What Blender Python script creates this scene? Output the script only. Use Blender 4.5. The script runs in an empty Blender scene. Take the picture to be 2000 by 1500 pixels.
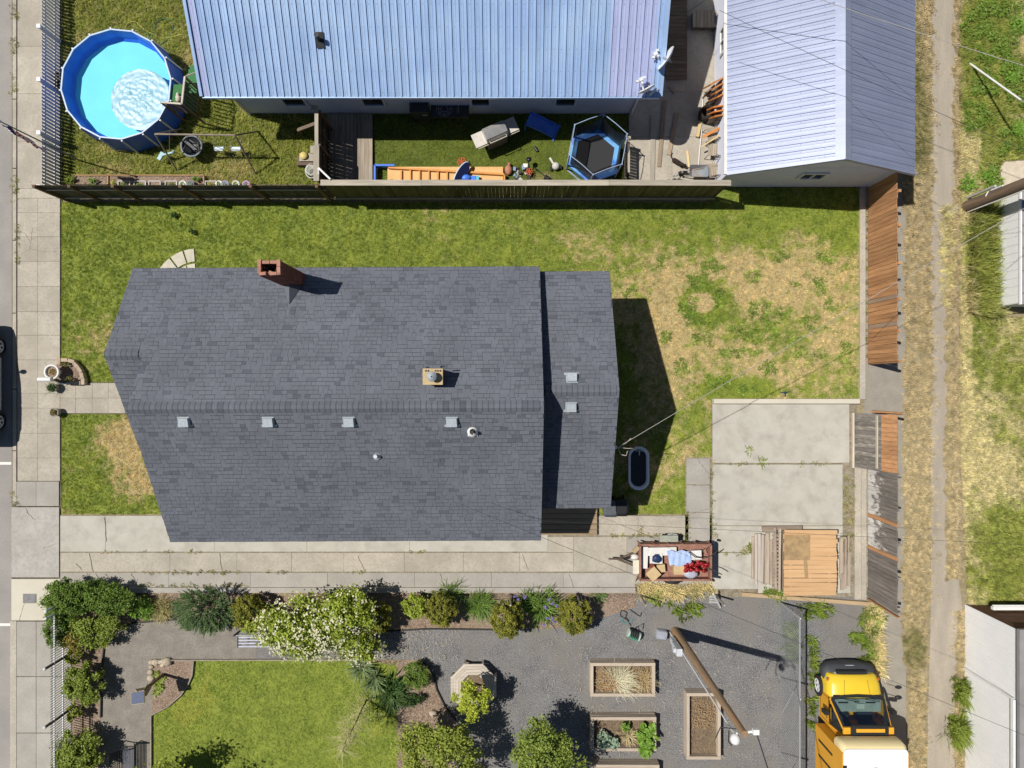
import bpy, math, random
from mathutils import Vector, Matrix, Euler
S = bpy.context.scene
C = S.collection
R = math.radians
# ---------------------------------------------------------------- camera, sky, sun, exposure
H, F = 27.2, 1387.0                       # drone height (m) and focal length in photo pixels
cam_d = bpy.data.cameras.new('camera'); cam = bpy.data.objects.new('camera', cam_d); C.objects.link(cam)
cam.location = (0, 0, H); cam.rotation_euler = (0, 0, 0)
cam_d.sensor_width = 36.0; cam_d.lens = 36.0*F/2000.0; cam_d.clip_start = 0.1; cam_d.clip_end = 2000
S.camera = cam
SUN_TO = Vector((-0.545, 0.145, 1.0)).normalized()
EL = math.asin(SUN_TO.z); AZ = math.atan2(SUN_TO.x, SUN_TO.y)
W = bpy.data.worlds.new('World'); S.world = W; W.use_nodes = True
wn = W.node_tree.nodes; wn.clear()
sky = wn.new('ShaderNodeTexSky'); sky.sky_type = 'NISHITA'; sky.sun_disc = False
sky.sun_elevation = EL; sky.sun_rotation = AZ; sky.air_density = 1.0; sky.dust_density = 0.3; sky.ozone_density = 1.0
bg = wn.new('ShaderNodeBackground'); bg.inputs['Strength'].default_value = 0.05
wo = wn.new('ShaderNodeOutputWorld')
W.node_tree.links.new(sky.outputs[0], bg.inputs[0]); W.node_tree.links.new(bg.outputs[0], wo.inputs[0])
sl = bpy.data.lights.new('sun', 'SUN'); sl.energy = 5.0; sl.angle = R(0.5); sl.color = (1.0, 0.955, 0.88)
so = bpy.data.objects.new('sun', sl); C.objects.link(so)
so.rotation_euler = SUN_TO.to_track_quat('Z', 'Y').to_euler(); so.location = SUN_TO*60
S.view_settings.view_transform = 'Standard'; S.view_settings.look = 'None'
S.view_settings.gamma = 1; S.view_settings.use_curve_mapping = False; S.view_settings.exposure = -0.08
# ---------------------------------------------------------------- helpers
def P(px, py, z=0.0):                     # the point of the place seen at a photo pixel, at height z
    return Vector(((px-1000)/F*(H-z), -(py-750)/F*(H-z), z))
rnd = random.Random(7)
class MB:
    def __init__(s): s.v = []; s.f = []; s.m = []; s.sm = []
    def add(s, vs, fs, mi=0, smooth=False):
        b = len(s.v); s.v += [tuple(x) for x in vs]
        for f in fs: s.f.append([b+i for i in f]); s.m.append(mi); s.sm.append(smooth)
    def quad(s, a, b, c, d, mi=0): s.add([a, b, c, d], [(0, 1, 2, 3)], mi)
    def poly(s, pts, mi=0): s.add(pts, [tuple(range(len(pts)))], mi)
    def box(s, c, d, rz=0, mi=0, tilt=None):
        x, y, z = d[0]/2, d[1]/2, d[2]/2
        M_ = Matrix.Translation(Vector(c)) @ (tilt if tilt else Matrix.Rotation(rz, 4, 'Z'))
        vs = [M_ @ Vector(p) for p in ((-x,-y,-z),(x,-y,-z),(x,y,-z),(-x,y,-z),(-x,-y,z),(x,-y,z),(x,y,z),(-x,y,z))]
        s.add(vs, [(3,2,1,0),(4,5,6,7),(0,1,5,4),(1,2,6,5),(2,3,7,6),(3,0,4,7)], mi); return s
    def bar(s, a, b, w, h, mi=0, up=(0,0,1)):
        a = Vector(a); b = Vector(b); d = (b-a); L = d.length
        if L < 1e-6: return s
        d.normalize(); u = Vector(up)
        if abs(d.dot(u)) > .98: u = Vector((1,0,0))
        sd = d.cross(u).normalized(); u = sd.cross(d)
        o = [(-w/2,-h/2),(w/2,-h/2),(w/2,h/2),(-w/2,h/2)]
        vs = [a+sd*x+u*y for x,y in o]+[b+sd*x+u*y for x,y in o]
        s.add(vs, [(0,1,2,3),(7,6,5,4),(0,4,5,1),(1,5,6,2),(2,6,7,3),(3,7,4,0)], mi); return s
    def cyl(s, a, b, r0, r1=None, n=10, mi=0, caps=True, smooth=True):
        r1 = r0 if r1 is None else r1; a = Vector(a); b = Vector(b); d = (b-a).normalized()
        u = Vector((0,0,1)) if abs(d.z) < .9 else Vector((1,0,0))
        x = d.cross(u).normalized(); y = d.cross(x)
        vs = []
        for k in range(n):
            t = 2*math.pi*k/n; q = x*math.cos(t)+y*math.sin(t); vs.append(a+q*r0); vs.append(b+q*r1)
        s.add(vs, [(2*k, 2*k+1, 2*((k+1)%n)+1, 2*((k+1)%n)) for k in range(n)], mi, smooth)
        if caps:
            s.add([vs[2*k] for k in range(n)], [tuple(range(n))], mi); s.add([vs[2*k+1] for k in range(n)], [tuple(range(n-1,-1,-1))], mi)
        return s
    def tube(s, pts, r, n=6, mi=0, r1=None):
        pts = [Vector(p) for p in pts]; m = len(pts); rings = []
        px = None
        for i, p in enumerate(pts):
            d = (pts[min(i+1,m-1)]-pts[max(i-1,0)]).normalized()
            if px is None:
                u = Vector((0,0,1)) if abs(d.z) < .9 else Vector((1,0,0)); px = d.cross(u).normalized()
            px = (px-d*px.dot(d)).normalized(); y = d.cross(px)
            rr = r if r1 is None else r+(r1-r)*i/(m-1)
            rings.append([p+(px*math.cos(2*math.pi*k/n)+y*math.sin(2*math.pi*k/n))*rr for k in range(n)])
        vs = [q for g in rings for q in g]
        fs = [(i*n+k, i*n+(k+1)%n, (i+1)*n+(k+1)%n, (i+1)*n+k) for i in range(m-1) for k in range(n)]
        s.add(vs, fs, mi, True); return s
    def lathe(s, prof, c, n=20, mi=0, smooth=True, sx=1, sy=1, close=False):
        c = Vector(c); m = len(prof); vs = []
        for r, z in prof:
            for k in range(n):
                t = 2*math.pi*k/n; vs.append(c+Vector((r*sx*math.cos(t), r*sy*math.sin(t), z)))
        s.add(vs, [(i*n+k, i*n+(k+1)%n, (i+1)*n+(k+1)%n, (i+1)*n+k) for i in range(m-1) for k in range(n)], mi, smooth)
        if close:
            s.add(vs[:n], [tuple(range(n-1,-1,-1))], mi); s.add(vs[-n:], [tuple(range(n))], mi)
        return s
    def prism(s, pts, z0, z1, mi=0):
        n = len(pts)
        ar = sum(pts[i][0]*pts[(i+1)%n][1]-pts[(i+1)%n][0]*pts[i][1] for i in range(n))
        if ar < 0: pts = pts[::-1]
        vs = [(p[0],p[1],z0) for p in pts]+[(p[0],p[1],z1) for p in pts]
        s.add(vs, [tuple(range(n-1,-1,-1)), tuple(range(n,2*n))]+[(k,(k+1)%n,n+(k+1)%n,n+k) for k in range(n)], mi); return s
    def ball(s, c, r, n=12, m=8, mi=0, seed=None, rough=0):
        c = Vector(c); r = Vector(r) if not isinstance(r,(int,float)) else Vector((r,r,r))
        rg = random.Random(seed); vs = []
        for i in range(m+1):
            ph = math.pi*i/m
            for k in range(n):
                t = 2*math.pi*k/n; q = 1+rg.uniform(-rough,rough)
                vs.append(c+Vector((r.x*math.sin(ph)*math.cos(t)*q, r.y*math.sin(ph)*math.sin(t)*q, -r.z*math.cos(ph)*q)))
        s.add(vs, [(i*n+k,i*n+(k+1)%n,(i+1)*n+(k+1)%n,(i+1)*n+k) for i in range(m) for k in range(n)], mi, True); return s
    def mesh(s, name, mats, off=None):
        me = bpy.data.meshes.new(name)
        vs = s.v if off is None else [(x-off[0],y-off[1],z-off[2]) for x,y,z in s.v]
        me.from_pydata(vs, [], s.f)
        for m in (mats if isinstance(mats,(list,tuple)) else [mats]): me.materials.append(m)
        me.polygons.foreach_set('material_index', s.m); me.polygons.foreach_set('use_smooth', s.sm)
        me.update(); return me
WL = {}
def tag(o, label=None, cat=None, group=None, kind=None):
    if label: o['label'] = label
    if cat: o['category'] = cat
    if group: o['group'] = group
    if kind: o['kind'] = kind
    return o
def root(name, loc, label, cat, group=None, rz=0):
    o = bpy.data.objects.new(name, None); C.objects.link(o); o.empty_display_size = .2
    o.location = loc; o.rotation_euler.z = rz; WL[o.name] = Vector(loc)
    return tag(o, label, cat, group)
def part(name, mb, mats, parent=None, world=True, label=None, kind=None):
    off = WL.get(parent.name, Vector()) if (parent and world) else None
    o = bpy.data.objects.new(name, mb.mesh(name, mats, off)); C.objects.link(o)
    if parent: o.parent = parent; WL[o.name] = WL.get(parent.name, Vector())
    return tag(o, label, kind=kind)
def solo(name, mb, mats, label, cat, group=None, kind=None):
    xs = [v[0] for v in mb.v]; ys = [v[1] for v in mb.v]; zs = [v[2] for v in mb.v]
    c = Vector(((min(xs)+max(xs))/2, (min(ys)+max(ys))/2, min(zs)))
    o = bpy.data.objects.new(name, mb.mesh(name, mats, c)); C.objects.link(o); o.location = c; WL[o.name] = c
    return tag(o, label, cat, group, kind)
def struct(name, mb, mats, parent=None):
    o = part(name, mb, mats, parent); o['kind'] = 'structure'; return o
def inst(name, me, parent, loc, rot=(0,0,0), sc=(1,1,1), world=True, label=None):
    o = bpy.data.objects.new(name, me); C.objects.link(o)
    l = Vector(loc)
    if parent:
        o.parent = parent
        if world: l = l-WL.get(parent.name, Vector())
    o.location = l; o.rotation_euler = rot; o.scale = sc
    if label: o['label'] = label
    return o
def kids(o): return [c for c in o.children]
def copy_tree(o, parent=None):
    c = o.copy(); C.objects.link(c)
    if parent: c.parent = parent; c.matrix_parent_inverse = o.matrix_parent_inverse.copy()
    for ch in list(o.children): copy_tree(ch, c)
    return c
_u = MB(); _u.box((0,0,0),(1,1,1))
UB = {}
def ubox(mat):
    if mat.name not in UB: UB[mat.name] = _u.mesh('piece', mat)
    return UB[mat.name]
# ---------------------------------------------------------------- materials
class NT:
    def __init__(s, name):
        s.m = bpy.data.materials.new(name); s.m.use_nodes = True; s.t = s.m.node_tree; s.t.nodes.clear()
        s.out = s.n('ShaderNodeOutputMaterial'); s.b = s.n('ShaderNodeBsdfPrincipled'); s.l(s.b.outputs[0], s.out.inputs[0])
    def n(s, ty, **kw):
        x = s.t.nodes.new(ty)
        for k, v in kw.items(): setattr(x, k, v)
        return x
    def l(s, a, b): s.t.links.new(a, b)
    def put(s, sock, v):
        if hasattr(v, 'is_linked'): s.l(v, sock)
        else: sock.default_value = v
    def math(s, op, a, b=0.0, c=None, clamp=False):
        x = s.n('ShaderNodeMath', operation=op); x.use_clamp = clamp; s.put(x.inputs[0], a); s.put(x.inputs[1], b)
        if c is not None: s.put(x.inputs[2], c)
        return x.outputs[0]
    def pos(s, scale=(1,1,1), obj=False):
        p = s.n('ShaderNodeTexCoord').outputs['Object'] if obj else s.n('ShaderNodeNewGeometry').outputs['Position']
        if scale == (1,1,1): return p
        m = s.n('ShaderNodeMapping'); s.l(p, m.inputs[0]); m.inputs['Scale'].default_value = scale; return m.outputs[0]
    def noise(s, vec, scale, detail=4, rough=.55):
        x = s.n('ShaderNodeTexNoise'); s.l(vec, x.inputs['Vector']); x.inputs['Scale'].default_value = scale
        x.inputs['Detail'].default_value = detail; x.inputs['Roughness'].default_value = rough; return x.outputs[0]
    def mr(s, v, a, b, c=0.0, d=1.0, smooth=False):
        x = s.n('ShaderNodeMapRange'); x.interpolation_type = 'SMOOTHSTEP' if smooth else 'LINEAR'
        s.put(x.inputs[0], v)
        for i, q in enumerate((a,b,c,d)): s.put(x.inputs[i+1], q)
        return x.outputs[0]
    def mix(s, f, a, b, bt='MIX'):
        x = s.n('ShaderNodeMix', data_type='RGBA', blend_type=bt); s.put(x.inputs[0], f)
        for sock, v in ((x.inputs[6], a), (x.inputs[7], b)):
            if isinstance(v, tuple): v = (*v, 1)[:4]
            s.put(sock, v)
        return x.outputs[2]
    def scale(s, col, f):
        x = s.n('ShaderNodeVectorMath', operation='SCALE'); s.put(x.inputs[0], col if not isinstance(col, tuple) else col[:3]); s.put(x.inputs['Scale'], f); return x.outputs[0]
    def rand(s):                            # one random number per object and per loose piece
        a = s.n('ShaderNodeObjectInfo').outputs['Random']; b = s.n('ShaderNodeNewGeometry').outputs['Random Per Island']
        return s.math('FRACT', s.math('ADD', a, b))
    def bump(s, h, strength, dist=.02):
        x = s.n('ShaderNodeBump'); x.inputs['Strength'].default_value = strength; x.inputs['Distance'].default_value = dist
        s.l(h, x.inputs['Height']); s.l(x.outputs[0], s.b.inputs['Normal'])
    def fin(s, col=None, rough=.8, metal=0.0, spec=.3):
        if col is not None: s.put(s.b.inputs['Base Color'], (*col,1)[:4] if isinstance(col, tuple) else col)
        s.put(s.b.inputs['Roughness'], rough); s.b.inputs['Metallic'].default_value = metal
        s.b.inputs['Specular IOR Level'].default_value = spec; return s.m
def M(name, c1, c2=None, sc=4.0, rough=.8, metal=0.0, rv=0.0, bump=0.0, st=(1,1,1), obj=False, c3=None, sc3=40.0, a3=.5, lo=.35, hi=.65, spec=.3, extra3=None, esc=.35, ea=.7):
    t = NT(name); col = c1; p = t.pos(st, obj)
    c2 = c2 or tuple(x*.8 for x in c1)
    big = extra3
    nz = t.noise(p, sc, 5); col = t.mix(t.mr(nz, lo, hi), c1, c2)
    if c3: col = t.mix(t.math('MULTIPLY', t.mr(t.noise(p, sc3, 3), .45, .7), a3), col, c3)
    if big: col = t.mix(t.math('MULTIPLY', t.mr(t.noise(t.pos(), esc, 6, .65), .46, .62), ea), col, big)
    if rv: col = t.scale(col, t.mr(t.rand(), 0, 1, 1-rv, 1+rv))
    if bump: t.bump(t.noise(p, sc*8, 4), bump)
    return t.fin(col, rough, metal, spec)
def flat(name, c, rough=.5, metal=0.0, spec=.4): return NT(name).fin(c, rough, metal, spec)
def wood(name, c1, c2, rv=.2, axis='x', sc=3.0, c3=None, rough=.85):
    st = {'x':(.25,3,3), 'y':(3,.25,3), 'z':(3,3,.25)}[axis]
    return M(name, c1, c2, sc=sc*2, rough=rough, rv=rv, bump=.25, st=st, c3=c3, sc3=sc*1.2, a3=.8)
def leafmat(name, c1, c2, c3=None, tr=.3, rough=.5):
    t = NT(name); r = t.n('ShaderNodeNewGeometry').outputs['Random Per Island']
    c1 = tuple(x*1.28 for x in c1); c2 = tuple(x*1.28 for x in c2) if max(c2) < .6 else c2
    col = t.mix(r, c1, c2)
    if c3: col = t.mix(t.mr(t.noise(t.pos(), 3.0, 3), .45, .62), col, c3)
    m = t.fin(col, rough, 0, .35)
    tb = t.n('ShaderNodeBsdfTranslucent'); t.l(col, tb.inputs[0]); mx = t.n('ShaderNodeMixShader'); mx.inputs[0].default_value = tr
    t.l(t.b.outputs[0], mx.inputs[1]); t.l(tb.outputs[0], mx.inputs[2]); t.l(mx.outputs[0], t.out.inputs[0]); return m
def lawnmat(name, g1, g2, d1, d2, base=0.0, spots=(), k=1.0, blade=False, stripes=None, sc=1.0):
    t = NT(name); p = t.pos()
    big = t.noise(p, .55*sc, 4); mid = t.noise(p, 2.6*sc, 5, .65); fine = t.noise(p, 17.0, 4, .7)
    dry = t.math('ADD', base, t.math('MULTIPLY', t.math('SUBTRACT', mid, .5), 2.0*k))
    dry = t.math('ADD', dry, t.math('MULTIPLY', t.math('SUBTRACT', big, .5), 1.2*k))
    dry = t.math('ADD', dry, t.math('MULTIPLY', t.math('SUBTRACT', fine, .5), .7*k))
    for (cx, cy, rx, ry, s_) in spots:
        c = P(cx, cy); m = t.n('ShaderNodeMapping'); m.vector_type = 'POINT'; t.l(p, m.inputs[0])
        kx, ky = F/H/rx, F/H/ry
        m.inputs['Scale'].default_value = (kx, ky, 0); m.inputs['Location'].default_value = (-c.x*kx, -c.y*ky, 0)
        ln = t.n('ShaderNodeVectorMath', operation='LENGTH'); t.l(m.outputs[0], ln.inputs[0])
        dry = t.math('ADD', dry, t.math('MULTIPLY', t.mr(ln.outputs['Value'], .45, 1.15, 1, 0, True), s_))
    gm = t.mix(t.mr(t.noise(p, 1.7*sc, 5, .7), .38, .64), g1, g2)
    dm = t.mix(t.mr(t.noise(p, 4.0*sc, 5, .7), .38, .64), d1, d2)
    col = t.mix(t.mr(dry, .22, .82, 0, 1, True), gm, dm)
    if blade: col = t.scale(col, t.mr(t.n('ShaderNodeObjectInfo').outputs['Random'], 0, 1, .72, 2.15))
    else: col = t.scale(col, t.mr(fine, .3, .7, .7, 1.1))
    m = t.fin(col, .75, 0, .15)
    if blade:
        tb = t.n('ShaderNodeBsdfTranslucent'); t.l(col, tb.inputs[0]); mx = t.n('ShaderNodeMixShader'); mx.inputs[0].default_value = .28
        t.l(t.b.outputs[0], mx.inputs[1]); t.l(tb.outputs[0], mx.inputs[2]); t.l(mx.outputs[0], t.out.inputs[0])
    return m
# ---------------------------------------------------------------- grass (blades scattered on a sheet: one object)
def blade_clump(name, mat, n=6, h=.07, spread=.05, w=.012, lean=.6, seed=1):
    g = random.Random(seed); mb = MB()
    for i in range(n):
        a = g.uniform(0, 6.283); r = spread*math.sqrt(g.random()); x, y = r*math.cos(a), r*math.sin(a)
        a2 = g.uniform(0, 6.283); hh = h*g.uniform(.6,1.2); le = hh*lean*g.uniform(.4,1.3)
        d = Vector((math.cos(a2), math.sin(a2), 0)); sd = Vector((-d.y, d.x, 0))*w/2
        b = Vector((x,y,0)); m_ = b+d*le*.4+Vector((0,0,hh*.6)); tp = b+d*le+Vector((0,0,hh))
        mb.add([b-sd, b+sd, m_+sd*.8, m_-sd*.8, tp], [(0,1,2,3),(3,2,4)])
    return bpy.data.objects.new(name, mb.mesh(name, mat))
def jit(poly, amp=4.0, step=14.0, seed=1):
    """a polygon in photo pixels with its edges made ragged"""
    g = random.Random(seed+len(poly)*13+int(poly[0][0])); 
    if len(poly) == 2: (x0,y0),(x1,y1) = poly; poly = [(x0,y0),(x1,y0),(x1,y1),(x0,y1)]
    o = []
    for i in range(len(poly)):
        (ax,ay),(bx,by) = poly[i],poly[(i+1)%len(poly)]; L = math.hypot(bx-ax,by-ay); n = max(1,int(L/step))
        for k in range(n): t = k/n; o.append((ax+(bx-ax)*t+g.uniform(-amp,amp), ay+(by-ay)*t+g.uniform(-amp,amp)))
    return o
def scatter(name, polys, mat, density, clump, z=.01, seed=1, smin=.6, smax=1.3, tilt=0.0):
    mb = MB()
    for p in polys:
        if len(p) == 2: (x0,y0),(x1,y1) = p; p = [(x0,y0),(x1,y0),(x1,y1),(x0,y1)]
        mb.poly([P(x,y)+Vector((0,0,z)) for x,y in p][::-1])
    o = bpy.data.objects.new(name, mb.mesh(name, mat)); C.objects.link(o); o['kind'] = 'stuff'
    ng = bpy.data.node_groups.new(name, 'GeometryNodeTree')
    ng.interface.new_socket('Geometry', in_out='INPUT', socket_type='NodeSocketGeometry'); ng.interface.new_socket('Geometry', in_out='OUTPUT', socket_type='NodeSocketGeometry')
    N = ng.nodes; L = ng.links
    gi = N.new('NodeGroupInput'); go = N.new('NodeGroupOutput'); dp = N.new('GeometryNodeDistributePointsOnFaces'); ip = N.new('GeometryNodeInstanceOnPoints')
    oi = N.new('GeometryNodeObjectInfo'); oi.inputs['Object'].default_value = clump; oi.inputs['As Instance'].default_value = True
    dp.inputs['Density'].default_value = density; dp.inputs['Seed'].default_value = seed
    rr = N.new('FunctionNodeRandomValue'); rr.data_type = 'FLOAT_VECTOR'; rr.inputs[0].default_value = (-tilt,-tilt,0); rr.inputs[1].default_value = (tilt,tilt,6.283)
    rs = N.new('FunctionNodeRandomValue'); rs.data_type = 'FLOAT'; rs.inputs[2].default_value = smin; rs.inputs[3].default_value = smax
    L.new(gi.outputs[0], dp.inputs[0]); L.new(dp.outputs[0], ip.inputs['Points']); L.new(oi.outputs['Geometry'], ip.inputs['Instance'])
    L.new(rr.outputs[0], ip.inputs['Rotation']); L.new(rs.outputs[1], ip.inputs['Scale']); L.new(ip.outputs[0], go.inputs[0])
    md = o.modifiers.new('blades', 'NODES'); md.node_group = ng
    return o
def sheet(name, polys, mat, z, parent=None):
    mb = MB()
    for p in polys:
        if len(p) == 2: (x0,y0),(x1,y1) = p; p = [(x0,y0),(x1,y0),(x1,y1),(x0,y1)]
        pts = [P(x,y) for x,y in p]
        n = len(pts); ar = sum(pts[i].x*pts[(i+1)%n].y-pts[(i+1)%n].x*pts[i].y for i in range(n))
        if ar < 0: pts = pts[::-1]
        mb.poly([q+Vector((0,0,z)) for q in pts])
    return struct(name, mb, mat, parent)
# ================================================================ THE GROUND
m_asph = M('street_asphalt', (.345,.32,.295), (.285,.265,.25), sc=.9, rough=.95, bump=.3, c3=(.22,.21,.20), sc3=30, a3=.5)
m_conc = M('old_concrete', (.48,.435,.36), (.40,.36,.30), sc=1.1, rough=.9, rv=.07, bump=.2, c3=(.27,.245,.205), sc3=12, a3=.5, extra3=(.34,.305,.25), esc=.8, ea=.65)
m_concg = M('grey_concrete', (.40,.375,.335), (.34,.315,.28), sc=1.3, rough=.9, rv=.06, bump=.2, c3=(.25,.235,.215), sc3=16, a3=.35)
m_concn = M('new_concrete', (.62,.575,.475), (.55,.51,.42), sc=.8, rough=.9, rv=.03, bump=.1)
m_pad = M('pad_concrete', (.485,.46,.40), (.40,.38,.33), sc=.9, rough=.9, rv=.04, bump=.2, c3=(.33,.305,.26), sc3=2.2, a3=.6, extra3=(.56,.535,.47), esc=.9, ea=.6)
m_soil = M('joint_soil', (.17,.145,.105), (.08,.07,.05), sc=3, rough=1)
m_gap = M('packed_dirt', (.27,.23,.165), (.18,.15,.10), sc=3, rough=1, bump=.4, c3=(.40,.36,.29), sc3=9, a3=.6)
m_gravel = M('grey_gravel', (.148,.147,.153), (.10,.10,.107), sc=1.6, rough=.95, bump=.8, c3=(.36,.345,.325), sc3=30, a3=.9, extra3=(.205,.188,.165), esc=.42, ea=.7)
m_path = M('brown_gravel', (.285,.258,.222), (.215,.195,.17), sc=2.2, rough=.95, bump=.6, c3=(.16,.14,.12), sc3=24, a3=.8)
m_mulch = M('bark_mulch', (.25,.17,.12), (.14,.088,.062), sc=9, rough=1, bump=1.0, c3=(.50,.41,.32), sc3=26, a3=.9, extra3=(.33,.255,.195), esc=.6, ea=.6)
m_track = M('alley_gravel', (.41,.355,.28), (.335,.29,.235), sc=1.1, rough=.95, bump=.5, st=(2.5,.5,1), c3=(.24,.225,.20), sc3=20, a3=.6)
m_lane = M('fence_gravel', (.33,.30,.25), (.28,.255,.215), sc=2.5, rough=.95, bump=.4, c3=(.20,.185,.16), sc3=24, a3=.5)
m_paint = flat('road_paint', (.75,.73,.68), .8)
m_earth = M('dry_earth', (.34,.28,.175), (.26,.21,.13), sc=1.5, rough=1, bump=.5, c3=(.15,.13,.07), sc3=12, a3=.6)
DRY1, DRY2 = (.47,.385,.195), (.37,.30,.15)
mb = MB(); mb.poly([(-400,-400,-.02),(400,-400,-.02),(400,400,-.02),(-400,400,-.02)])
struct('ground', mb, m_earth)
sheet('road', [((-900,-700),(27,2200))], m_asph, -.006)
mb = MB()
for y in (905, 1220): mb.poly([P(-60,y-2.6,0)+Vector((0,0,-.002)), P(-60,y+2.6,0)+Vector((0,0,-.002)), P(22,y+2.6,0)+Vector((0,0,-.002)), P(22,y-2.6,0)+Vector((0,0,-.002))])
struct('parking_line', mb, m_paint)
# the kerb
kb = MB(); kb.poly([P(24,-300)+Vector((0,0,.02)),P(24,990)+Vector((0,0,.02)),P(36,990)+Vector((0,0,.02)),P(36,-300)+Vector((0,0,.02))])
kerb = struct('kerb', kb, m_soil)
ys = [-300,-150,30,195,330,470,612,760,880,985]
for i in range(len(ys)-1):
    a, b = P(27,ys[i]+1), P(34,ys[i+1]-1)
    inst('kerb_stone', ubox(m_conc), kerb, ((a.x+b.x)/2,(a.y+b.y)/2,.005), sc=(b.x-a.x, a.y-b.y, .13))
kb2 = MB()
a, b = P(22,1212), P(34,1700)
kb2.box(((a.x+b.x)/2,(a.y+b.y)/2,.0),(b.x-a.x,a.y-b.y,.12)); struct('kerb_end', kb2, m_conc)
def slabs(parent, rects, mat, top=.06, th=.08, gap=.009):
    g = random.Random(len(rects)*7+3)
    for x0,y0,x1,y1 in rects:
        a, b = P(x0,y0), P(x1,y1)
        inst('slab', ubox(mat), parent, ((a.x+b.x)/2,(a.y+b.y)/2,top-th/2+g.uniform(-.004,.004)), rot=(g.uniform(-.002,.002),g.uniform(-.002,.002),0), sc=(abs(b.x-a.x)-gap, abs(a.y-b.y)-gap, th))
sw = sheet('sidewalk', [((34,-300),(121,990))], m_soil, .018)
rc = []
yy = [-280,-188,-92,0,92,184,277,369,388]
for i in range(len(yy)-1): rc.append((36,yy[i],119,yy[i+1]))
yy = [388,416,463,511,560,609,655,703,768,797,846,894,939]
for i in range(len(yy)-1): rc += [(36,yy[i],75.5,yy[i+1]),(75.5,yy[i],119,yy[i+1])]
slabs(sw, rc, m_conc); slabs(sw, [(34,940,72.5,988),(72.5,940,117,988)], m_concg)
ap = sheet('driveway_apron', [((23,989),(118,1130))], m_soil, .018)
slabs(ap, [(24,990,117,1127)], M('apron_concrete',(.45,.425,.39),(.38,.355,.32),sc=1.2,rough=.9,bump=.2,c3=(.28,.26,.235),sc3=8,a3=.5), .05)
sw2 = sheet('lower_sidewalk', [((23,1129),(140,1700))], m_soil, .016)
slabs(sw2, [(24,1130,120,1211)], m_concn, .055); slabs(sw2, [(34,1213,72,1320),(34,1321,72,1430),(34,1431,72,1700),(72.5,1213,140,1320),(72.5,1321,140,1430),(72.5,1431,140,1700)], m_concg, .05)
mb = MB(); c = P(60,1168); mb.box((c.x,c.y,.058),(.5,.36,.03)); mb.box((c.x,c.y,.075),(.44,.30,.008))
mb.tube([(c.x+.05*math.cos(t/3),c.y+.04*math.sin(t/3),.083) for t in range(16)], .006, 4); mb.bar((c.x-.08,c.y-.05,.083),(c.x+.09,c.y-.04,.083),.012,.008)
solo('utility_cover', mb, M('cover_grey',(.25,.25,.25),(.2,.2,.2)), 'grey rectangular utility cover set in the pale sidewalk slab', 'cover')
# front walk, driveway
fw = sheet('front_walk', [((118,746),(300,809))], m_soil, .016)
slabs(fw, [(x0,y0,x1,y1) for x0,x1 in ((119,149),(149,181.5),(181.5,213),(213,246),(246,290)) for y0,y1 in ((748,777.5),(777.5,807))], m_conc, .05)
dw = sheet('driveway', [((118,1006),(1390,1154))], m_gap, .012)
slabs(dw, [(119,1007,207,1077),(207,1007,420,1077),(420,1007,600,1077),(600,1030,800,1077),(800,1030,1070,1077)], m_pad, .045)
slabs(dw, [(119,1079,226,1116),(226,1079,333,1116),(333,1079,463,1116),(463,1079,570,1116),(570,1079,672,1116),(672,1079,790,1116),(790,1079,905,1116),(905,1079,1015,1116),(1015,1079,1120,1116),(1120,1048,1224,1116),(1070,1048,1120,1078)], m_conc, .045)
slabs(dw, [(119,1118,330,1147),(330,1118,490,1147),(490,1118,640,1147),(640,1118,810,1147),(810,1118,960,1147),(960,1118,1100,1147),(1100,1118,1240,1147),(1240,1118,1388,1140),(1224,1079,1388,1117),(1224,1048,1338,1078)], m_concg, .045)
slabs(dw, [(1166,1007,1246,1045),(1246,1007,1338,1045)], m_conc, .045)
wk = sheet('side_walk', [((1338,893),(1392,1062))], m_gap, .012)
slabs(wk, [(1340,895,1386,946),(1340,947,1386,1000),(1344,1001,1386,1060)], m_concg, .045)
pd = sheet('parking_pad', [((1392,780),(1672,1166))], m_gap, .016)
slabs(pd, [(1391,789,1658,904),(1391,907,1645,1026),(1391,1027,1645,1078),(1391,1079,1480,1150),(1480,1079,1660,1158)], m_pad, .04)
mb = MB(); a,b = P(1391,779), P(1674,788); mb.box(((a.x+b.x)/2,(a.y+b.y)/2,.12),(b.x-a.x,a.y-b.y,.24)); struct('pad_kerb', mb, m_concn)
mb = MB()
for x0,y0,x1,y1,h in ((1677,360,1688,780,.10),(1668,900,1680,1170,.06),(1680,900,1690,1170,.10)):
    a,b = P(x0,y0),P(x1,y1); mb.box(((a.x+b.x)/2,(a.y+b.y)/2,h/2-.02),(b.x-a.x,a.y-b.y,h+.04))
struct('edging_kerb', mb, m_conc)
# lower garden wall kerb
mb = MB(); a,b = P(255,1146),P(1240,1156); mb.box(((a.x+b.x)/2,(a.y+b.y)/2,.06),(b.x-a.x,a.y-b.y,.16)); struct('garden_kerb', mb, m_concg)
sheet('gravel_yard', [((104,1156),(1700,2100))], m_gravel, .004)
sheet('garden_path', [q for q in [[(200,1240),(230,1225),(260,1215),(345,1208),(500,1230),(500,1286),(378,1288),(297,1290),(297,1700),(190,1700),(196,1400),(200,1290)]]], m_path, .009)
sheet('planting_bed', [[(104,1157),(1242,1157),(1242,1185),(1150,1215),(1080,1228),(980,1228),(840,1226),(740,1232),(500,1232),(345,1208),(260,1215),(220,1232),(203,1256),(199,1300),(197,1400),(192,1700),(104,1700)],
    [(297,1290),(380,1290),(376,1318),(362,1345),(330,1378),(297,1395)], [(700,1288),(825,1288),(848,1318),(853,1345),(870,1380),(890,1405),(890,1700),(775,1700),(775,1300)]], m_mulch, .014)
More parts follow.
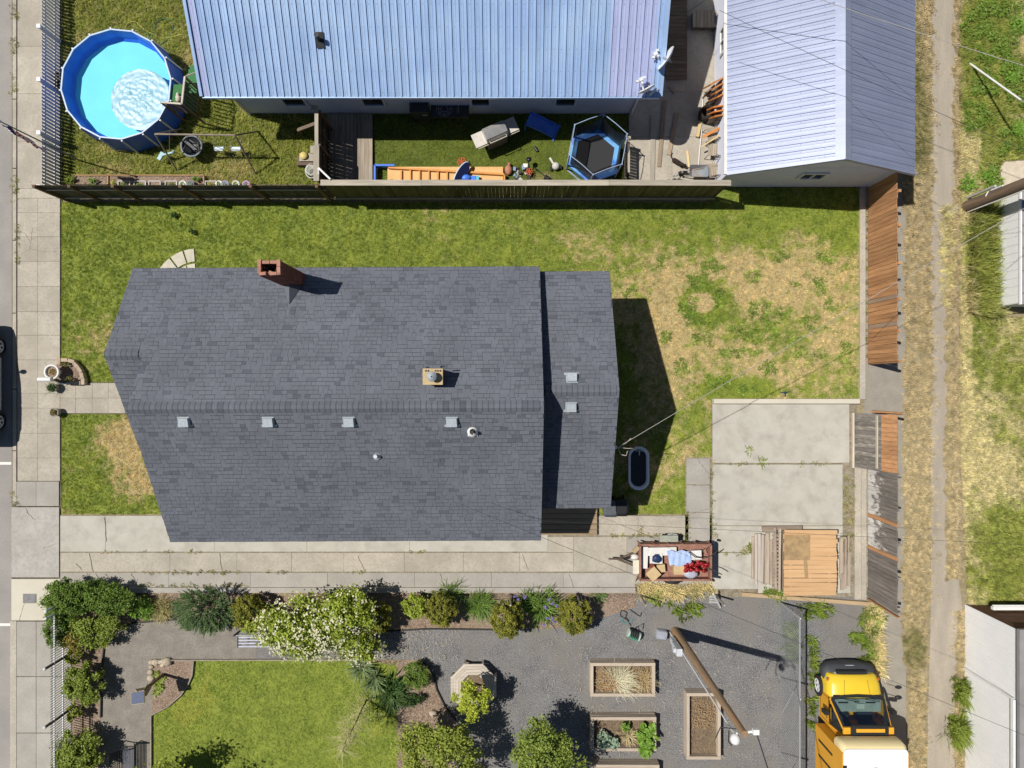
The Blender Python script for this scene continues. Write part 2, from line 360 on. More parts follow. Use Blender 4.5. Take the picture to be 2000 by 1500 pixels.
# edging strips round the beds and the lawn
m_edge = M('black_edging',(.03,.03,.03),(.05,.045,.04),rough=.6)
mb = MB()
for pts in ([(345,1209),(260,1216),(222,1232),(205,1256),(200,1300),(198,1400)], [(825,1290),(848,1318),(853,1345),(870,1380),(890,1405)], [(740,1233),(840,1227),(980,1229)]):
    mb.tube([P(x,y)+Vector((0,0,.05)) for x,y in pts], .035, 5)
struct('bed_edging', mb, m_edge)
mb = MB()
for pts in ([(297,1700),(297,1395)], [(297,1395),(330,1378),(355,1356),(368,1338),(377,1318),(380,1289)], [(297,1288),(700,1287)]):
    for i in range(len(pts)-1): mb.bar(P(*pts[i])+Vector((0,0,.05)), P(*pts[i+1])+Vector((0,0,.05)), .04, .12)
struct('lawn_edging', mb, M('edging_wood',(.35,.31,.25),(.25,.22,.18),rough=.9))
# lane, alley
sheet('lane', [((1688,360),(1768,1165)), ((1701,1165),(1770,2100))], m_lane, -.004)
sheet('alley', [[(1822,-700),(1868,-700),(1870,120),(1872,400),(1872,640),(1872,1130),(1880,1190),(1865,1330),(1862,2100),(1806,2100),(1812,1400),(1818,1200),(1818,700)]], m_track, 0.0)
sheet('old_paving', [[(1952,330),(1962,316),(2060,310),(2060,372),(1960,372)]], M('pale_paving',(.62,.54,.42),(.52,.45,.35),sc=5,bump=.3), .02)
# patio of the blue house
pt = sheet('patio', [((1226,-200),(1425,372))], m_soil, .012)
slabs(pt, [(1228,180,1312,268),(1312,180,1425,268),(1228,268,1312,360),(1312,268,1425,360),(1340,-60,1425,60),(1340,60,1425,180),(1228,150,1340,180)], m_conc, .04)
# lawns
G1, G2 = (.33,.37,.062), (.19,.25,.04)
lawnA = [((1392,366),(1677,395)), ((120,395),(1677,548)), ((120,548),(300,746)), ((120,808),(345,1004)), ((1170,548),(1677,778)), ((1170,778),(1389,893)), ((1170,893),(1339,1004))]
sp = [(1480,650,330,190,.50),(1330,560,260,90,.3),(1180,480,160,40,.25),(1600,560,150,130,.15),(1380,590,70,55,-.75),(1520,640,110,60,-.28),(1440,760,100,30,-.6),(1640,440,70,60,-.12),(268,895,75,95,.62),(232,850,60,50,.3),(185,640,60,80,.25),(420,500,400,140,-.5),(1250,950,80,110,.12),(1370,590,28,22,1.5),(1270,880,100,110,.25),(1350,870,60,60,.2),(1560,480,60,40,.2),(1290,700,60,120,.25),(900,500,300,40,-.1)]
kw = dict(base=.15, spots=sp, k=.95)
sheet('lawn', lawnA, lawnmat('lawn_soil', (.25,.29,.052), (.15,.20,.034), DRY1, DRY2, **kw), .006)
mbl = lawnmat('lawn_blade', G1, G2, (.64,.525,.285), (.49,.40,.20), blade=True, **kw)
scatter('lawn_grass', lawnA, mbl, 340, blade_clump('grass_clump', mbl, 7, .055, .045, .012, .9, 1), .006, 1)
lawnB = [((122,-300),(640,360))]
kw = dict(base=.28, spots=[(380,130,60,60,.2),(180,110,60,60,.25),(450,330,60,40,.2),(560,300,60,60,-.2),(230,320,80,40,.1)], k=.6)
sheet('pool_lawn', lawnB, lawnmat('pool_lawn_soil',(.18,.19,.045),(.11,.13,.026),(.35,.29,.12),(.25,.2,.08), **kw), .006)
mbl = lawnmat('pool_lawn_blade',(.33,.34,.075),(.19,.225,.042),(.47,.40,.19),(.36,.30,.125), blade=True, **kw)
scatter('pool_lawn_grass', lawnB, mbl, 240, blade_clump('grass_clump', mbl, 8, .075, .05, .014, .9, 2), .006, 2)
lawnC = [((729,215),(1228,356))]
kw = dict(base=-.1, spots=[(790,300,60,40,.3),(1060,345,40,14,.6)], k=.5)
sheet('back_turf', lawnC, lawnmat('turf_soil',(.125,.155,.028),(.085,.115,.02),(.3,.25,.12),(.2,.16,.08), **kw), .006)
mbl = lawnmat('turf_blade',(.22,.26,.042),(.155,.195,.03),(.32,.30,.12),(.22,.2,.08), blade=True, **kw)
scatter('back_turf_grass', lawnC, mbl, 260, blade_clump('grass_clump', mbl, 6, .04, .06, .013, .9, 3), .006, 3)
lawnD = [[(381,1290),(775,1290),(775,1700),(299,1700),(299,1397),(332,1379),(357,1357),(370,1338),(379,1318)]]
kw = dict(base=-.05, spots=[(385,1370,60,60,.45),(330,1440,60,70,.35),(420,1310,40,30,.3),(700,1420,90,90,.3)], k=.45)
sheet('garden_lawn', lawnD, lawnmat('garden_lawn_soil',(.26,.30,.054),(.18,.225,.038),(.36,.33,.06),(.30,.28,.055), **kw), .012)
mbl = lawnmat('garden_lawn_blade',(.31,.375,.07),(.20,.275,.046),(.47,.43,.075),(.38,.355,.062), blade=True, **kw)
scatter('garden_lawn_grass', lawnD, mbl, 460, blade_clump('grass_clump', mbl, 6, .032, .04, .010, .9, 4), .012, 4)
lawnE = [[(1872,-300),(2100,-300),(2100,310),(1960,312),(1948,335),(1940,395),(1940,620),(2100,620),(2100,1186),(1890,1182),(1876,900),(1873,400)]]
kw = dict(base=.46, spots=[(1930,80,60,110,-.75),(1920,210,50,60,-.6),(1980,60,50,60,.5),(1990,170,40,60,-.3),(1960,280,50,60,-.35),(1890,320,25,60,.5),(1920,520,50,160,-.3),(1940,700,80,80,-.1),(1900,820,40,100,.35),(1960,1080,70,110,-.35),(1940,930,70,70,.35),(1880,700,20,400,.4)], k=.95)
sheet('field', lawnE, lawnmat('field_soil',(.18,.20,.05),(.12,.14,.03),(.45,.39,.22),(.36,.31,.165), **kw), .006)
mbl = lawnmat('field_blade',(.31,.325,.08),(.19,.225,.045),(.55,.49,.27),(.45,.40,.2), blade=True, **kw)
scatter('field_grass', lawnE, mbl, 230, blade_clump('grass_clump', mbl, 9, .11, .06, .016, .9, 5), .006, 5)
tall = blade_clump('grass_clump', mbl, 16, .55, .12, .022, .55, 6)
scatter('tall_grass', [[(1890,392),(1952,396),(1946,615),(1886,612)]], mbl, 75, tall, .006, 6)
dryl = [((1768,-300),(1822,360)), ((1766,360),(1820,800)), ((1764,800),(1818,1180)), ((1762,1180),(1808,1300)),((1776,1300),(1806,1700)), ((1862,-300),(1874,400)), ((1846,420),(1874,1130)), ((1866,1190),(1888,1700))]
kw = dict(base=.78, spots=[(1795,250,30,120,-.35),(1790,90,20,90,-.2),(1785,1270,30,60,-.3),(1790,560,30,60,.1)], k=.4)
dryl = [jit(p, 5, 12) for p in dryl]
sheet('verge', dryl, lawnmat('verge_soil',(.20,.185,.07),(.15,.14,.05),(.37,.31,.19),(.30,.25,.15), **kw), .002)
mbl = lawnmat('verge_blade',(.19,.19,.06),(.12,.13,.035),(.52,.43,.26),(.395,.325,.185), blade=True, **kw)
scatter('verge_fringe', [jit(q,8,10,5) for q in [((1812,-200),(1832,1180)),((1862,-200),(1882,1130)),((1760,380),(1774,1180)),((1800,1190),(1816,1600)),((1856,1190),(1876,1600))]], mbl, 34, blade_clump('grass_clump', mbl, 8, .08, .08, .014, 1.0, 17), .002, 17)
scatter('verge_grass', dryl, mbl, 170, blade_clump('grass_clump', mbl, 8, .11, .08, .014, 1.0, 7), .002, 7)
strip = [((1834,400),(1862,560)),((1838,560),(1850,600))]
kw = dict(base=.75, spots=[], k=.5)
mbl = lawnmat('hay_blade',(.34,.34,.10),(.26,.27,.07),(.60,.55,.28),(.50,.45,.22), blade=True, **kw)
scatter('hay_grass', strip, mbl, 170, blade_clump('grass_clump', mbl, 8, .10, .09, .014, 1.1, 8), .002, 8)
# weeds along joints and kerbs
mw = lawnmat('weed_blade',(.22,.25,.06),(.15,.18,.04),(.42,.36,.18),(.34,.28,.13), base=.45, k=.9, blade=True)
wj = [((24,8),(37,40)),((25,75),(36,110)),((22,145),(36,185)),((24,340),(36,395)),((33,440),(39,520)),((24,960),(38,988)),((200,1074),(232,1080)),((320,1074),(345,1079)),((370,1074),(395,1079)),((280,1115),(470,1120)),((270,1140),(480,1148)),((118,1115),(121,1150)),((255,1076),(300,1079)),((520,1114),(560,1119)),((800,1074),(830,1079)),((690,1115),(720,1119)),
      ((1338,1000),(1346,1062)),((1386,1000),(1393,1062)),((1387,895),(1391,1000)),((1244,1030),(1250,1050)),((1190,1042),(1330,1049)),((1420,902),(1460,908)),((1400,1076),(1482,1082)),((1450,1062),(1482,1084)),((1560,903),(1610,907)),
      ((1395,1015),(1398,1050)),((1690,880),(1694,1160)),((1688,370),(1694,700)),((1645,930),(1668,1025)),((1640,1040),(1662,1080)),((1780,1640),(1790,1700))]
scatter('joint_weeds', [jit(q,2.2,8) for q in wj], mw, 90, blade_clump('grass_clump', mw, 9, .08, .06, .016, .9, 9), .05, 9)
mg2 = lawnmat('weed_green',(.19,.25,.04),(.12,.175,.026),(.24,.22,.07),(.2,.17,.06), base=.15, k=.8, blade=True)
wg = [[(1675,1200),(1712,1180),(1722,1200),(1712,1290),(1675,1295)],[(1562,1180),(1600,1176),(1636,1184),(1620,1202),(1566,1206)],[(1575,1225),(1592,1260),(1598,1330),(1578,1345)],[(1574,1360),(1590,1360),(1594,1430),(1574,1430)],[(1530,1210),(1556,1210),(1558,1290),(1530,1290)],[(1652,1235),(1672,1232),(1672,1262),(1655,1262)],[(1285,1150),(1260,1160),(1266,1172),(1300,1176)],[(1310,1182),(1372,1180),(1365,1200),(1325,1206)],[(1495,1150),(1535,1152),(1530,1170),(1500,1170)],[(1860,1320),(1884,1320),(1890,1370),(1864,1376)],[(1856,1390),(1880,1388),(1884,1455),(1858,1455)]]
scatter('yard_weeds', [jit(p,5,9) for p in wg], mg2, 42, blade_clump('grass_clump', mg2, 14, .22, .10, .03, .9, 10), .01, 10)
wh = [[(1250,1142),(1300,1138),(1330,1145),(1388,1137),(1394,1158),(1350,1164),(1300,1168),(1246,1160)],[(1690,1180),(1720,1180),(1725,1320),(1700,1320)]]
mh = lawnmat('hay_tuft',(.26,.25,.08),(.16,.17,.04),(.66,.56,.30),(.52,.43,.21), base=.75, k=.7, blade=True)
scatter('dry_weeds', [jit(p,4,9) for p in wh], mh, 150, blade_clump('grass_clump', mh, 12, .16, .10, .016, 1.1, 11), .01, 11)
bk = [(1362,540,22,12),(1390,520,26,12),(1342,600,20,26),(1372,560,26,10),(1405,585,12,22),(1385,628,30,10),(1355,625,16,12),(1470,540,20,12),(1480,600,22,16),(1505,650,14,40),(1530,610,26,14),(1545,660,16,18),(1575,635,18,16),(1470,655,24,14),(1440,640,20,10),(1375,660,28,12),(1420,690,30,10),(1470,690,22,8),(1560,690,12,16),(1600,560,14,18),(1620,600,10,20),(1600,690,14,8),(1500,720,24,10),(1400,745,26,12),(1450,760,40,8),(1340,490,16,12),(1300,510,14,10),(1550,560,14,10),(1650,690,12,24),(1610,500,18,12),(1530,500,14,10),(1225,570,14,10),(1300,660,10,12),(1330,720,14,18)]
wb = []
for x,y,rx,ry in bk: wb.append(jit([(x+rx*math.cos(t),y+ry*math.sin(t)) for t in [k*.785 for k in range(8)]], 7, 8, int(x)))
mbw = lawnmat('clover_blade',(.24,.32,.06),(.13,.20,.036),(.3,.29,.1),(.24,.22,.08), base=.08, k=.9, blade=True)
scatter('lawn_weeds', wb, mbw, 150, blade_clump('grass_clump', mbw, 9, .07, .06, .022, 1.0, 13), .012, 13)
m_crk = M('crack_dirt',(.22,.19,.145),(.13,.11,.08),sc=5,rough=1)
g = random.Random(77); mb = MB()
for pts in ([(37,448),(52,458),(62,475),(60,487),(84,492),(112,492)],[(62,475),(66,445)],[(60,487),(46,496),(37,512)],[(88,707),(98,720),(108,732)],[(52,992),(58,1004),(72,1016)],[(110,1062),(85,1070)],[(205,1010),(208,1040),(210,1058)],[(150,1100),(162,1112)],[(176,1080),(184,1116)],[(188,1120),(196,1132)],[(258,1120),(266,1134)],[(50,1178),(40,1212)],[(1362,896),(1375,915),(1386,928)],[(1344,946),(1368,949),(1386,944)],[(1350,1003),(1372,996),(1384,992)],[(1391,905),(1440,908),(1520,905),(1600,907),(1656,903)],[(430,1080),(434,1114)],[(700,1085),(712,1113)],[(860,1120),(866,1146)],[(1020,1082),(1032,1113)],[(1110,1120),(1120,1146)],[(1391,1077),(1430,1079),(1478,1080)]):
    w = [P(x,y) for x,y in pts]; fine = [w[0]]
    for a,b in zip(w,w[1:]):
        for k in range(1,6): fine.append(a.lerp(b,k/5)+Vector((g.uniform(-.02,.02),g.uniform(-.02,.02),0)))
    for a,b in zip(fine,fine[1:]): mb.bar(a+Vector((0,0,.058)),b+Vector((0,0,.058)),g.uniform(.004,.010),.012)
struct('pavement_crack', mb, m_crk)
# clover and leafy weeds in the field
mcl = leafmat('clover_leaf',(.10,.17,.02),(.19,.27,.04))
def leaf_patch(n, r, s, seed):
    g = random.Random(seed); b = MB()
    for i in range(n):
        a = g.uniform(0,6.28); q = r*math.sqrt(g.random()); c = Vector((q*math.cos(a), q*math.sin(a), g.uniform(.03,.16)))
        nrm = Vector((g.uniform(-.6,.6), g.uniform(-.6,.6), 1)).normalized(); u = nrm.cross(Vector((math.cos(a*3),math.sin(a*3),0))).normalized(); w = nrm.cross(u)
        k = s*g.uniform(.6,1.3); b.quad(c-u*k*.5, c-w*k*.35, c+u*k*.5, c+w*k*.35)
    return b
cp = bpy.data.objects.new('clover_patch', leaf_patch(40, .16, .07, 3).mesh('clover_patch', mcl))
scatter('clover', [[(1885,10),(1945,0),(1990,15),(1980,110),(1945,135),(1890,110),(1876,60)],[(1900,130),(1950,150),(1945,185),(1890,190)],[(1880,200),(1930,210),(1935,250),(1875,255)],[(1948,60),(2000,150),(1996,210),(1960,190)],[(1950,255),(1995,260),(1990,300),(1950,300)],[(1930,330),(1955,335),(1950,372),(1930,370)]], mcl, 26, cp, .02, 12)
# ================================================================ BUILDINGS
def win(parent, c, w, h, ax, out, mats, name='window', mull=True, t=.09):
    """a window in a wall: ax = unit vector along the wall, out = unit vector out of the wall"""
    c = Vector(c); ax = Vector(ax); out = Vector(out); up = Vector((0,0,1)); mb = MB()
    q = c+out*.03
    for s in (-1,1):
        mb.bar(q+ax*s*(w/2+t/2)-up*(h/2+t), q+ax*s*(w/2+t/2)+up*(h/2+t), t, .06, up=out)
        mb.bar(q+ax*(-w/2)+up*s*(h/2+t/2), q+ax*(w/2)+up*s*(h/2+t/2), t, .06, up=out)
    if mull: mb.bar(q-up*h/2, q+up*h/2, .05, .04, up=out)
    o = part(name, mb, mats[0], parent)
    mb = MB(); k = c+out*.008
    mb.quad(k-ax*w/2-up*h/2, k+ax*w/2-up*h/2, k+ax*w/2+up*h/2, k-ax*w/2+up*h/2)
    part('pane', mb, mats[1], o); return o
def slabpoly(mb, pts, th, mi=0):
    n = len(pts); pts = [Vector(p) for p in pts]
    nz = sum(pts[i].x*pts[(i+1)%n].y-pts[(i+1)%n].x*pts[i].y for i in range(n))
    if nz < 0: pts = pts[::-1]
    lo = [p-Vector((0,0,th)) for p in pts]
    mb.add(pts+lo, [tuple(range(n)), tuple(range(2*n-1,n-1,-1))]+[(n+k, n+(k+1)%n, (k+1)%n, k) for k in range(n)], mi)
m_glass = flat('window_glass', (.02,.025,.035), .15, 0, .6)
m_white = M('white_trim', (.78,.78,.76), (.7,.7,.69), sc=3, rough=.6)
# ---------------------------------------------------------------- the shingled house
def shinglemat():
    t = NT('asphalt_shingle'); r = t.rand(); c = t.n('ShaderNodeValToRGB'); t.l(r, c.inputs[0])
    e = c.color_ramp.elements; e[0].color = (0.094,0.102,0.123,1); e[1].color = (0.143,0.153,0.180,1); e[0].position = 0; e[1].position = 1
    for p_, v in ((.05,(0.105,0.113,0.136,1)),(.09,(0.128,0.137,0.162,1)),(.7,(0.138,0.147,0.174,1))):
        q = e.new(p_); q.color = v
    p = t.pos(); col = t.scale(c.outputs[0], t.mr(t.noise(p, .8, 4), .3, .7, .90, 1.10)); col = t.scale(col, t.mr(t.noise(t.pos((2.2,.35,.35)), 1.6, 5), .3, .7, .95, 1.05)); col = t.scale(col, t.mr(t.noise(p, 60, 2), .3, .7, .86, 1.14))
    t.bump(t.noise(p, 90, 2), .3, .01); return t.fin(col, .92, 0, .2)
m_sh = shinglemat()
m_band = M('shingle_edge', (.062,.066,.077), (.078,.082,.095), sc=6, rough=.95)
m_siding = M('grey_siding', (.42,.44,.46), (.36,.38,.40), sc=2, rough=.7)
m_dark = flat('dark_metal', (.02,.02,.023), .5)
m_galv = M('galvanised', (.52,.56,.60), (.42,.46,.50), sc=5, rough=.45, metal=.3)
ROT = .0045
def hp(x, y, z): return Vector((x-(y+.7)*ROT, y+(x+5.2)*ROT, z))
house = root('shingled_house', P(700,790)*1.0, 'dark grey shingle roofed house with two chimneys in the middle of the lot', 'house')
roof_mb = MB(); N_ROW = .1434
ZE, ZR, YR, YN, YS, XW, XE, XP = 3.8, 6.42, -.67, 3.85, -5.18, -11.28, .94, -12.47
zN = lambda y: ZR-(ZR-ZE)*(y-YR)/(YN-YR)
zS = lambda y: ZR-(ZR-ZE)*(YR-y)/(YR-YS)
ZP = zN(.945); YPS = -1.95
zPS = lambda y: ZP-(ZP-ZE)*(.945-y)/(.945-YPS)
AX0, AX1, AYR, AYN, AYS, AZR, AZE = .66, 3.28, -.23, 3.73, -4.18, 5.57, 3.5
zAN = lambda y: AZR-(AZR-AZE)*(y-AYR)/(AYN-AYR)
zAS = lambda y: AZR-(AZR-AZE)*(AYR-y)/(AYR-AYS)
slopes = []       # (x at left/right as functions of y, eave y, ridge y, z function)
def rakeW(y): return XW
slopes.append((lambda y: XW if y < .945 else XP, XE, YN, YR, zN))
slopes.append((lambda y: XW, XE, YS, YR, zS))
slopes.append((lambda y: XP+.13*max(0,(.945-y)/2.9), XW+.25, YPS, .945, zPS))
aslopes = [(lambda y: AX0, AX1, AYN, AYR, zAN), (lambda y: AX0, AX1, AYS, AYR, zAS)]
def deck(mb, sl):
    fx, x1, ye, yr, zf = sl
    if fx(ye) != fx(yr) and ye > 0: pts = [(XP,ye),(x1,ye),(x1,yr),(XW,yr),(XW,.945),(XP,.945)]
    else: pts = [(fx(ye),ye),(x1,ye),(x1,yr),(fx(yr),yr)]
    slabpoly(mb, [hp(x,y,zf(y)-.012) for x,y in pts], .14)
for s_ in slopes: deck(roof_mb, s_)
m_fascia = M('white_fascia', (.07,.07,.075), (.06,.06,.065), rough=.7)
roof = part('roof', roof_mb, m_band, house)
amb = MB()
for s_ in aslopes: deck(amb, s_)
aroof = part('roof', amb, m_band, house, label='lower shingle roof over the rear addition')
def shingles(sls, maxpieces, roofo):
    """courses of laminated shingles; those nearest the ridge become single pieces, the rest one part"""
    g = random.Random(11); items = []
    for fx, x1, ye, yr, zf in sls:
        L = math.hypot(yr-ye, zf(yr)-zf(ye)); n = int(L/N_ROW); dirn = 1 if yr > ye else -1
        dy = (yr-ye)/n
        for i in range(n):
            y0 = ye+dy*i; x = fx(y0+dy*.5)+.01-g.uniform(0,.3); xs0 = fx(y0+dy*.5)
            while x < x1:
                w = g.choice((.13,.16,.18,.22,.26,.30)); a, b = max(x,xs0), min(x+w, x1)
                if b-a > .05: items.append((a,b-.006,y0,y0+dy*1.04,zf,.018 if g.random()<.55 else .009, i/n, n-i))
                x += w
    items.sort(key=lambda t: -zf_mid(t))
    big = MB()
    for k, (a,b,y0,y1,zf,th,u,_) in enumerate(items):
        ym = y0+(y1-y0)*.14
        A,B = hp(a,y0,zf(y0)+th), hp(b,y0,zf(y0)+th); Cc,D = hp(b,y1,zf(y1)+.003), hp(a,y1,zf(y1)+.003)
        E,Fv = hp(a,ym,zf(ym)+th*.9+.0005), hp(b,ym,zf(ym)+th*.9+.0005); a0,b0 = hp(a,y0,zf(y0)-.004), hp(b,y0,zf(y0)-.004)
        d0, c0 = hp(a,y1,zf(y1)-.004), hp(b,y1,zf(y1)-.004)
        vs = [A,B,Fv,E,Cc,D,a0,b0,c0,d0]
        fs = [(3,2,4,5),(0,1,2,3),(6,7,1,0),(6,0,3,5,9),(7,8,4,2,1)] if y1 > y0 else [(5,4,2,3),(3,2,1,0),(0,1,7,6),(9,5,3,0,6),(1,2,4,8,7)]
        band = 1 if (th > .012 or (k*7)%5 == 0) else 0
        if k < maxpieces:
            mb = MB(); mb.add(vs, fs); mb.m[1] = band; part('shingle', mb, [m_sh, m_band], roofo)
        else:
            q = len(big.f); big.add(vs, fs); big.m[q+1] = band
    part('shingle_courses', big, [m_sh, m_band], roofo, kind='stuff')
def zf_mid(t): return t[4]((t[2]+t[3])/2)
shingles(slopes, 300, roof); shingles(aslopes, 0, aroof)
# ridge caps: folded pieces, each its own
def ridge_caps(x0, x1, yr, zr, zfa, zfb, ro, step=.165, dirn=1):
    n = int((x1-x0)/step); w = .17
    for i in range(n):
        xa = x0+i*step; xb = xa+step+.03; mb = MB(); pts = []
        for x, h in ((xa,.03),(xb,.016)):
            pts.append([hp(x,yr-w,zfb(yr-w)+h), hp(x,yr-w*.3,zr+h-.03), hp(x,yr+w*.3,zr+h-.03), hp(x,yr+w,zfa(yr+w)+h)])
        vs = pts[0]+pts[1]
        mb.add(vs, [(j,j+4,j+5,j+1) for j in range(3)]); mb.add([v for v in pts[0]]+[v-Vector((0,0,.03)) for v in pts[0]], [(4+j,j,j+1,5+j) for j in range(3)], 0)
        mb.add([pts[0][0]+Vector((-.006,0,.001)),pts[0][1]+Vector((-.006,0,.001)),pts[0][2]+Vector((-.006,0,.001)),pts[0][3]+Vector((-.006,0,.001))]+[pts[0][j]+Vector((.016,0,.001)) for j in range(4)], [(j,j+4,j+5,j+1) for j in range(3)], 1)
        part('ridge_shingle', mb, [m_sh, m_band], ro)
ridge_caps(XW+.02, XE-.02, YR, ZR+.03, zN, zS, roof); ridge_caps(XP+.02, XW-.02, .945, ZP+.03, zN, zPS, roof); ridge_caps(AX0+.35, AX1-.02, AYR, AZR+.03, zAN, zAS, aroof)
# walls
def gable_walls(mb, x0, x1, ys, yn, yr, zr, ze):
    pr = [(ys,0),(yn,0),(yn,ze),(yr,zr),(ys,ze)]
    a = [hp(x0,y,z) for y,z in pr]; b = [hp(x1,y,z) for y,z in pr]; n = 5
    mb.add(a+b, [(4,3,2,1,0),(5,6,7,8,9)]+[(k,(k+1)%n,n+(k+1)%n,n+k) for k in range(n)])
mb = MB(); gable_walls(mb, XW+.3, XE-.3, YS+.35, YN-.35, YR, ZR-.2, ZE-.0)
part('wall', mb, m_siding, house)
mb = MB(); gable_walls(mb, XE-.29, AX1-.3, AYS+.35, AYN-.35, AYR, AZR-.2, AZE)
part('wall', mb, m_siding, house, label='siding wall of the rear addition')
# porch posts and floor
mb = MB()
for y in (-1.6, .2, 2.0, 3.5): mb.bar(hp(XP+.25,y,.05), hp(XP+.25,y,min(zN(y),zPS(y),5) - .15 if y<.945 else zN(y)-.15), .12, .12)
part('porch_post', mb, m_white, house)
mb = MB(); mb.box(hp((XP+XW)/2+.35,.9,.2),(1.6,5.0,.36)); part('porch_floor', mb, m_concg, house)
for y in (2.2,-2.6): win(house, hp(AX1-.3,y,1.9), .9, 1.0, (0,1,0), (1,0,0), (m_white, m_glass))
for x in (-9,-5.5,-2): win(house, hp(x,YN-.35,1.8), 1.0, 1.1, (1,0,0), (0,1,0), (m_white, m_glass)); win(house, hp(x,YS+.35,1.8), 1.0, 1.1, (1,0,0), (0,-1,0), (m_white, m_glass))
# the brick chimney: courses as one part, the top ring brick by brick
m_brick = M('red_brick', (.25,.085,.05), (.17,.055,.035), sc=6, rough=.9, rv=.25, c3=(.34,.2,.14), sc3=12, a3=.4)
m_mortar = M('mortar', (.30,.21,.17), (.22,.16,.13), rough=1)
m_pbrick = M('pink_brick', (.42,.22,.16), (.34,.17,.12), sc=9, rough=.9, rv=.18)
ch = part('chimney', MB().box(hp(-7.08,3.40,4.7),(.60,.34,2.4)), m_mortar, house, label='red brick chimney with a broken open top on the north slope')
mb = MB(); g = random.Random(4); zc = 3.9; k = 0
while zc < 6.32:
    for (ax, ln, off) in ((0,.66,.20),(0,.66,-.20),(1,.40,.33),(1,.40,-.33)):
        n = 3 if ax == 0 else 2; bw = ln/n; sh = (k%2)*bw*.5
        for i in range(n+1):
            a = max(-ln/2, -ln/2+i*bw-sh); b = min(ln/2, -ln/2+(i+1)*bw-sh)
            if b-a < .04: continue
            m_ = (a+b)/2; j = g.uniform(-.004,.004)
            c = hp(-7.08+(m_ if ax==0 else off*1.0), 3.40+(off if ax==0 else m_), zc)
            mb.box(c, ((b-a-.012),.03,.062) if ax==0 else (.03,(b-a-.012),.062), 0)
    zc += .075; k += 1
part('brick_course', mb, m_brick, ch, kind='stuff')
mb = MB(); mb.box(hp(-7.08,3.40,6.0),(.40,.18,.02)); part('flue', mb, flat('soot',(.01,.009,.008),1), ch)
ring = [(-.28,.14,.10,.21),(-.09,.165,.2,.09),(.13,.165,.2,.09),(.28,.14,.10,.2),(-.28,-.07,.10,.2),(.28,-.07,.10,.2),(-.19,-.165,.2,.09),(.12,-.165,.2,.09),(.285,-.175,.1,.06)]
for x,y,w,d in ring:
    inst('brick', ubox(m_pbrick), ch, hp(-7.08+x,3.40+y,6.42), rot=(0,0,g.uniform(-.08,.08)), sc=(w,d,.12))
for x,y,r_ in ((-.05,-.15,.5),(.05,-.13,-.4)): inst('brick', ubox(m_pbrick), ch, hp(-7.08+x,3.4+y,6.34), rot=(0,.2,r_), sc=(.19,.08,.07))
mb = MB(); q = [hp(-7.4,3.22,zN(3.22)+.03), hp(-6.76,3.22,zN(3.22)+.03), hp(-7.08,3.22,zN(3.22)+.42), hp(-7.08,2.55,zN(2.55)+.03)]
mb.add(q, [(0,2,3),(2,1,3),(0,1,2)]); part('cricket', mb, m_sh, ch)
# the small chimney
m_tan = M('tan_render', (.55,.42,.24), (.46,.34,.19), sc=7, rough=.9, rv=.05)
c2 = hp(-2.29,.2,6.05)
ch2 = part('chimney', MB().box(c2,(.52,.42,1.1)), m_brick, house, label='square tan capped chimney with a metal flue near the ridge')
part('crown', MB().box(c2+Vector((0,0,.58)),(.58,.47,.06)), m_tan, ch2)
mb = MB()
for sx in (-.2,-.13,.08,.15,.22): mb.box(c2+Vector((sx,.17,.622)),(.04,.05,.02))
part('hole', mb, m_dark, ch2)
mb = MB(); z0 = c2.z+.61
mb.cyl((c2.x,c2.y,z0),(c2.x,c2.y,z0+.2),.10,n=12); mb.lathe([(.02,.34),(.14,.27),(.15,.24),(.13,.24)],(c2.x,c2.y,z0),12); mb.cyl((c2.x-.13,c2.y,z0+.2),(c2.x+.05,c2.y,z0+.2),.05,n=8)
part('flue_cap', mb, m_galv, ch2)
mb = MB(); mb.tube([c2+Vector((-.2,.24,.4)),c2+Vector((-.2,.27,.5)),c2+Vector((-.1,.27,.52))],.015,5); mb.tube([c2+Vector((.22,.26,.3)),c2+Vector((.22,.3,.5)),c2+Vector((.33,.3,.5))],.02,5); part('strap', mb, m_dark, ch2)
# roof vents
def vent_mesh(sgn):
    mb = MB(); p = math.atan(.52)
    mb.box((0,-.16*sgn,-.0),(.46,.08,.012)); mb.box((0,0,-.006),(.36,.30,.01))
    y0,y1 = -.12*sgn,.13*sgn
    vs = [(-.16,y0,0),(.16,y0,0),(.16,y1,0),(-.16,y1,0),(-.15,y0,.14),(.15,y0,.14),(.14,y1,.07),(-.14,y1,.07)]
    fs = [(4,5,6,7),(0,1,5,4),(1,2,6,5),(2,3,7,6),(3,0,4,7)]
    if sgn < 0: fs = [f[::-1] for f in fs]
    mb.add(vs, fs); return mb.mesh('roof_vent', [m_vent])
m_vent = M('vent_metal', (.46,.52,.56), (.38,.43,.47), sc=14, c3=(.30,.30,.29), sc3=30, rough=.4, metal=.1)
vS, vN = vent_mesh(1), vent_mesh(-1)
pit = math.atan((ZR-ZE)/(YN-YR))
for px in (366,529,685,884):
    q = P(px,822,6.0); inst('roof_vent', vS, roof, (q.x,q.y,zS(q.y)+.04), rot=(pit,0,0))
for px,py,m_,zf,s_ in ((1117,739,vN,zAN,-1),(1116,794,vS,zAS,1)):
    q = P(px,py,5.4); inst('roof_vent', m_, aroof, (q.x,q.y,zf(q.y)+.04), rot=(s_*pit,0,0))
q = P(924,842,5.8); mb = MB(); z = zS(q.y)
mb.box((q.x,q.y-.1,z-.02),(.30,.1,.015),tilt=Matrix.Translation((0,0,0))@Matrix.Rotation(pit,4,'X')); mb.lathe([(.17,.0),(.15,.06),(.09,.14)],(q.x,q.y,z),14)
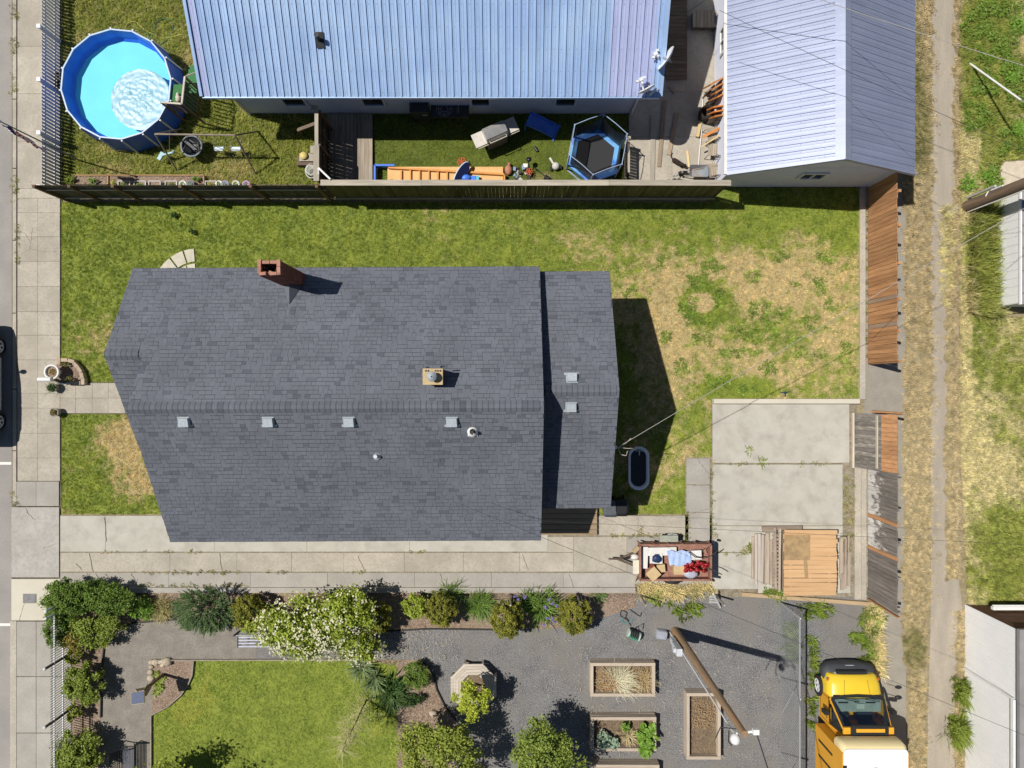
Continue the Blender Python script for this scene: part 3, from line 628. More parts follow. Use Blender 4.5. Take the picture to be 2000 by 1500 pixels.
pv = part('pipe_vent', mb, m_white, roof); mb = MB(); mb.cyl((q.x,q.y,z),(q.x,q.y,z+.34),.055,n=10); part('pipe', mb, m_dark, pv)
q = P(739,889,5.3); z = zS(q.y); mb = MB(); mb.cyl((q.x,q.y,z),(q.x,q.y,z+.22),.05,n=10); mb.lathe([(.13,.0),(.06,.08)],(q.x,q.y,z),10); part('pipe_vent', mb, m_galv, roof)
# basin on the back wall, power mast
q = P(1211,750,1.6); mb = MB(); mb.box((3.05,q.y,1.1),(.3,.6,.6)); mb.lathe([(.24,0),(.27,.12),(.27,.16),(.22,.16),(.2,.06),(0,.05)],(3.38,q.y,1.4),18,sx=.72,sy=1.25)
solo('wall_basin', mb, M('bluish_enamel',(.55,.58,.66),(.5,.53,.6),rough=.3), 'pale rounded basin sticking out of the back wall under the eave', 'basin')
# ---------------------------------------------------------------- the blue metal roofed house
def metalmat(name, a, b, rough=.38):
    t = NT(name); p = t.pos(); r = t.rand()
    col = t.mix(t.mr(t.noise(p, .55, 5, .6), .36, .64), a, b); col = t.scale(col, t.mr(r, 0, 1, .965, 1.035))
    col = t.scale(col, t.mr(t.noise(t.pos((6,.25,.25) if 'garage' not in name else (.25,6,.25)), 1.5, 5, .7), .3, .7, .88, 1.12)); col = t.mix(t.mr(t.noise(p, 7, 6, .75), .60, .78), col, (.50,.53,.58)); col = t.scale(col, t.mr(t.noise(p, 26, 3), .4, .75, 1.0, .9)); return t.fin(col, rough, .15, .5)
m_blue = metalmat('blue_roof_paint', (.32,.46,.72), (.40,.55,.78)); m_blue2 = metalmat('lilac_roof_paint', (.42,.47,.72), (.46,.51,.75))
m_rib_shade = flat('roof_seam_or_shade', (.06,.12,.30), .5)  # dark blue that paints the shaded side of the roof ribs
m_bsid = M('pale_blue_siding', (.60,.65,.78), (.55,.60,.73), sc=2, rough=.7)
def panel_mesh(name, w, L, mat, ribs=(.33,.66), h=.035, rib_shade=None, sw=.018):
    mb = MB()           # x across the panel, y up the slope from the eave
    pr = [(0,0),(.012,h),(.04,h),(.052,0)]
    for r_ in ribs: pr += [(w*r_-.02,0),(w*r_-.012,.008),(w*r_+.012,.008),(w*r_+.02,0)]
    pr += [(w-.022,0),(w,0)]
    n = len(pr); vs = [(x,0,z) for x,z in pr]+[(x,L,z) for x,z in pr]
    mb.add(vs, [(i,i+1,n+i+1,n+i) for i in range(n-1)])
    mb.m[2] = 1  # lee face of the rib, its shade put into the colour
    mb.add([(.052,0,.002),(.052+sw,0,.002),(.052+sw,L,.002),(.052,L,.002)], [(0,1,2,3)], 1)  # dark strip beside the rib, painted in for its shadow line
    mb.add([(0,0,-.03),(w,0,-.03),(w,0,0),(0,0,0)], [(0,1,2,3)]); return mb.mesh(name, [mat, rib_shade or m_rib_shade])
bh = root('blue_house', P(830,100), 'long house with pale blue ribbed metal roof and blue siding north of the board fence', 'house')
bx0, bx1, by0, byr, bz0, bzr = -10.56, 5.02, 9.81, 14.6, 2.98, 5.30
mb = MB(); slabpoly(mb, [(bx0,by0,bz0-.03),(bx1,by0,bz0-.03),(bx1,byr,bzr-.03),(bx0,byr,bzr-.03)], .12); slabpoly(mb, [(bx0,2*byr-by0,bz0-.03),(bx1,2*byr-by0,bz0-.03),(bx1,byr,bzr-.03),(bx0,byr,bzr-.03)], .12)
br = part('roof', mb, m_blue, bh)
L = math.hypot(byr-by0, bzr-bz0); ang = math.atan2(bzr-bz0, byr-by0); npan = 62; pw = (bx1-bx0)/npan
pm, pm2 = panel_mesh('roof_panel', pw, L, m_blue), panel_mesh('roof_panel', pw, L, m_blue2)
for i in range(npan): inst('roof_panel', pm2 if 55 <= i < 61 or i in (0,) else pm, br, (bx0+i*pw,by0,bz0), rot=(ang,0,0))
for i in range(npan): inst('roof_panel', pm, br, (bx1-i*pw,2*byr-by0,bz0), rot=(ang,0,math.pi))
mb = MB(); mb.bar((bx0-.02,by0,bz0+.02),(bx0-.02,byr,bzr+.02),.10,.10); mb.bar((bx1+.02,by0,bz0+.02),(bx1+.02,byr,bzr+.02),.16,.10); mb.bar((bx0,by0-.03,bz0-.06),(bx1,by0-.03,bz0-.06),.05,.12); mb.bar((bx0,byr,bzr+.02),(bx1,byr,bzr+.02),.3,.04)
part('roof_trim', mb, m_blue, br)
mb = MB(); wx0, wx1, wy = -10.0, 4.52, 10.35
pr = [(wy,0),(2*byr-wy,0),(2*byr-wy,3.05),(byr,bzr-.16),(wy,3.05)]
mb.add([(wx0,y,z) for y,z in pr]+[(wx1,y,z) for y,z in pr], [(4,3,2,1,0),(5,6,7,8,9)]+[(k,(k+1)%5,5+(k+1)%5,5+k) for k in range(5)])
wl = part('wall', mb, m_bsid, bh)
for i in range(24):                                      # clapboards on the wall that shows
    z = .18+i*.115; mb = MB(); a,b,c,d = (wx0-.02,wy-.022,z),(wx1+.02,wy-.022,z),(wx1+.02,wy-.003,z+.115),(wx0-.02,wy-.003,z+.115)
    mb.add([a,b,c,d,(wx0-.02,wy,z),(wx1+.02,wy,z)], [(0,1,2,3),(4,5,1,0)]); part('clapboard', mb, m_bsid, wl)
mb = MB()
for x in (wx0-.02,wx1+.02): mb.bar((x,wy-.03,0),(x,wy-.03,2.95),.12,.08)
part('corner_board', mb, m_white, wl)
for px, w in ((572,.75),(727,.72),(938,.62),(1105,.68)): win(bh, (( px-1000)/F*(H-1.4), wy-.02, 1.42), w, .95, (1,0,0), (0,-1,0), (m_bsid, m_glass), mull=False)
q = P(622,73,3.95); z = bz0+(q.y-by0)*math.tan(ang); mb = MB(); mb.box((0,0,0),(.26,.48,.03),tilt=Matrix.Translation((q.x,q.y,z+.045))@Matrix.Rotation(ang,4,'X'))
fl = part('roof_flashing', mb, m_dark, br); mb = MB(); mb.cyl((q.x-.02,q.y,z),(q.x-.02,q.y,z+.38),.06,n=10); mb.cyl((q.x-.02,q.y,z+.38),(q.x-.02,q.y,z+.42),.085,n=10); part('vent_pipe', mb, m_dark, fl)
m_scr = flat('screw_head',(.20,.24,.33),.5)
mb = MB()
for i in range(npan):
    for j in range(8):
        y_ = .12+L*j/8.0; q = Vector((bx0+i*pw+.14, by0+y_*math.cos(ang), bz0+y_*math.sin(ang)+.006)); mb.box(q,(.022,.022,.012))
part('screws', mb, m_scr, br, kind='stuff')
# dishes at the roof corner
def dish(name, c, face, label, r=.40, mast=None, lnbd=.42):
    c = Vector(c); f = Vector(face).normalized(); o = root(name, c, label, 'satellite dish', 'satellite dishes on the roof corner')
    u = f.cross(Vector((0,0,1))).normalized(); v = u.cross(f); mb = MB(); n = 24; vs = [c-f*.0]
    for k_, rr in enumerate((.35,.7,1.0)):
        for i in range(n):
            t = 6.2832*i/n; vs.append(c+(u*math.cos(t)*.88+v*math.sin(t))*r*rr+f*(.09*rr*rr))
    fs = [(0,1+i,1+(i+1)%n) for i in range(n)]
    for k_ in range(2): fs += [(1+k_*n+i,1+(k_+1)*n+i,1+(k_+1)*n+(i+1)%n,1+k_*n+(i+1)%n) for i in range(n)]
    mb.add(vs, fs, 0, True); nb = len(vs); mb.add([p-f*.02 for p in vs], [x[::-1] for x in fs], 0, True)
    part('reflector', mb, m_dishw, o)
    e = c+f*lnbd-v*r*.35; mb = MB(); mb.bar(c-v*r*.9+f*.05, e, .05,.05); part('feed_arm', mb, m_dishw, o)
    mb = MB(); mb.box(e,(.14,.11,.10),rz=.5); mb.cyl(e,e-f*.14,.045,n=8); mb.box(e+u*.13,(.09,.07,.07)); mb.box(e-u*.13,(.09,.07,.07)); part('receiver', mb, m_dishw, o)
    mb = MB(); mm = Vector(mast); mb.tube([c-f*.03,c-f*.16,mm+Vector((0,0,.25)),mm], .03, 6); mb.bar(c-f*.16, mm+u*.3, .025,.025); part('mast', mb, m_galv, o)
m_dishw = M('dish_grey', (.72,.73,.74), (.64,.65,.66), sc=5, rough=.5)
c = P(1304,116,3.75); dish('satellite_dish', c, (-.85,.45,.22), 'white satellite dish seen edge on beyond the roof edge', .46, (5.02,c.y+.15,3.35))
c = P(1264,178,3.5); dish('satellite_dish', c, (-.45,.80,.30), 'grey satellite dish on the roof just above the eave corner', .34, (4.85,9.95,3.05))
# ---------------------------------------------------------------- the garage
gh = root('blue_garage', P(1580,180), 'pale lilac blue metal roofed garage with a small window facing the lawn', 'garage')
gx0, gx1, gxr, gy, gz, gzr, gyn = 7.47, 14.0, 10.74, 7.29, 2.54, 4.28, 19.0
m_gar = metalmat('garage_roof_paint', (.25,.285,.41), (.28,.315,.445), .42)
mb = MB(); slabpoly(mb, [(gx0,gy,gz-.03),(gxr,gy,gzr-.03),(gxr,gyn,gzr-.03),(gx0,gyn,gz-.03)], .12); slabpoly(mb, [(gx1,gy,gz-.03),(gxr,gy,gzr-.03),(gxr,gyn,gzr-.03),(gx1,gyn,gz-.03)], .12)
gr = part('roof', mb, m_gar, gh)
Lg = math.hypot(gxr-gx0, gzr-gz); ag = math.atan2(gzr-gz, gxr-gx0); pw = .2445; ng = int((gyn-gy)/pw)
pg = panel_mesh('roof_panel', pw, Lg, m_gar, ribs=(.5,), h=.02, rib_shade=flat('garage_rib_shade',(.20,.24,.40),.5), sw=.012)  # garage ribs get a paler painted shade colour
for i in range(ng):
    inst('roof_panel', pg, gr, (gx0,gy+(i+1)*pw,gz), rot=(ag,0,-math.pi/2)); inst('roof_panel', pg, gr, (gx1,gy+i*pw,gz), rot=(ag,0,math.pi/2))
mb = MB(); w = .26
for s_ in (-1,1): mb.add([(gxr,gy-.03,gzr+.06),(gxr,gyn,gzr+.06),(gxr+s_*w,gyn,gzr+.05-w*math.tan(ag)),(gxr+s_*w,gy-.03,gzr+.05-w*math.tan(ag))], [(0,1,2,3) if s_<0 else (3,2,1,0)])
part('ridge_cap', mb, m_gar, gr)
mb = MB()
for i in range(ng):
    for j in range(5):
        d_ = .15+Lg*j/5; 
        for s_,x_ in ((1,gx0),(-1,gx1)): mb.box((x_+s_*d_*math.cos(ag), gy+i*pw+.15, gz+d_*math.sin(ag)+.006),(.02,.02,.012))
part('screws', mb, m_scr, gr, kind='stuff')
mb = MB()
for x in (gx0,gx1): mb.bar((x,gy-.025,gz-.0),(gxr,gy-.025,gzr-.0),.05,.14)
part('rake_trim', mb, m_gar, gr)
mb = MB(); mb.bar((gx0-.05,gy,gz-.05),(gx0-.05,gyn,gz-.05),.11,.10); part('gutter', mb, m_white, gr)
mb = MB(); ax0, ax1, ay = 7.75, 13.67, 7.55
pr = [(ax0,0),(ax1,0),(ax1,2.55),(gxr,gzr-.16),(ax0,2.55)]
mb.add([(x,ay,z) for x,z in pr]+[(x,gyn-.2,z) for x,z in pr], [(0,1,2,3,4),(9,8,7,6,5)]+[(n_,5+n_,5+(n_+1)%5,(n_+1)%5) for n_ in range(5)])
m_gsid = M('lilac_white_siding', (.70,.72,.82), (.65,.67,.77), sc=2, rough=.65)
gw = part('wall', mb, m_gsid, gh)
for i in range(17):
    z = .1+i*.14; mb = MB(); mb.add([(ax0,ay-.02,z),(ax1,ay-.02,z),(ax1,ay-.003,z+.14),(ax0,ay-.003,z+.14),(ax0,ay,z),(ax1,ay,z)], [(0,1,2,3),(4,5,1,0)])
    mb.add([(ax0-.02,gyn-.2,z),(ax0-.02,ay,z),(ax0-.003,ay,z+.14),(ax0-.003,gyn-.2,z+.14)], [(0,1,2,3)]); part('clapboard', mb, m_gsid, gw)
win(gh, (10.86,ay-.02,1.55), .78, .55, (1,0,0), (0,-1,0), (m_white, m_glass)); win(gh, (ax0-.02, P(1408,72,1.5).y, 1.5), .8, 1.0, (0,1,0), (-1,0,0), (m_white, m_glass))
# ---------------------------------------------------------------- buildings at the right edge
m_ww = M('white_wall', (.87,.87,.87), (.83,.83,.84), sc=1.5, rough=.6, c3=(.55,.56,.58), sc3=20, a3=.25)
m_rust = M('brown_boards', (.17,.085,.05), (.11,.055,.035), sc=4, rough=.9)
m_gry = M('grey_roofing', (.30,.29,.29), (.25,.24,.24), sc=2, rough=.9, bump=.2)
ws = root('white_workshop', P(1960,1400), 'white metal walled workshop beside the alley with two weeds at its base', 'workshop')
X0 = 17.36; ya, yb = -8.43, -19.0; hh = 3.15
mb = MB(); mb.box((X0+4,(ya+yb)/2,hh/2),(7.98,ya-yb-.02,hh)); wo_ = part('wall', mb, m_rust, ws)
for i in range(36):
    y = ya-.30*i-.15; mb = MB(); mb.box((X0-.008,y,hh/2),(.02,.29,hh)); mb.box((X0-.022,y-.13,hh/2),(.02,.03,hh)); part('wall_panel', mb, m_ww, wo_)
mb = MB(); mb.box((X0+3.9,(ya+yb)/2,hh+.06),(8.3,ya-yb+.3,.12)); part('roof', mb, m_gry, ws)
mb = MB(); y = P(1990,1372,3).y; mb.bar((X0-.08,y,2.75),(X0-.08,yb,2.75),.14,.14); mb.cyl((X0-.09,y,.1),(X0-.09,y,2.75),.045,n=8); part('gutter', mb, m_white, ws)
mb = MB(); q = P(1936,1192,.9); mb.box((q.x+2,ya+.15,.95),(4,.12,.14)); mb.box((q.x+2,ya+.25,.99),(4,.06,.06)); part('white_ledge', mb, m_white, ws)
mb = MB(); mb.box((q.x+2.6,ya+.08,1.5),(3,.06,.7)); part('grey_panel', mb, m_gry, ws)
sh = root('white_shed', P(1990,500), 'low white sided grey roofed shed behind tall grass by the alley', 'shed')
mb = MB(); mb.box((20.5,4.95,.675),(4.0,4.0,1.35)); w_ = part('wall', mb, m_ww, sh)
for i in range(13):
    y = 2.97+.306*i+.15; mb = MB(); mb.box((18.49,y,.675),(.02,.295,1.33)); part('wall_panel', mb, m_ww, w_)
mb = MB(); mb.box((20.55,4.95,1.39),(4.2,4.1,.08)); rf = part('roof', mb, m_gry, sh)
mb = MB()
for i in range(5): mb.box((20.5,3.3+i*.82,1.44),(4.1,.05,.02))
part('roof_seam_or_shade', mb, flat('seam_grey',(.2,.19,.19),.9), rf)
mb = MB(); mb.box((18.46,4.95,1.41),(.05,4.12,.10)); part('roof_edge', mb, m_ww, rf)
# ================================================================ FENCES
w_grey = wood('weathered_board', (.22,.20,.175), (.14,.125,.105), rv=.25, axis='z', c3=(.36,.33,.28))
w_moss = wood('mossy_board', (.125,.105,.05), (.075,.065,.03), rv=.35, axis='z', c3=(.17,.15,.06))
w_dark = wood('dark_old_board', (.10,.085,.065), (.065,.055,.042), rv=.3, axis='z')
w_cap = wood('pale_cap_board', (.46,.41,.33), (.36,.32,.26), rv=.12, axis='x', c3=(.28,.25,.2))
w_capy = wood('pale_cap_board_y', (.43,.385,.31), (.33,.29,.235), rv=.12, axis='y', c3=(.28,.25,.2))
w_rail = wood('grey_rail', (.42,.385,.32), (.30,.27,.22), rv=.1, axis='x')
w_post = wood('old_post', (.20,.125,.075), (.13,.085,.05), rv=.2, axis='z')
w_cedar = wood('cedar_board', (.52,.28,.135), (.43,.215,.098), rv=.18, axis='z', c3=(.33,.165,.08))
w_faded = wood('faded_cedar', (.36,.26,.19), (.28,.20,.15), rv=.12, axis='z')
w_peel = M('peeling_white_board', (.26,.23,.21), (.17,.15,.135), sc=6, st=(3,3,.25), rough=.9, rv=.2, bump=.3)
w_batten = wood('pale_batten', (.62,.55,.44), (.5,.44,.35), rv=.1, axis='y')
def wpeel():
    t = NT('white_flaked_board'); p = t.pos((3,3,1.2)); base = t.mix(t.mr(t.noise(t.pos((5,5,.4)), 4, 4), .35, .65), (.25,.22,.20), (.15,.135,.12))
    z = t.n('ShaderNodeSeparateXYZ'); t.l(t.n('ShaderNodeNewGeometry').outputs['Position'], z.inputs[0])
    f = t.math('ADD', t.noise(p, 2.2, 5, .7), t.math('MULTIPLY', t.math('SUBTRACT', .95, z.outputs[2]), .22))
    col = t.mix(t.mr(f, .50, .60), base, (.66,.63,.60)); col = t.scale(col, t.mr(t.rand(), 0, 1, .85, 1.12)); return t.fin(col, .9)
w_flake = wpeel()
def boards(o, A, B, z0, h, mat, bw=.14, gap=.006, th=.02, off=0, hv=.01, seed=1, mats=None, xmin=None, miss=()):
    A = Vector(A); B = Vector(B); d = (B-A); L = d.length; d.normalize(); n = int(L/(bw+gap)); st = L/n; a = math.atan2(d.y, d.x); g = random.Random(seed)
    nv = Vector((-d.y, d.x, 0))
    for i in range(n):
        if i in miss: continue
        c = A+d*(st*(i+.5))+nv*(off+g.uniform(-.004,.004)); hh = h+g.uniform(-hv,hv); mt = mats(i, g) if mats else mat
        inst('board', ubox(mt), o, (c.x, c.y, z0+hh/2), rot=(g.uniform(-.006,.006), g.uniform(-.006,.006), a+g.uniform(-.008,.008)), sc=(st-gap-g.uniform(0,.006), th, hh))
def rails(o, A, B, zs, mat, w=.04, h=.09, off=0, name='rail'):
    A = Vector(A); B = Vector(B); d = (B-A).normalized(); nv = Vector((-d.y, d.x, 0))
    for z in zs:
        mb = MB(); mb.bar(A+nv*off+Vector((0,0,z)), B+nv*off+Vector((0,0,z)), w, h); part(name, mb, mat, o)
def posts(o, A, B, ts, z1, mat, s=.1, off=0, name='post'):
    A = Vector(A); B = Vector(B); d = (B-A); nv = Vector((-d.y, d.x, 0)).normalized()
    for t in ts:
        c = A+d*t+nv*off; inst(name, ubox(mat), o, (c.x, c.y, z1/2), sc=(s,s,z1))
# long boundary fence, west half: rails and posts on the lawn side
yF = 7.09
A, B = (-17.15, yF, 0), (-6.74, yF, 0)
o = root('board_fence', (-12, yF, 0), 'dark weathered board fence with posts and rails between front lawn and pool yard', 'fence')
boards(o, A, B, .05, 1.82, w_dark, seed=2); rails(o, A, B, (.28,1.40), w_rail, .04, .09, -.035)
posts(o, A, B, [(x+17.15)/10.41 for x in (-17.0,-15.75,-14.2,-11.8,-9.3,-6.95)], 1.98, w_post, .10, -.06)
# east half with a cap board
A, B = (-6.70, yF, 0), (7.70, yF, 0)
o = root('board_fence', (.5, yF, 0), 'taller mossy board fence with a pale flat cap board along the back lawn', 'fence')
boards(o, A, B, .06, 2.08, w_moss, bw=.135, gap=.0025, seed=3); rails(o, A, B, (.22,), w_rail, .04, .14, -.04); rails(o, A, B, (.5,1.85), w_post, .04, .09, .05)
for x0, x1 in ((-6.75,-3.2),(-3.2,.5),(.5,3.42),(3.42,7.72)): inst('cap_board', ubox(w_cap), o, ((x0+x1)/2,yF+.0,2.18), rot=(0,0,rnd.uniform(-.003,.003)), sc=(x1-x0-.008,.20,.035))
posts(o, A, B, (.0,.17,.34,.51,.68,.85,.995), 2.13, w_post, .09, .09)
# cedar fences on the alley side
xE = 13.60
o = root('cedar_fence', (xE, 4, 0), 'orange cedar board fence between the dry back lawn and the alley', 'fence')
A, B = (xE, .80, 0), (xE, 7.50, 0)
boards(o, A, B, .08, 2.05, w_cedar, bw=.15, gap=.008, hv=.03, seed=5, mats=lambda i, g: w_faded if i in (8,14) else w_cedar)
rails(o, A, B, (.45,1.7), w_cedar, .04, .09, -.05); posts(o, A, B, (.0,.16,.33,.52,.72,.9), 2.14, w_cedar, .10, -.09)
A, B = (13.10, -3.16, 0), (13.10, -1.08, 0)
o = root('gate_panel', (13.1, -2.1, 0), 'leaning grey board gate panel with a pale batten and orange upper boards', 'gate')
tl = math.atan2(.60, 2.0)
for i in range(13):
    y = -1.10-.16*i; g = random.Random(i)
    for nm, mt, l0, l1 in (('board', w_grey if i%4 else w_peel, 0, 1.30), ('board', w_cedar, 1.305, 2.02)):
        m_ = (l0+l1)/2; inst(nm, ubox(mt), o, (13.10+m_*math.sin(tl), y-.08, .06+m_*math.cos(tl)), rot=(0, tl, 0), sc=(.022, .152, l1-l0))
mb = MB(); mb.bar((13.10+1.12*math.sin(tl)-.04, -1.15, .08+1.12*math.cos(tl)), (13.10+1.12*math.sin(tl)-.04, -3.1, .08+1.12*math.cos(tl)), .04, .11); part('batten', mb, w_batten, o)
mb = MB(); mb.bar((13.02,-1.1,.09),(13.02,-3.2,.09),.06,.10); part('bottom_rail', mb, w_batten, o)
mb = MB(); mb.bar((13.35,-1.03,.85),(13.82,-1.03,2.05),.05,.1); mb.cyl((13.8,-1.05,0),(13.8,-1.05,2.15),.05,n=8); part('gate_post', mb, w_cedar, o)
o = root('grey_fence', (xE, -5.6, 0), 'grey board fence with flaking white paint and two orange boards by the lumber pile', 'fence')
A, B = (xE, -8.10, 0), (xE, -3.24, 0)
boards(o, A, B, .08, 2.05, w_peel, bw=.145, gap=.006, hv=.03, seed=8, mats=lambda i, g: w_cedar if i in (12,20) else (w_flake if i > 12 else w_peel))
rails(o, A, B, (.45,1.7), w_grey, .04, .09, -.05); posts(o, A, B, (.0,.25,.5,.75,1.0), 2.14, w_grey, .10, -.09)
mb = MB(); mb.bar((xE+.02,-8.2,.05),(xE+.05,-8.24,2.15),.05,.1); part('end_board', mb, w_cedar, o)
# white picket fence by the street
m_pick = M('picket_white', (.76,.76,.77), (.68,.68,.7), sc=4, rough=.6)
mb = MB(); mb.add([(-.01,-.045,0),(.01,-.045,0),(.01,.045,0),(-.01,.045,0),(-.01,-.045,1),(.01,-.045,1),(.01,.045,1),(-.01,.045,1),(-.01,0,1.05),(.01,0,1.05)],
    [(3,2,1,0),(0,1,5,4),(2,3,7,6),(1,2,6,9,5),(3,0,4,8,7),(4,5,9,8),(6,7,8,9)]); pk = mb.mesh('picket', m_pick)
xP = -17.3
o = root('picket_fence', (xP, 11, 0), 'white picket fence between the sidewalk and the pool', 'fence')
y = 7.3; k = 0
while y < 17.6:
    inst('picket', pk, o, (xP, y, .06), sc=(1,1,1.0)); y += .130; k += 1
rails(o, (xP,7.25,0), (xP,17.6,0), (.28,.86), m_pick, .04, .08, .03)
for y in (7.22,9.2,11.15,13.1,15.05,17.0): inst('post', ubox(m_pick), o, (xP-.02,y,.6), sc=(.11,.11,1.2)); inst('post_cap', ubox(m_pick), o, (xP-.02,y,1.22), sc=(.15,.15,.04))
# white spear topped fence by the garden
mb = MB(); mb.box((0,0,.5),(.022,.022,1.0)); mb.add([(-.03,0,1.0),(0,-.03,1.0),(.03,0,1.0),(0,.03,1.0),(0,0,1.1),(0,0,.95)], [(0,1,4),(1,2,4),(2,3,4),(3,0,4),(1,0,5),(2,1,5),(3,2,5),(0,3,5)]); sp_ = mb.mesh('picket', m_pick)
xL = -16.78
o = root('spear_fence', (xL, -12, 0), 'white metal fence with spear topped pickets in front of the garden hedge', 'fence')
y = -8.35
while y > -17.6: inst('picket', sp_, o, (xL, y, .06), sc=(1,1,1.24)); y -= .092
rails(o, (xL,-8.3,0), (xL,-17.6,0), (.66,1.16), m_pick, .035, .045)
m_bpost = flat('dark_post', (.05,.045,.045), .6)
for y in (-10.25,-12.35,-14.6,-16.8):
    mb = MB(); mb.bar((xL-.02,y,0),(xL-.02,y,1.62),.07,.07); part('post', mb, m_bpost, o); mb = MB(); mb.ball((xL-.02,y,1.67),.055,8,6); part('post_cap', mb, m_pick, o)
mb = MB()
for y in (-8.15,-8.42):
    mb.bar((xL+.05,y,0),(xL+.05,y,1.66),.07,.07); mb.ball((xL+.05,y,1.71),.055,8,6)
mb.tube([(xL+.05,-8.15,1.2),(xL+.05,-8.42,1.2)],.02,5); mb.tube([(xL+.05,-8.2,1.0),(xL+1.2,-8.25,1.0),(xL+2.6,-8.2,.95)],.022,5); part('gate_post', mb, m_pick, o)
# chain link fence
m_link = flat('galvanised_wire', (.50,.52,.54), .45, .5)
xC, yC = 10.27, -8.35
o = root('chain_link_fence', (xC, -12, 0), 'chain link fence with a shiny top rail between the gravel yard and the truck', 'fence')
hC = 1.85; mb = MB(); yy = yC; s_ = .11
def wire(mb, a, b, r=.004):
    a = Vector(a); b = Vector(b); mb.bar(a, b, r*1.6, r*1.6, up=(1,0,0))
y = yC+hC
while y > -19:
    for sg in (-1,1):
        a0, a1 = y, y-hC
        pa, pb = ((xC,a0,.05),(xC,a1,hC)) if sg > 0 else ((xC+.006,a1,.05),(xC+.006,a0,hC))
        if max(a0,a1) <= yC+.001: wire(mb, pa, pb)
        else:
            # clip at the corner post
            f = (yC-a1)/(a0-a1) if a0 != a1 else 1
            if f > 0:
                if sg > 0: wire(mb, (xC,yC,.05+(1-f)*(hC-.05)), (xC,a1,hC))
                else: wire(mb, (xC+.006,a1,.05), (xC+.006,yC,.05+f*(hC-.05)))
    y -= s_
part('wire_mesh', mb, m_link, o, kind='stuff')
rails(o, (xC,yC,0), (xC,-19,0), (hC,), m_link, .045, .045, name='top_rail')
for y in (yC,-11.22,-14.1,-17.0):
    mb = MB(); mb.cyl((xC,y,0),(xC,y,hC+.05),.035,n=8); mb.ball((xC,y,hC+.07),.045,8,5); part('post', mb, m_link, o)
mb = MB(); mb.cyl((xC,-11.22,1.3),(xC+.02,-12.6,.1),.018,n=6); mb.cyl((xC,-14.1,1.3),(xC+.02,-15.5,.1),.018,n=6); part('brace', mb, m_link, o)
# low wire garden fence with wooden stakes
m_stake = wood('grey_stake', (.45,.40,.34), (.33,.29,.25), rv=.2, axis='z')
yW = -8.02
o = root('wire_garden_fence', (4, yW, 0), 'low welded wire fence on pale wooden stakes behind the globe shrubs', 'fence')
for px in (997,1127,1250,1395):
    q = P(px,1161); mb = MB(); mb.bar((q.x,yW-.03,0),(q.x+rnd.uniform(-.03,.03),yW-.05,1.32),.06,.06); part('stake', mb, m_stake, o)
mb = MB(); xa, xb = P(880,1161).x, P(1395,1161).x
for z in (.1,.25,.4,.55,.7,.85,1.0,1.12): wire(mb, (xa,yW,z), (xb,yW,z), .003)
x = xa
while x < xb: wire(mb, (x,yW+.005,.1), (x,yW+.005,1.12), .003); x += .15
part('wire_mesh', mb, m_link, o, kind='stuff')
# deck fence beside the blue house
o = root('deck_fence', (-7.05, 9, 0), 'tall deck fence with a pale cap board running to the blue house', 'fence')
A, B = (-6.95, 7.25, 0), (-6.95, 9.75, 0)
boards(o, A, B, .06, 1.85, w_dark, bw=.14, gap=.006, seed=9); rails(o, A, B, (.4,1.1,1.75), w_post, .04, .09, -.05)
for y0, y1, w in ((7.2,8.5,.20),(8.5,9.75,.13)): inst('cap_board', ubox(w_capy), o, (-6.95,(y0+y1)/2,1.98 if w>.15 else 1.95), sc=(w,y1-y0-.01,.04))
posts(o, A, B, (.0,.5,.98), 1.93, w_post, .10, -.08)
mb = MB(); mb.box((-7.02,9.8,2.0),(.22,.16,.06)); part('post_cap', mb, w_capy, o)
# ================================================================ PLANTS
def leaf_cloud(mb, c, rad, n, leaf, seed, K=26, spread=.30, asp=.55, up=.5, mi=0, shell=.55, flat_bottom=True, drop=0):
    g = random.Random(seed); c = Vector(c); rad = Vector(rad); cl = []
    for _ in range(K):
        while True:
            v = Vector((g.gauss(0,1),g.gauss(0,1),g.gauss(0,1)))
            if v.length > .1: break
        v.normalize()
        if v.z < -.3 and flat_bottom: v.z *= -1
        q = v*(shell+(1-shell)*g.random())*g.uniform(.75,1.06); cl.append((Vector((q.x*rad.x,q.y*rad.y,q.z*rad.z)), v, g.uniform(.7,1.3)))
    mr = (rad.x+rad.y+rad.z)/3
    for i in range(n):
        p0, v, s = cl[g.randrange(K)]
        p = c+p0+Vector((g.gauss(0,1)*rad.x,g.gauss(0,1)*rad.y,g.gauss(0,1)*rad.z))*spread*.42*s
        if p.z < .02: p.z = .02+g.random()*.06
        nr = (v*.5+Vector((g.uniform(-1,1),g.uniform(-1,1),g.uniform(-1,1)))+Vector((0,0,up))).normalized()
        u = nr.cross(Vector((g.uniform(-1,1),g.uniform(-1,1),g.uniform(-1,1)))).normalized(); w = nr.cross(u); k = leaf*g.uniform(.6,1.35)
        b = len(mb.v); mb.v += [tuple(p-u*k*.5), tuple(p-w*k*asp*.5+nr*k*.08), tuple(p+u*k*.5), tuple(p+w*k*asp*.5+nr*k*.08)]
        mb.f.append([b,b+1,b+2,b+3]); mb.m.append(mi); mb.sm.append(False)
    return mb
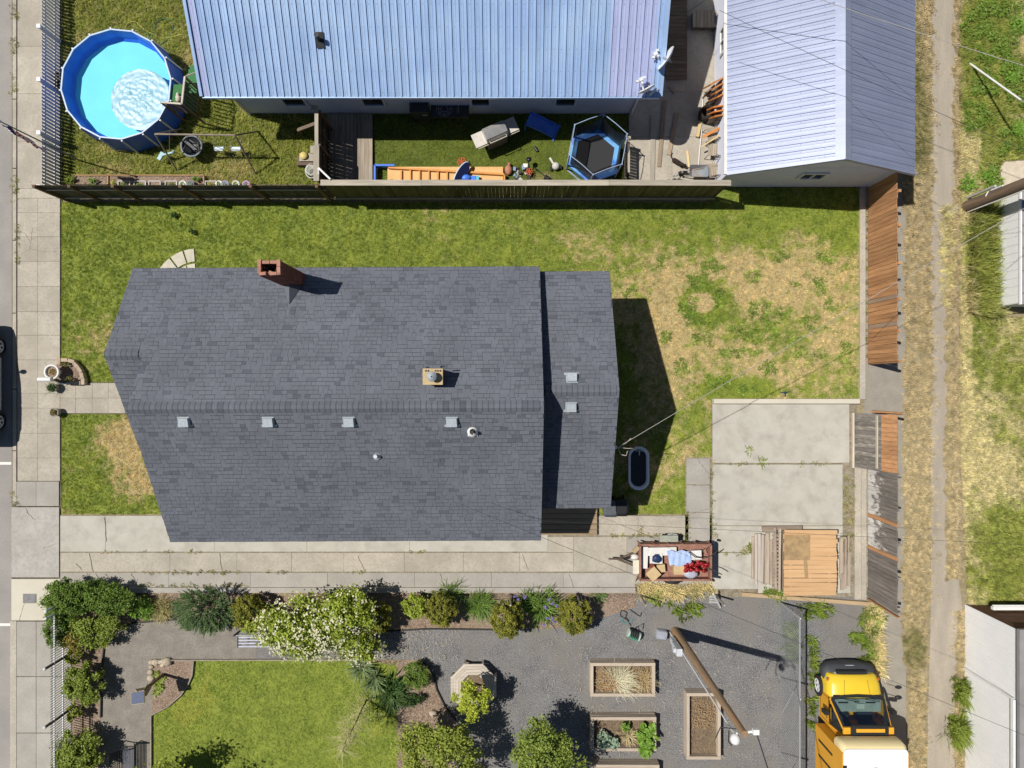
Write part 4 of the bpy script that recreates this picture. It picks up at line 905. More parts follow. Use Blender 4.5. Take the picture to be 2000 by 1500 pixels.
def blades(mb, c, n, L, w, seed, spread=.1, lean=(.2,1.0), curl=.5, mi=0, dirs=None):
    g = random.Random(seed); c = Vector(c)
    for i in range(n):
        a = g.uniform(0,6.2832) if dirs is None else g.gauss(dirs[0],dirs[1]); d = Vector((math.cos(a),math.sin(a),0)); l = L*g.uniform(.55,1.15); ln = g.uniform(*lean)
        st = c+d*spread*g.random()+Vector((g.gauss(0,spread*.4),g.gauss(0,spread*.4),0)); sd = Vector((-d.y,d.x,0))*w/2
        v1 = (d*ln+Vector((0,0,1))).normalized(); p1 = st+v1*l*.5; v2 = (v1+d*curl-Vector((0,0,curl*.5))).normalized(); p2 = p1+v2*l*.5
        b = len(mb.v); mb.v += [tuple(st-sd*.7),tuple(st+sd*.7),tuple(p1+sd),tuple(p1-sd),tuple(p2)]
        mb.f += [[b,b+1,b+2,b+3],[b+3,b+2,b+4]]; mb.m += [mi,mi]; mb.sm += [False,False]
    return mb
def stems(mb, base, tips, r=.03, mi=0, seed=1, forks=3):
    g = random.Random(seed); base = Vector(base)
    for t in tips:
        t = Vector(t); m_ = base.lerp(t,.5)+Vector((g.uniform(-.08,.08),g.uniform(-.08,.08),.1)); mb.tube([base,m_,t],r,5,mi,r1=r*.35)
        for _ in range(forks):
            q = m_.lerp(t,g.uniform(.2,.8)); mb.tube([q,q+Vector((g.uniform(-.3,.3),g.uniform(-.3,.3),g.uniform(.05,.3)))],r*.4,4,mi,r1=r*.12)
    return mb
m_bark = wood('bark', (.16,.12,.085), (.10,.075,.05), rv=.1, axis='z')
def bush(name, px, py, h, rx, ry, label, cat, mat, n, leaf, seed, group=None, K=26, spread=.3, asp=.55, zc=None, trunk=.0, up=.5, extra=None, shell=.55, rzf=None, grow=1.0):
    """bush seen at photo pixel (px,py): crown centre there at height zc; rx, ry in photo pixels"""
    zc = h*.55 if zc is None else zc; c = P(px,py,zc); sc_ = (H-zc)/F; rz = h-zc if rzf is None else rzf
    o = root(name, (c.x,c.y,0), label, cat, group); mb = MB()
    leaf_cloud(mb, c, (rx*sc_*grow,ry*sc_*grow,rz*.95), int(n*1.35), leaf, seed, K, spread, asp, up, shell=shell)
    mats = [mat]
    if extra: mats += extra(mb, c, Vector((rx*sc_,ry*sc_,rz)))
    part('crown', mb, mats, o)
    mb = MB(); g = random.Random(seed+50); b0 = Vector((c.x,c.y,0.0))
    if trunk: mb.tube([b0,b0+Vector((.03,0,zc*.5)),c-Vector((0,0,rz*.3))],trunk,7,r1=trunk*.6)
    bb = b0+Vector((0,0,zc*.5 if trunk else 0))
    tips = [c+Vector((g.uniform(-.7,.7)*rx*sc_, g.uniform(-.7,.7)*ry*sc_, g.uniform(-.2,.6)*rz)) for _ in range(7)]
    stems(mb, bb, tips, max(.018,trunk*.5), seed=seed); part('trunk' if trunk else 'branches', mb, m_bark, o)
    return o
L_yew = leafmat('yew_leaf', (.085,.155,.024), (.18,.26,.04)); L_lime = leafmat('lime_leaf', (.20,.26,.03), (.34,.40,.055))
L_mid = leafmat('mid_leaf', (.14,.195,.03), (.29,.345,.06)); L_gold = leafmat('golden_leaf', (.29,.34,.03), (.46,.51,.07)); L_goldb = leafmat('golden_ball_leaf', (.22,.28,.03), (.36,.40,.05))
L_bronze = leafmat('bronze_leaf', (.20,.17,.04), (.33,.28,.06)); L_dark = leafmat('dark_leaf', (.035,.075,.02), (.08,.14,.035)); L_jun = leafmat('juniper_leaf', (.085,.14,.055), (.16,.235,.095))
L_thuja = leafmat('thuja_leaf', (.20,.205,.028), (.35,.34,.055), (.16,.18,.03)); L_blue = leafmat('blue_green_leaf', (.24,.33,.24), (.36,.45,.33)); L_veg = leafmat('vegetable_leaf', (.12,.23,.03), (.22,.36,.05))
L_grass = leafmat('long_grass_leaf', (.10,.18,.035), (.20,.30,.06)); L_straw = leafmat('straw', (.46,.38,.20), (.62,.54,.32)); L_flower = leafmat('cream_petal', (.55,.52,.33), (.66,.64,.50), tr=.2); L_purp = leafmat('purple_petal', (.20,.13,.42), (.34,.24,.60), tr=.2)
L_tree = leafmat('tree_leaf', (.17,.22,.032), (.33,.37,.065))
# hedge corner behind the spear fence
hg = 'shrubs behind the spear fence'
bush('yew_hedge', 135,1168,1.5,54,42,'dark green clipped yew at the street corner of the garden','shrub',L_yew,9500,.08,21,hg,K=80,spread=.2)
bush('yew_hedge', 208,1172,1.3,72,38,'dark green yew stretching along the driveway beside the corner yew','shrub',L_yew,10000,.08,22,hg,K=90,spread=.18)
bush('yew_hedge', 113,1225,1.3,26,46,'narrow dark yew growing through the top of the spear fence','shrub',L_yew,3600,.075,23,hg,K=26,spread=.25)
bush('loose_shrub', 183,1226,1.1,58,42,'loose yellow green shrub with open twigs under the yews','shrub',L_mid,4200,.09,24,hg,K=44,spread=.24)
bush('bronze_shrub', 150,1250,1.1,28,28,'bronze tinged shrub beside the spear fence','shrub',L_bronze,2000,.08,25,hg)
bush('leafy_perennial', 275,1190,.5,24,22,'small bright green leafy perennial at the end of the hedge','plant',L_veg,1300,.09,26,hg)
bush('golden_ball_shrub', 145,1282,.8,17,20,'small golden clipped shrub next to the bronze shrub','shrub',L_goldb,2200,.05,27,hg,K=30,spread=.18)
bush('loose_shrub', 165,1335,1.2,40,42,'rounded mid green shrub halfway down the spear fence','shrub',L_mid,6000,.09,28,hg,K=56,spread=.2)
bush('golden_ball_shrub', 147,1392,.8,18,20,'golden clipped ball standing alone in the bark by the spear fence','shrub',L_goldb,2200,.05,29,hg,K=30,spread=.18)
bush('loose_shrub', 150,1472,1.4,52,52,'large yellow green shrub at the bottom of the spear fence','shrub',L_mid,8000,.095,30,hg,K=64,spread=.2)
c = P(318,1188); mb = MB(); blades(mb, c, 420, .45, .018, 31, .28); solo('straw_grass_tuft', mb, [leafmat('tan_blade',(.26,.25,.09),(.42,.36,.17))], 'tan ornamental grass between hedge and juniper', 'plant')
# juniper with long sprays
c = P(408,1185,.6); o = root('juniper', (c.x,c.y,0), 'spreading blue green juniper with long feathery sprays', 'shrub')
mb = MB(); g = random.Random(5)
for k in range(420):
    a = g.uniform(0,6.28); d = Vector((math.cos(a),math.sin(a)*.9,0)); rr = g.random()**.5; b = c+Vector((d.x*.95*rr,d.y*.75*rr,.25+.5*(1-rr)+g.uniform(-.2,.2)))
    dr = (d*(.6+rr)+Vector((-.25,-.35,.55))).normalized(); L_ = g.uniform(.22,.42)
    for i in range(34):
        t = g.random(); q = b+dr*L_*t; dd = (dr+Vector((g.uniform(-1,1),g.uniform(-1,1),g.uniform(-1,1)))*.7).normalized(); sd = dd.cross(Vector((g.uniform(-1,1),g.uniform(-1,1),1))).normalized()*.010; e = q+dd*.13*(1.2-t)
        mb.add([q-sd,q+sd,e+sd*.3,e-sd*.3],[(0,1,2,3)])
part('sprays', mb, L_jun, o); mb = MB(); stems(mb, (c.x,c.y,0), [c+Vector((math.cos(a)*.8,math.sin(a)*.6,.3)) for a in (0,1,2,3,4,5)], .035); part('branches', mb, m_bark, o)
# globe arborvitae
gg = 'globe arborvitae along the driveway'
def thuja(px, py, h, rx, label, seed, n=6000, group=gg): return bush('arborvitae', px, py, h, rx, rx*1.05, label, 'shrub', L_thuja, int(n*2.2), .062, seed, group, K=170, spread=.12, asp=.5, zc=h*.48, shell=.8, up=.3, rzf=h*.5, grow=1.12)
thuja(490,1192,1.5,30,'shaded rusty arborvitae between juniper and white rose bush',41); thuja(735,1205,1.7,30,'dark arborvitae half hidden behind the white rose bush',42)
thuja(862,1188,1.6,29,'globe arborvitae standing behind the wooden octagon bench',43); thuja(990,1207,1.9,30,'tall leaning arborvitae left of the purple irises',44,7500); thuja(1122,1201,1.7,31,'golden globe arborvitae right of the purple irises',45)
bush('leafy_perennial', 815,1183,1.0,30,26,'light green leafy shrub just beside the shaded white rose bush','shrub',L_lime,1300,.11,46)
for px,py,n,lb,sd in ((880,1160,260,'upright grassy plant behind the arborvitae near the bench',47),(938,1178,520,'clump of long green grassy leaves between two arborvitae',48)):
    mb = MB(); blades(mb, P(px,py), n, .62, .022, sd, .26); solo('grass_clump', mb, [L_grass], lb, 'plant')
c = P(1062,1180); mb = MB(); blades(mb, c, 300, .75, .035, 49, .42, (.1,.9)); blades(mb, P(1030,1172), 120, .6, .03, 50, .2)
o = solo('iris_clump', mb, [L_grass], 'clump of purple flowering irises between two golden arborvitae', 'plant'); g = random.Random(6); mb = MB()
for px,py in ((1008,1165),(1012,1172),(1072,1170),(1080,1178),(1066,1186),(1088,1182),(1070,1206),(1078,1210),(1062,1222),(1083,1214),(1024,1166)):
    q = P(px,py,.8); leaf_cloud(mb, q, (.08,.08,.06), 26, .075, px, K=6)
part('flowers', mb, L_purp, o)
mb = MB(); blades(mb, P(1168,1161), 90, .25, .03, 52, .2); solo('grass_clump', mb, [L_grass], 'small green tuft in the gravel by the wire fence', 'plant')
# white rose bush
def flowers(n, bias):
    def f(mb, c, r):
        g = random.Random(n)
        for i in range(n):
            while True:
                v = Vector((g.uniform(-1,1),g.uniform(-1,1),g.uniform(-.1,1)))
                if .6 < v.length < 1.02 and g.random() < .25+bias(v): break
            q = c+Vector((v.x*r.x,v.y*r.y,v.z*r.z))*1.02; m_ = g.choice((2,3,3,5))
            for j in range(m_):
                p = q+Vector((g.uniform(-.08,.08),g.uniform(-.08,.08),g.uniform(-.04,.06)))
                nr = (v+Vector((g.uniform(-.6,.6),g.uniform(-.6,.6),.9))).normalized(); u = nr.orthogonal().normalized(); w = nr.cross(u); k = g.uniform(.022,.042)
                mb.add([p+(u*math.cos(t)+w*math.sin(t))*k for t in (0,1.05,2.09,3.14,4.19,5.24)], [(0,1,2,3,4,5)], 1)
        return [L_flower]
    return f
bush('rose_bush', 612,1222,2.5,118,66,'large shrub rose covered in white blossom over the garden bench','shrub',L_lime,8500,.115,61,K=64,spread=.24,zc=1.35,extra=flowers(480, lambda v: .75-.6*v.y if v.x<.4 else .1))
bush('lime_shrub', 688,1190,2.5,58,48,'bright lime green leafy shrub behind the white rose bush','shrub',L_lime,4600,.115,62,K=36,spread=.25,zc=1.5,extra=flowers(90, lambda v: .5 if v.y<-.1 else .02))
bush('rose_bush', 705,1258,1.9,48,42,'smaller white rose drooping over the lawn corner','shrub',L_lime,2400,.105,63,K=26,spread=.28,zc=1.1,extra=flowers(80, lambda v: .2))
# bed by the lawn corner
bush('round_shrub', 815,1318,1.0,31,28,'dense round green shrub at the bed edge facing the octagon bench','shrub',L_yew,4200,.06,65,K=44,spread=.2)
mb = MB(); blades(mb, P(768,1350), 240, .55, .06, 66, .35, (.3,1.3)); o = solo('dark_glossy_plant', mb, [L_dark], 'dark glossy long leaved plant beside the round green shrub', 'plant')
bush('dark_shrub', 800,1366,.6,26,16,'low dark green shrub in front of the glossy plant','shrub',L_dark,1100,.07,67)
for px,py,sd,lb in ((706,1300,68,'spiky yucca like plant with grey leaves under the drooping rose'),(735,1325,69,'second spiky plant in the shade next to the glossy plant')):
    mb = MB(); blades(mb, P(px,py), 90, .7, .05, sd, .12, (.3,1.6), .3); solo('yucca', mb, [leafmat('yucca_leaf',(.12,.17,.06),(.26,.32,.17))], lb, 'plant')
# bare twiggy sapling
b0 = P(716,1366); o = root('bare_sapling', b0, 'bare pale twigged sapling leaning over the garden lawn', 'tree'); mb = MB(); g = random.Random(8)
tp = P(668,1470,3.0); m1 = b0.lerp(tp,.35)+Vector((0,0,.3)); pts = [b0,m1,b0.lerp(tp,.7)+Vector((-.05,0,.15)),tp]; mb.tube(pts,.035,6,r1=.008); part('trunk', mb, m_bark, o)
mb = MB()
for k in range(130):
    t = g.uniform(.05,.97); i = min(2,int(t*3)); q = pts[i].lerp(pts[i+1],t*3-i); a = g.uniform(0,6.28); L_ = g.uniform(.3,.95)*(1.15-t*.5); d = Vector((math.cos(a),math.sin(a),g.uniform(.0,.6)))*L_
    e = q+d; md = q+d*.5+Vector((0,0,.06)); mb.tube([q,md,e+Vector((0,0,-.08))],.011,3,r1=.005)
    for _ in range(3):
        s_ = md.lerp(e,g.random()); mb.tube([s_,s_+Vector((g.uniform(-.22,.22),g.uniform(-.22,.22),g.uniform(-.05,.15)))],.004,3,r1=.002)
part('twigs', mb, M('pale_twig',(.62,.58,.27),(.5,.46,.22),rough=.8), o)
# trees at the bottom edge and in the bench
bush('golden_tree', 925,1364,2.2,38,42,'small golden leaved tree growing through the octagon bench','tree',L_gold,3600,.085,71,K=34,spread=.26,zc=1.55,trunk=.05,rzf=.65)
bush('leafy_tree', 858,1475,3.2,92,78,'yellow green leafy tree beside the mulch bed, nearest the lawn','tree',L_tree,11000,.10,72,K=80,spread=.2,zc=2.0,trunk=.09,rzf=1.2)
bush('leafy_tree', 1062,1478,3.2,78,82,'pointed mid green tree beside the raised vegetable beds','tree',leafmat('tree_leaf_green',(.135,.195,.036),(.28,.34,.065)),11000,.10,73,K=80,spread=.2,zc=1.9,trunk=.09,rzf=1.4)
bush('leafy_tree', 285,1590,3.4,110,84,'dark tree below the garden lawn casting a lobed shade','tree',L_tree,9000,.14,74,K=40,zc=2.2,trunk=.09,rzf=1.2)
# weeds against the workshop wall, field tufts
for px,py,sd,lb,r_ in ((1880,1350,81,'bushy green weed against the white workshop wall nearer the field',.30),(1868,1425,82,'taller bushy green weed against the white workshop wall further down',.34)):
    mb = MB(); blades(mb, P(px,py), 320, .75, .03, sd, r_, (.1,.8), .3); leaf_cloud(mb, P(px,py,.4), (r_,r_,.35), 500, .06, sd); solo('weed_clump', mb, [L_mid], lb, 'plant')
for px,py,sd,lb,n in ((1462,880,83,'spiky weed star growing in the upper slab of the parking pad',26),(1487,903,84,'leafy weed in the joint of the parking pad',34),(1468,1068,85,'weed tuft at the pad joint beside the old grey planks',90),(1510,1158,86,'broad weed clump by the lower edge of the lumber pile',120)):
    mb = MB(); blades(mb, P(px,py,.03), n, .22, .016, sd, .09, (.5,1.8), .5); solo('weed', mb, [L_mid], lb, 'weed')
for px,py,sd,lb,n,cl in ((1895,8,87,0,0,0),):
    pass
for k,(px,py) in enumerate(((1975,150),(1985,50),(1930,345),(1985,255),(1890,360))):
    mb = MB(); blades(mb, P(px,py), 80, .35, .05, 90+k, .2, (.3,1.4), .4); leaf_cloud(mb, P(px,py,.12), (.3,.3,.14), 120, .11, 95+k)
    solo('broadleaf_weed', mb, [L_veg], ('broadleaf weed in bare soil right of the white guy guard','broadleaf weed at the bare patch near the upper field edge','broadleaf weed left of the pale paving','broadleaf weed above the pale paving','broadleaf weed beside the alley above the big pole')[k], 'weed', 'broadleaf weeds in the field')
for px,py,lb,sd in ((340,420,'small dark shrub start in the front lawn nearer the fence',101),(375,453,'small dark shrub start in the front lawn nearer the stepping stones',102)):
    mb = MB(); leaf_cloud(mb, P(px,py,.12), (.13,.13,.13), 420, .05, sd); o = solo('young_shrub', mb, [L_dark], lb, 'plant', 'young shrubs in the lawn')
# ================================================================ THINGS IN THE YARDS
def loft(mb, secs, mi=0, cap=True, smooth=True):
    n = len(secs[0]); vs = [v for s_ in secs for v in s_]
    mb.add(vs, [(i*n+k, i*n+(k+1)%n, (i+1)*n+(k+1)%n, (i+1)*n+k) for i in range(len(secs)-1) for k in range(n)], mi, smooth)
    if cap: mb.add(secs[0], [tuple(range(n-1,-1,-1))], mi); mb.add(secs[-1], [tuple(range(n))], mi)
def rring(cx, cy, w, d, r, z, n=5, rz=0):
    o = []
    for sx,sy,a0 in ((1,1,0),(-1,1,90),(-1,-1,180),(1,-1,270)):
        for k in range(n):
            t = R(a0+90*k/(n-1)); x = sx*(w/2-r)+r*math.cos(t); y = sy*(d/2-r)+r*math.sin(t)
            o.append(Vector((cx+x*math.cos(rz)-y*math.sin(rz), cy+x*math.sin(rz)+y*math.cos(rz), z)))
    return o
# ---------------------------------------------------------------- pool
m_pool = M('pool_blue', (.055,.17,.72), (.045,.14,.64), sc=2, rough=.4); m_pfl = M('pool_floor', (.30,.74,.86), (.27,.69,.83), sc=1.2, rough=.6)
def watermat():
    t = NT('pool_water'); tr = t.n('ShaderNodeBsdfTransparent'); tr.inputs[0].default_value = (.78,.96,.98,1); gl = t.n('ShaderNodeBsdfGlossy'); gl.inputs['Roughness'].default_value = .03
    b = t.n('ShaderNodeBump'); b.inputs['Strength'].default_value = .15; t.l(t.noise(t.pos(), 5, 3), b.inputs['Height']); t.l(b.outputs[0], gl.inputs['Normal'])
    f = t.n('ShaderNodeFresnel'); f.inputs[0].default_value = 1.33; mx = t.n('ShaderNodeMixShader'); t.l(f.outputs[0], mx.inputs[0]); t.l(tr.outputs[0], mx.inputs[1]); t.l(gl.outputs[0], mx.inputs[2]); t.l(mx.outputs[0], t.out.inputs[0]); return t.m
pc = P(226,164,1.2); pc.z = 0; PR = 2.02; NP = 16
pool = root('swimming_pool', pc, 'round blue above ground pool with a bubble cover floating in it', 'pool')
def ring(r, z, n=NP, a0=.1): return [pc+Vector((r*math.cos(6.2832*k/n+a0), r*math.sin(6.2832*k/n+a0), z)) for k in range(n)]
mb = MB()
for r0,z0,r1,z1 in ((PR+.10,0,PR+.03,1.16),):
    a, b = ring(r0,z0), ring(r1,z1); mb.add(a+b, [(k,(k+1)%NP,NP+(k+1)%NP,NP+k) for k in range(NP)])
a, b, c_ = ring(PR-.03,1.16), ring(PR-.06,.72), ring(PR-.16,.60); mb.add(a+b+c_, [(NP+k,NP+(k+1)%NP,(k+1)%NP,k) for k in range(NP)]+[(2*NP+k,2*NP+(k+1)%NP,NP+(k+1)%NP,NP+k) for k in range(NP)])
part('wall', mb, m_pool, pool)
mb = MB(); mb.poly(ring(PR-.15,.602)); part('floor', mb, m_pfl, pool)
mb = MB(); rg = ring(PR,1.18)
for k in range(NP): mb.bar(rg[k], rg[(k+1)%NP], .05, .04)
part('rim', mb, M('pale_blue_rim',(.50,.60,.80),(.44,.54,.74),rough=.4), pool)
mb = MB(); a, b = ring(PR+.14,0), ring(PR+.06,1.18)
for k in range(NP): mb.bar(a[k], b[k], .05, .05)
part('upright', mb, m_white, pool)
mb = MB(); mb.poly(ring(PR-.045,1.0)); part('water', mb, watermat(), pool)
cc = P(279,197,.95); mb = MB(); g = random.Random(3); NR, NA = 26, 72; vs = [(cc.x,cc.y,1.04)]; from mathutils import noise as mn
for i in range(1,NR+1):
    for k in range(NA):
        r = 1.12*i/NR*(1+.012*math.sin(9*k)) ; t = 6.2832*k/NA; x, y = cc.x+r*math.cos(t), cc.y+r*math.sin(t)
        if (Vector((x,y,0))-pc).length > PR-.1: q = pc+(Vector((x,y,0))-pc).normalized()*(PR-.1); x, y = q.x, q.y
        h = .05*mn.noise(Vector((x*5,y*11,0)))+.03*mn.noise(Vector((x*14,y*9,3))); vs.append((x,y,1.045+abs(h)*1.0))
mb.add(vs, [(0,1+k,1+(k+1)%NA) for k in range(NA)]+[(1+(i-1)*NA+k,1+i*NA+k,1+i*NA+(k+1)%NA,1+(i-1)*NA+(k+1)%NA) for i in range(1,NR) for k in range(NA)], 0, True)
solo('pool_cover', mb, M('bubble_cover',(.22,.44,.56),(.30,.52,.63),sc=7,rough=.4,spec=.5), 'wrinkled silvery blue round bubble cover floating in the pool', 'pool cover')
mb = MB(); q = P(113,145,.6); mb.cyl((q.x,q.y,.0),(q.x,q.y,.55),.12,n=10); mb.box((q.x,q.y-.3,.3),(.25,.3,.3)); mb.tube([(q.x,q.y,.5),(q.x+.15,q.y-.1,.7),(q.x+.3,q.y-.1,.9)],.03,6); solo('pool_pump', mb, m_dark, 'black pool pump between the picket fence and the pool', 'pump')
# ladder deck beside the pool
m_green = M('green_deck', (.055,.20,.07), (.045,.16,.055), sc=6, rough=.8); m_cream = M('cream_rail', (.62,.56,.46), (.5,.45,.36), sc=5, rough=.7); m_brn = wood('brown_rail', (.16,.10,.06), (.11,.07,.04), axis='z')
a, b = P(334,165,1.1), P(359,201,1.1); dk = root('pool_deck', (b.x,b.y,0), 'small green pool deck with cream railings and steps', 'pool deck')
mb = MB(); mb.box(((a.x+b.x)/2,(a.y+b.y)/2,1.07),(b.x-a.x,a.y-b.y,.06)); part('platform', mb, m_green, dk)
mb = MB()
for k in range(4): z = .9-.2*k; q = P(372+7*k*.4,157-8*k,z); mb.box((q.x+.1,q.y,z),(.55,.2,.05))
part('step', mb, m_green, dk)
c0, c1 = P(361,164,.55), P(384,216,.55); mb = MB(); mb.box(((c0.x+c1.x)/2,(c0.y+c1.y)/2,.5),(c1.x-c0.x,c0.y-c1.y,.05)); part('lower_platform', mb, m_green, dk)
z = 1.95; k0, k1, k2 = P(361,150,z), P(355,203,z), P(315,200,z); mb = MB(); mb.bar(k0,k1,.06,.05); mb.bar(k1,k2,.06,.05); mb.bar(k0,k0+Vector((.05,.45,-.7)),.05,.04); part('handrail', mb, m_cream, dk)
mb = MB()
for i in range(8): t = i/7; q = k0.lerp(k1,t); mb.bar(q, (q.x+.03,q.y,.52), .035,.035)
for i in range(1,6): t = i/6; q = k1.lerp(k2,t); mb.bar(q, (q.x,q.y-.02,1.08), .03,.03)
for q in (k0,k1,k2): mb.bar(q, (q.x,q.y,.0), .06,.06)
part('baluster', mb, m_brn, dk)
q = P(348,190,1.2); mb = MB(); mb.ball((q.x,q.y-.05,1.2),(.1,.13,.09),10,6,seed=2,rough=.15); mb.ball((q.x-.03,q.y+.1,1.17),(.06,.09,.06),8,5,seed=3,rough=.15); mb.bar((q.x+.08,q.y+.05,1.15),(q.x+.12,q.y-.15,1.15),.04,.05); solo('pale_towel', mb, m_cream, 'pale crumpled towel lying on the green pool deck', 'towel')
# hoses on the pool lawn
def hose(name, pts, r, mat, label, z=.03):
    mb = MB(); w = [P(x,y)+Vector((0,0,z)) for x,y in pts]; o = []
    for i in range(len(w)-1):
        p0,p1,p2,p3 = w[max(i-1,0)],w[i],w[i+1],w[min(i+2,len(w)-1)]
        for k in range(5):
            t = k/5; o.append(.5*((2*p1)+(p2-p0)*t+(2*p0-5*p1+4*p2-p3)*t*t+(3*p1-p0-3*p2+p3)*t**3))
    mb.tube(o+[w[-1]], r, 5); return solo(name, mb, mat, label, 'hose')
hose('garden_hose', [(246,55),(252,45),(265,43),(275,52),(285,60),(300,68),(320,75),(340,72),(355,68),(370,71)], .014, flat('yellow_hose',(.55,.50,.12),.5), 'yellow hose lying behind the pool on the grass')
hose('garden_hose', [(262,55),(275,58),(290,70),(300,82),(306,75),(300,66),(290,70),(296,82),(310,88),(330,75),(338,55),(337,40),(320,37),(306,45),(301,60)], .013, flat('green_hose',(.06,.22,.16),.5), 'green hose looped on the grass beside the blue house corner')
hose('garden_hose', [(1302,42),(1325,36),(1350,22),(1378,0),(1390,-20)], .013, flat('grey_green_hose',(.12,.22,.19),.5), 'grey green hose crossing the shaded passage', z=.15)
# swing set
sz = 1.82; A0, A1 = P(303,262,sz), P(459,264,sz); m_frm = M('tan_tube',(.30,.25,.19),(.22,.18,.14),rough=.6)
ss = root('swing_set', P(400,290), 'tan tubular swing set frame with seats and a round nest', 'swing set')
mb = MB(); mb.cyl(A0,A1,.035,n=8); part('top_bar', mb, m_frm, ss)
for ap, fs in ((A0,((346,334),(357,251))),(A1,((500,341),(505,256)))):
    for f in fs: mb = MB(); mb.cyl(ap, P(*f), .03, n=8); part('leg', mb, m_frm, ss)
m_blk = flat('black_plastic',(.018,.019,.022),.35); m_rope = flat('rope',(.30,.26,.2),.9); m_seat = M('pale_blue_plastic',(.62,.72,.80),(.55,.66,.76),rough=.4)
nc = P(375,286,.55); mb = MB(); mb.lathe([(.02,-.12),(.25,-.10),(.37,.02)],nc,24); o = part('nest', mb, m_blk, ss)
mb = MB(); mb.tube([nc+Vector((.385*math.cos(t/4),.385*math.sin(t/4),.04)) for t in range(26)], .035, 6); part('nest_rim', mb, M('grey_foam',(.25,.29,.33),(.2,.24,.28)), o)
mb = MB()
for a in (.6,2.5,3.7,5.6): mb.tube([nc+Vector((.38*math.cos(a),.38*math.sin(a),.05)), A0.lerp(A1,.42 if math.cos(a)<0 else .52)], .012, 4)
part('rope', mb, m_rope, ss)
mb = MB(); mb.bar(nc+Vector((-.25,.2,.02)),nc+Vector((.22,-.2,.0)),.1,.03); mb.bar(nc+Vector((-.1,.25,.0)),nc+Vector((.25,.02,.0)),.03,.02); part('nest_strap', mb, M('grey_strap',(.16,.16,.17),(.12,.12,.13)), o)
for px in (428,461):
    c = P(px,291,.45); mb = MB(); loft(mb,[rring(c.x,c.y,.34,.13,.06,.43),rring(c.x,c.y,.38,.16,.07,.47),rring(c.x,c.y,.32,.12,.05,.475)]); o = part('swing_seat', mb, m_seat, ss)
    mb = MB()
    for s_ in (-1,1): mb.ball((c.x+s_*.17,c.y+.07,.47),.035,8,5); mb.tube([(c.x+s_*.18,c.y,.46), A0.lerp(A1,(px-303)/156+s_*.06)],.008,4)
    part('chain', mb, m_galv, o)
c = P(316,303,.4); mb = MB(); mb.bar(P(310,312,.4),P(318,298,.4),.14,.06); mb.bar(P(314,304,.42),P(336,298,.42),.06,.05); mb.ball(P(338,297,.42),.06,8,5); mb.bar(P(332,300,.42),P(340,294,.42),.04,.04); part('glider', mb, M('teal_plastic',(.30,.50,.55),(.26,.44,.50),rough=.4), ss)
mb = MB()
for a,b in (((331,255),(331,300)),((487,262),(487,308))): mb.tube([P(*a,1.2),P(*b,.3)],.012,4)
part('hanging_rod', mb, m_rope, ss)
# planter box along the fence, crates and pots
m_pl = wood('planter_wood',(.42,.27,.14),(.33,.2,.1),axis='x')
a, b = P(147,345), P(402,362); o = root('planter_box', ((a.x+b.x)/2,b.y,0), 'long wooden planter box of soil behind the board fence', 'planter')
mb = MB(); mb.box(((a.x+b.x)/2,(a.y+b.y)/2,.07),(b.x-a.x,a.y-b.y,.14)); part('soil', mb, m_mulch, o)
mb = MB(); mb.bar((a.x,a.y,.10),(b.x,a.y,.10),.04,.2); mb.bar((b.x,a.y,.10),(b.x,b.y,.10),.04,.2); mb.bar((P(216,350).x,a.y,.10),(P(216,350).x,b.y,.10),.04,.2); part('board', mb, m_pl, o)
for px,py,sd,n,r,m_,lb in ((135,352,201,600,.22,L_mid,'leafy yellow green plant at the picket fence end of the planter'),(182,355,202,260,.17,L_veg,'small leafy plant in the planter soil near the street end'),(383,350,203,200,.15,L_veg,'small leafy plant at the far end of the planter'),(222,358,204,120,.1,L_gold,'tiny golden plant in the planter beside the cross board')):
    mb = MB(); leaf_cloud(mb, P(px,py,.26), (r,r,.14), n, .055, sd); solo('planter_plant', mb, [m_], lb, 'plant')
for k,px in enumerate((242,273,302,334,412)):
    q = P(px,360,.35); mb = MB(); w, d = .43, .24
    for s_ in (-1,1): mb.bar((q.x-w/2,q.y+s_*d/2,.34),(q.x+w/2,q.y+s_*d/2,.34),.02,.05); mb.bar((q.x+s_*w/2,q.y-d/2,.34),(q.x+s_*w/2,q.y+d/2,.34),.02,.05)
    for sx in (-1,1):
        for sy in (-1,1): mb.bar((q.x+sx*w/2,q.y+sy*d/2,0),(q.x+sx*w/2,q.y+sy*d/2,.34),.02,.02)
    o = solo('plant_crate', mb, m_white, 'white rimmed plant crate, %s from the street behind the fence' % ('first','second','third, without a seedling','fourth','fifth, past the planter end')[k], 'crate', 'white crates behind the fence')
    mb = MB(); mb.box((q.x,q.y,.2),(w-.04,d-.04,.2)); part('soil', mb, m_mulch, o)
    if k != 2: mb = MB(); leaf_cloud(mb, (q.x,q.y,.36), (.13,.08,.08), 90, .05, 210+k); part('seedling', mb, [L_veg if k != 4 else L_gold], o)
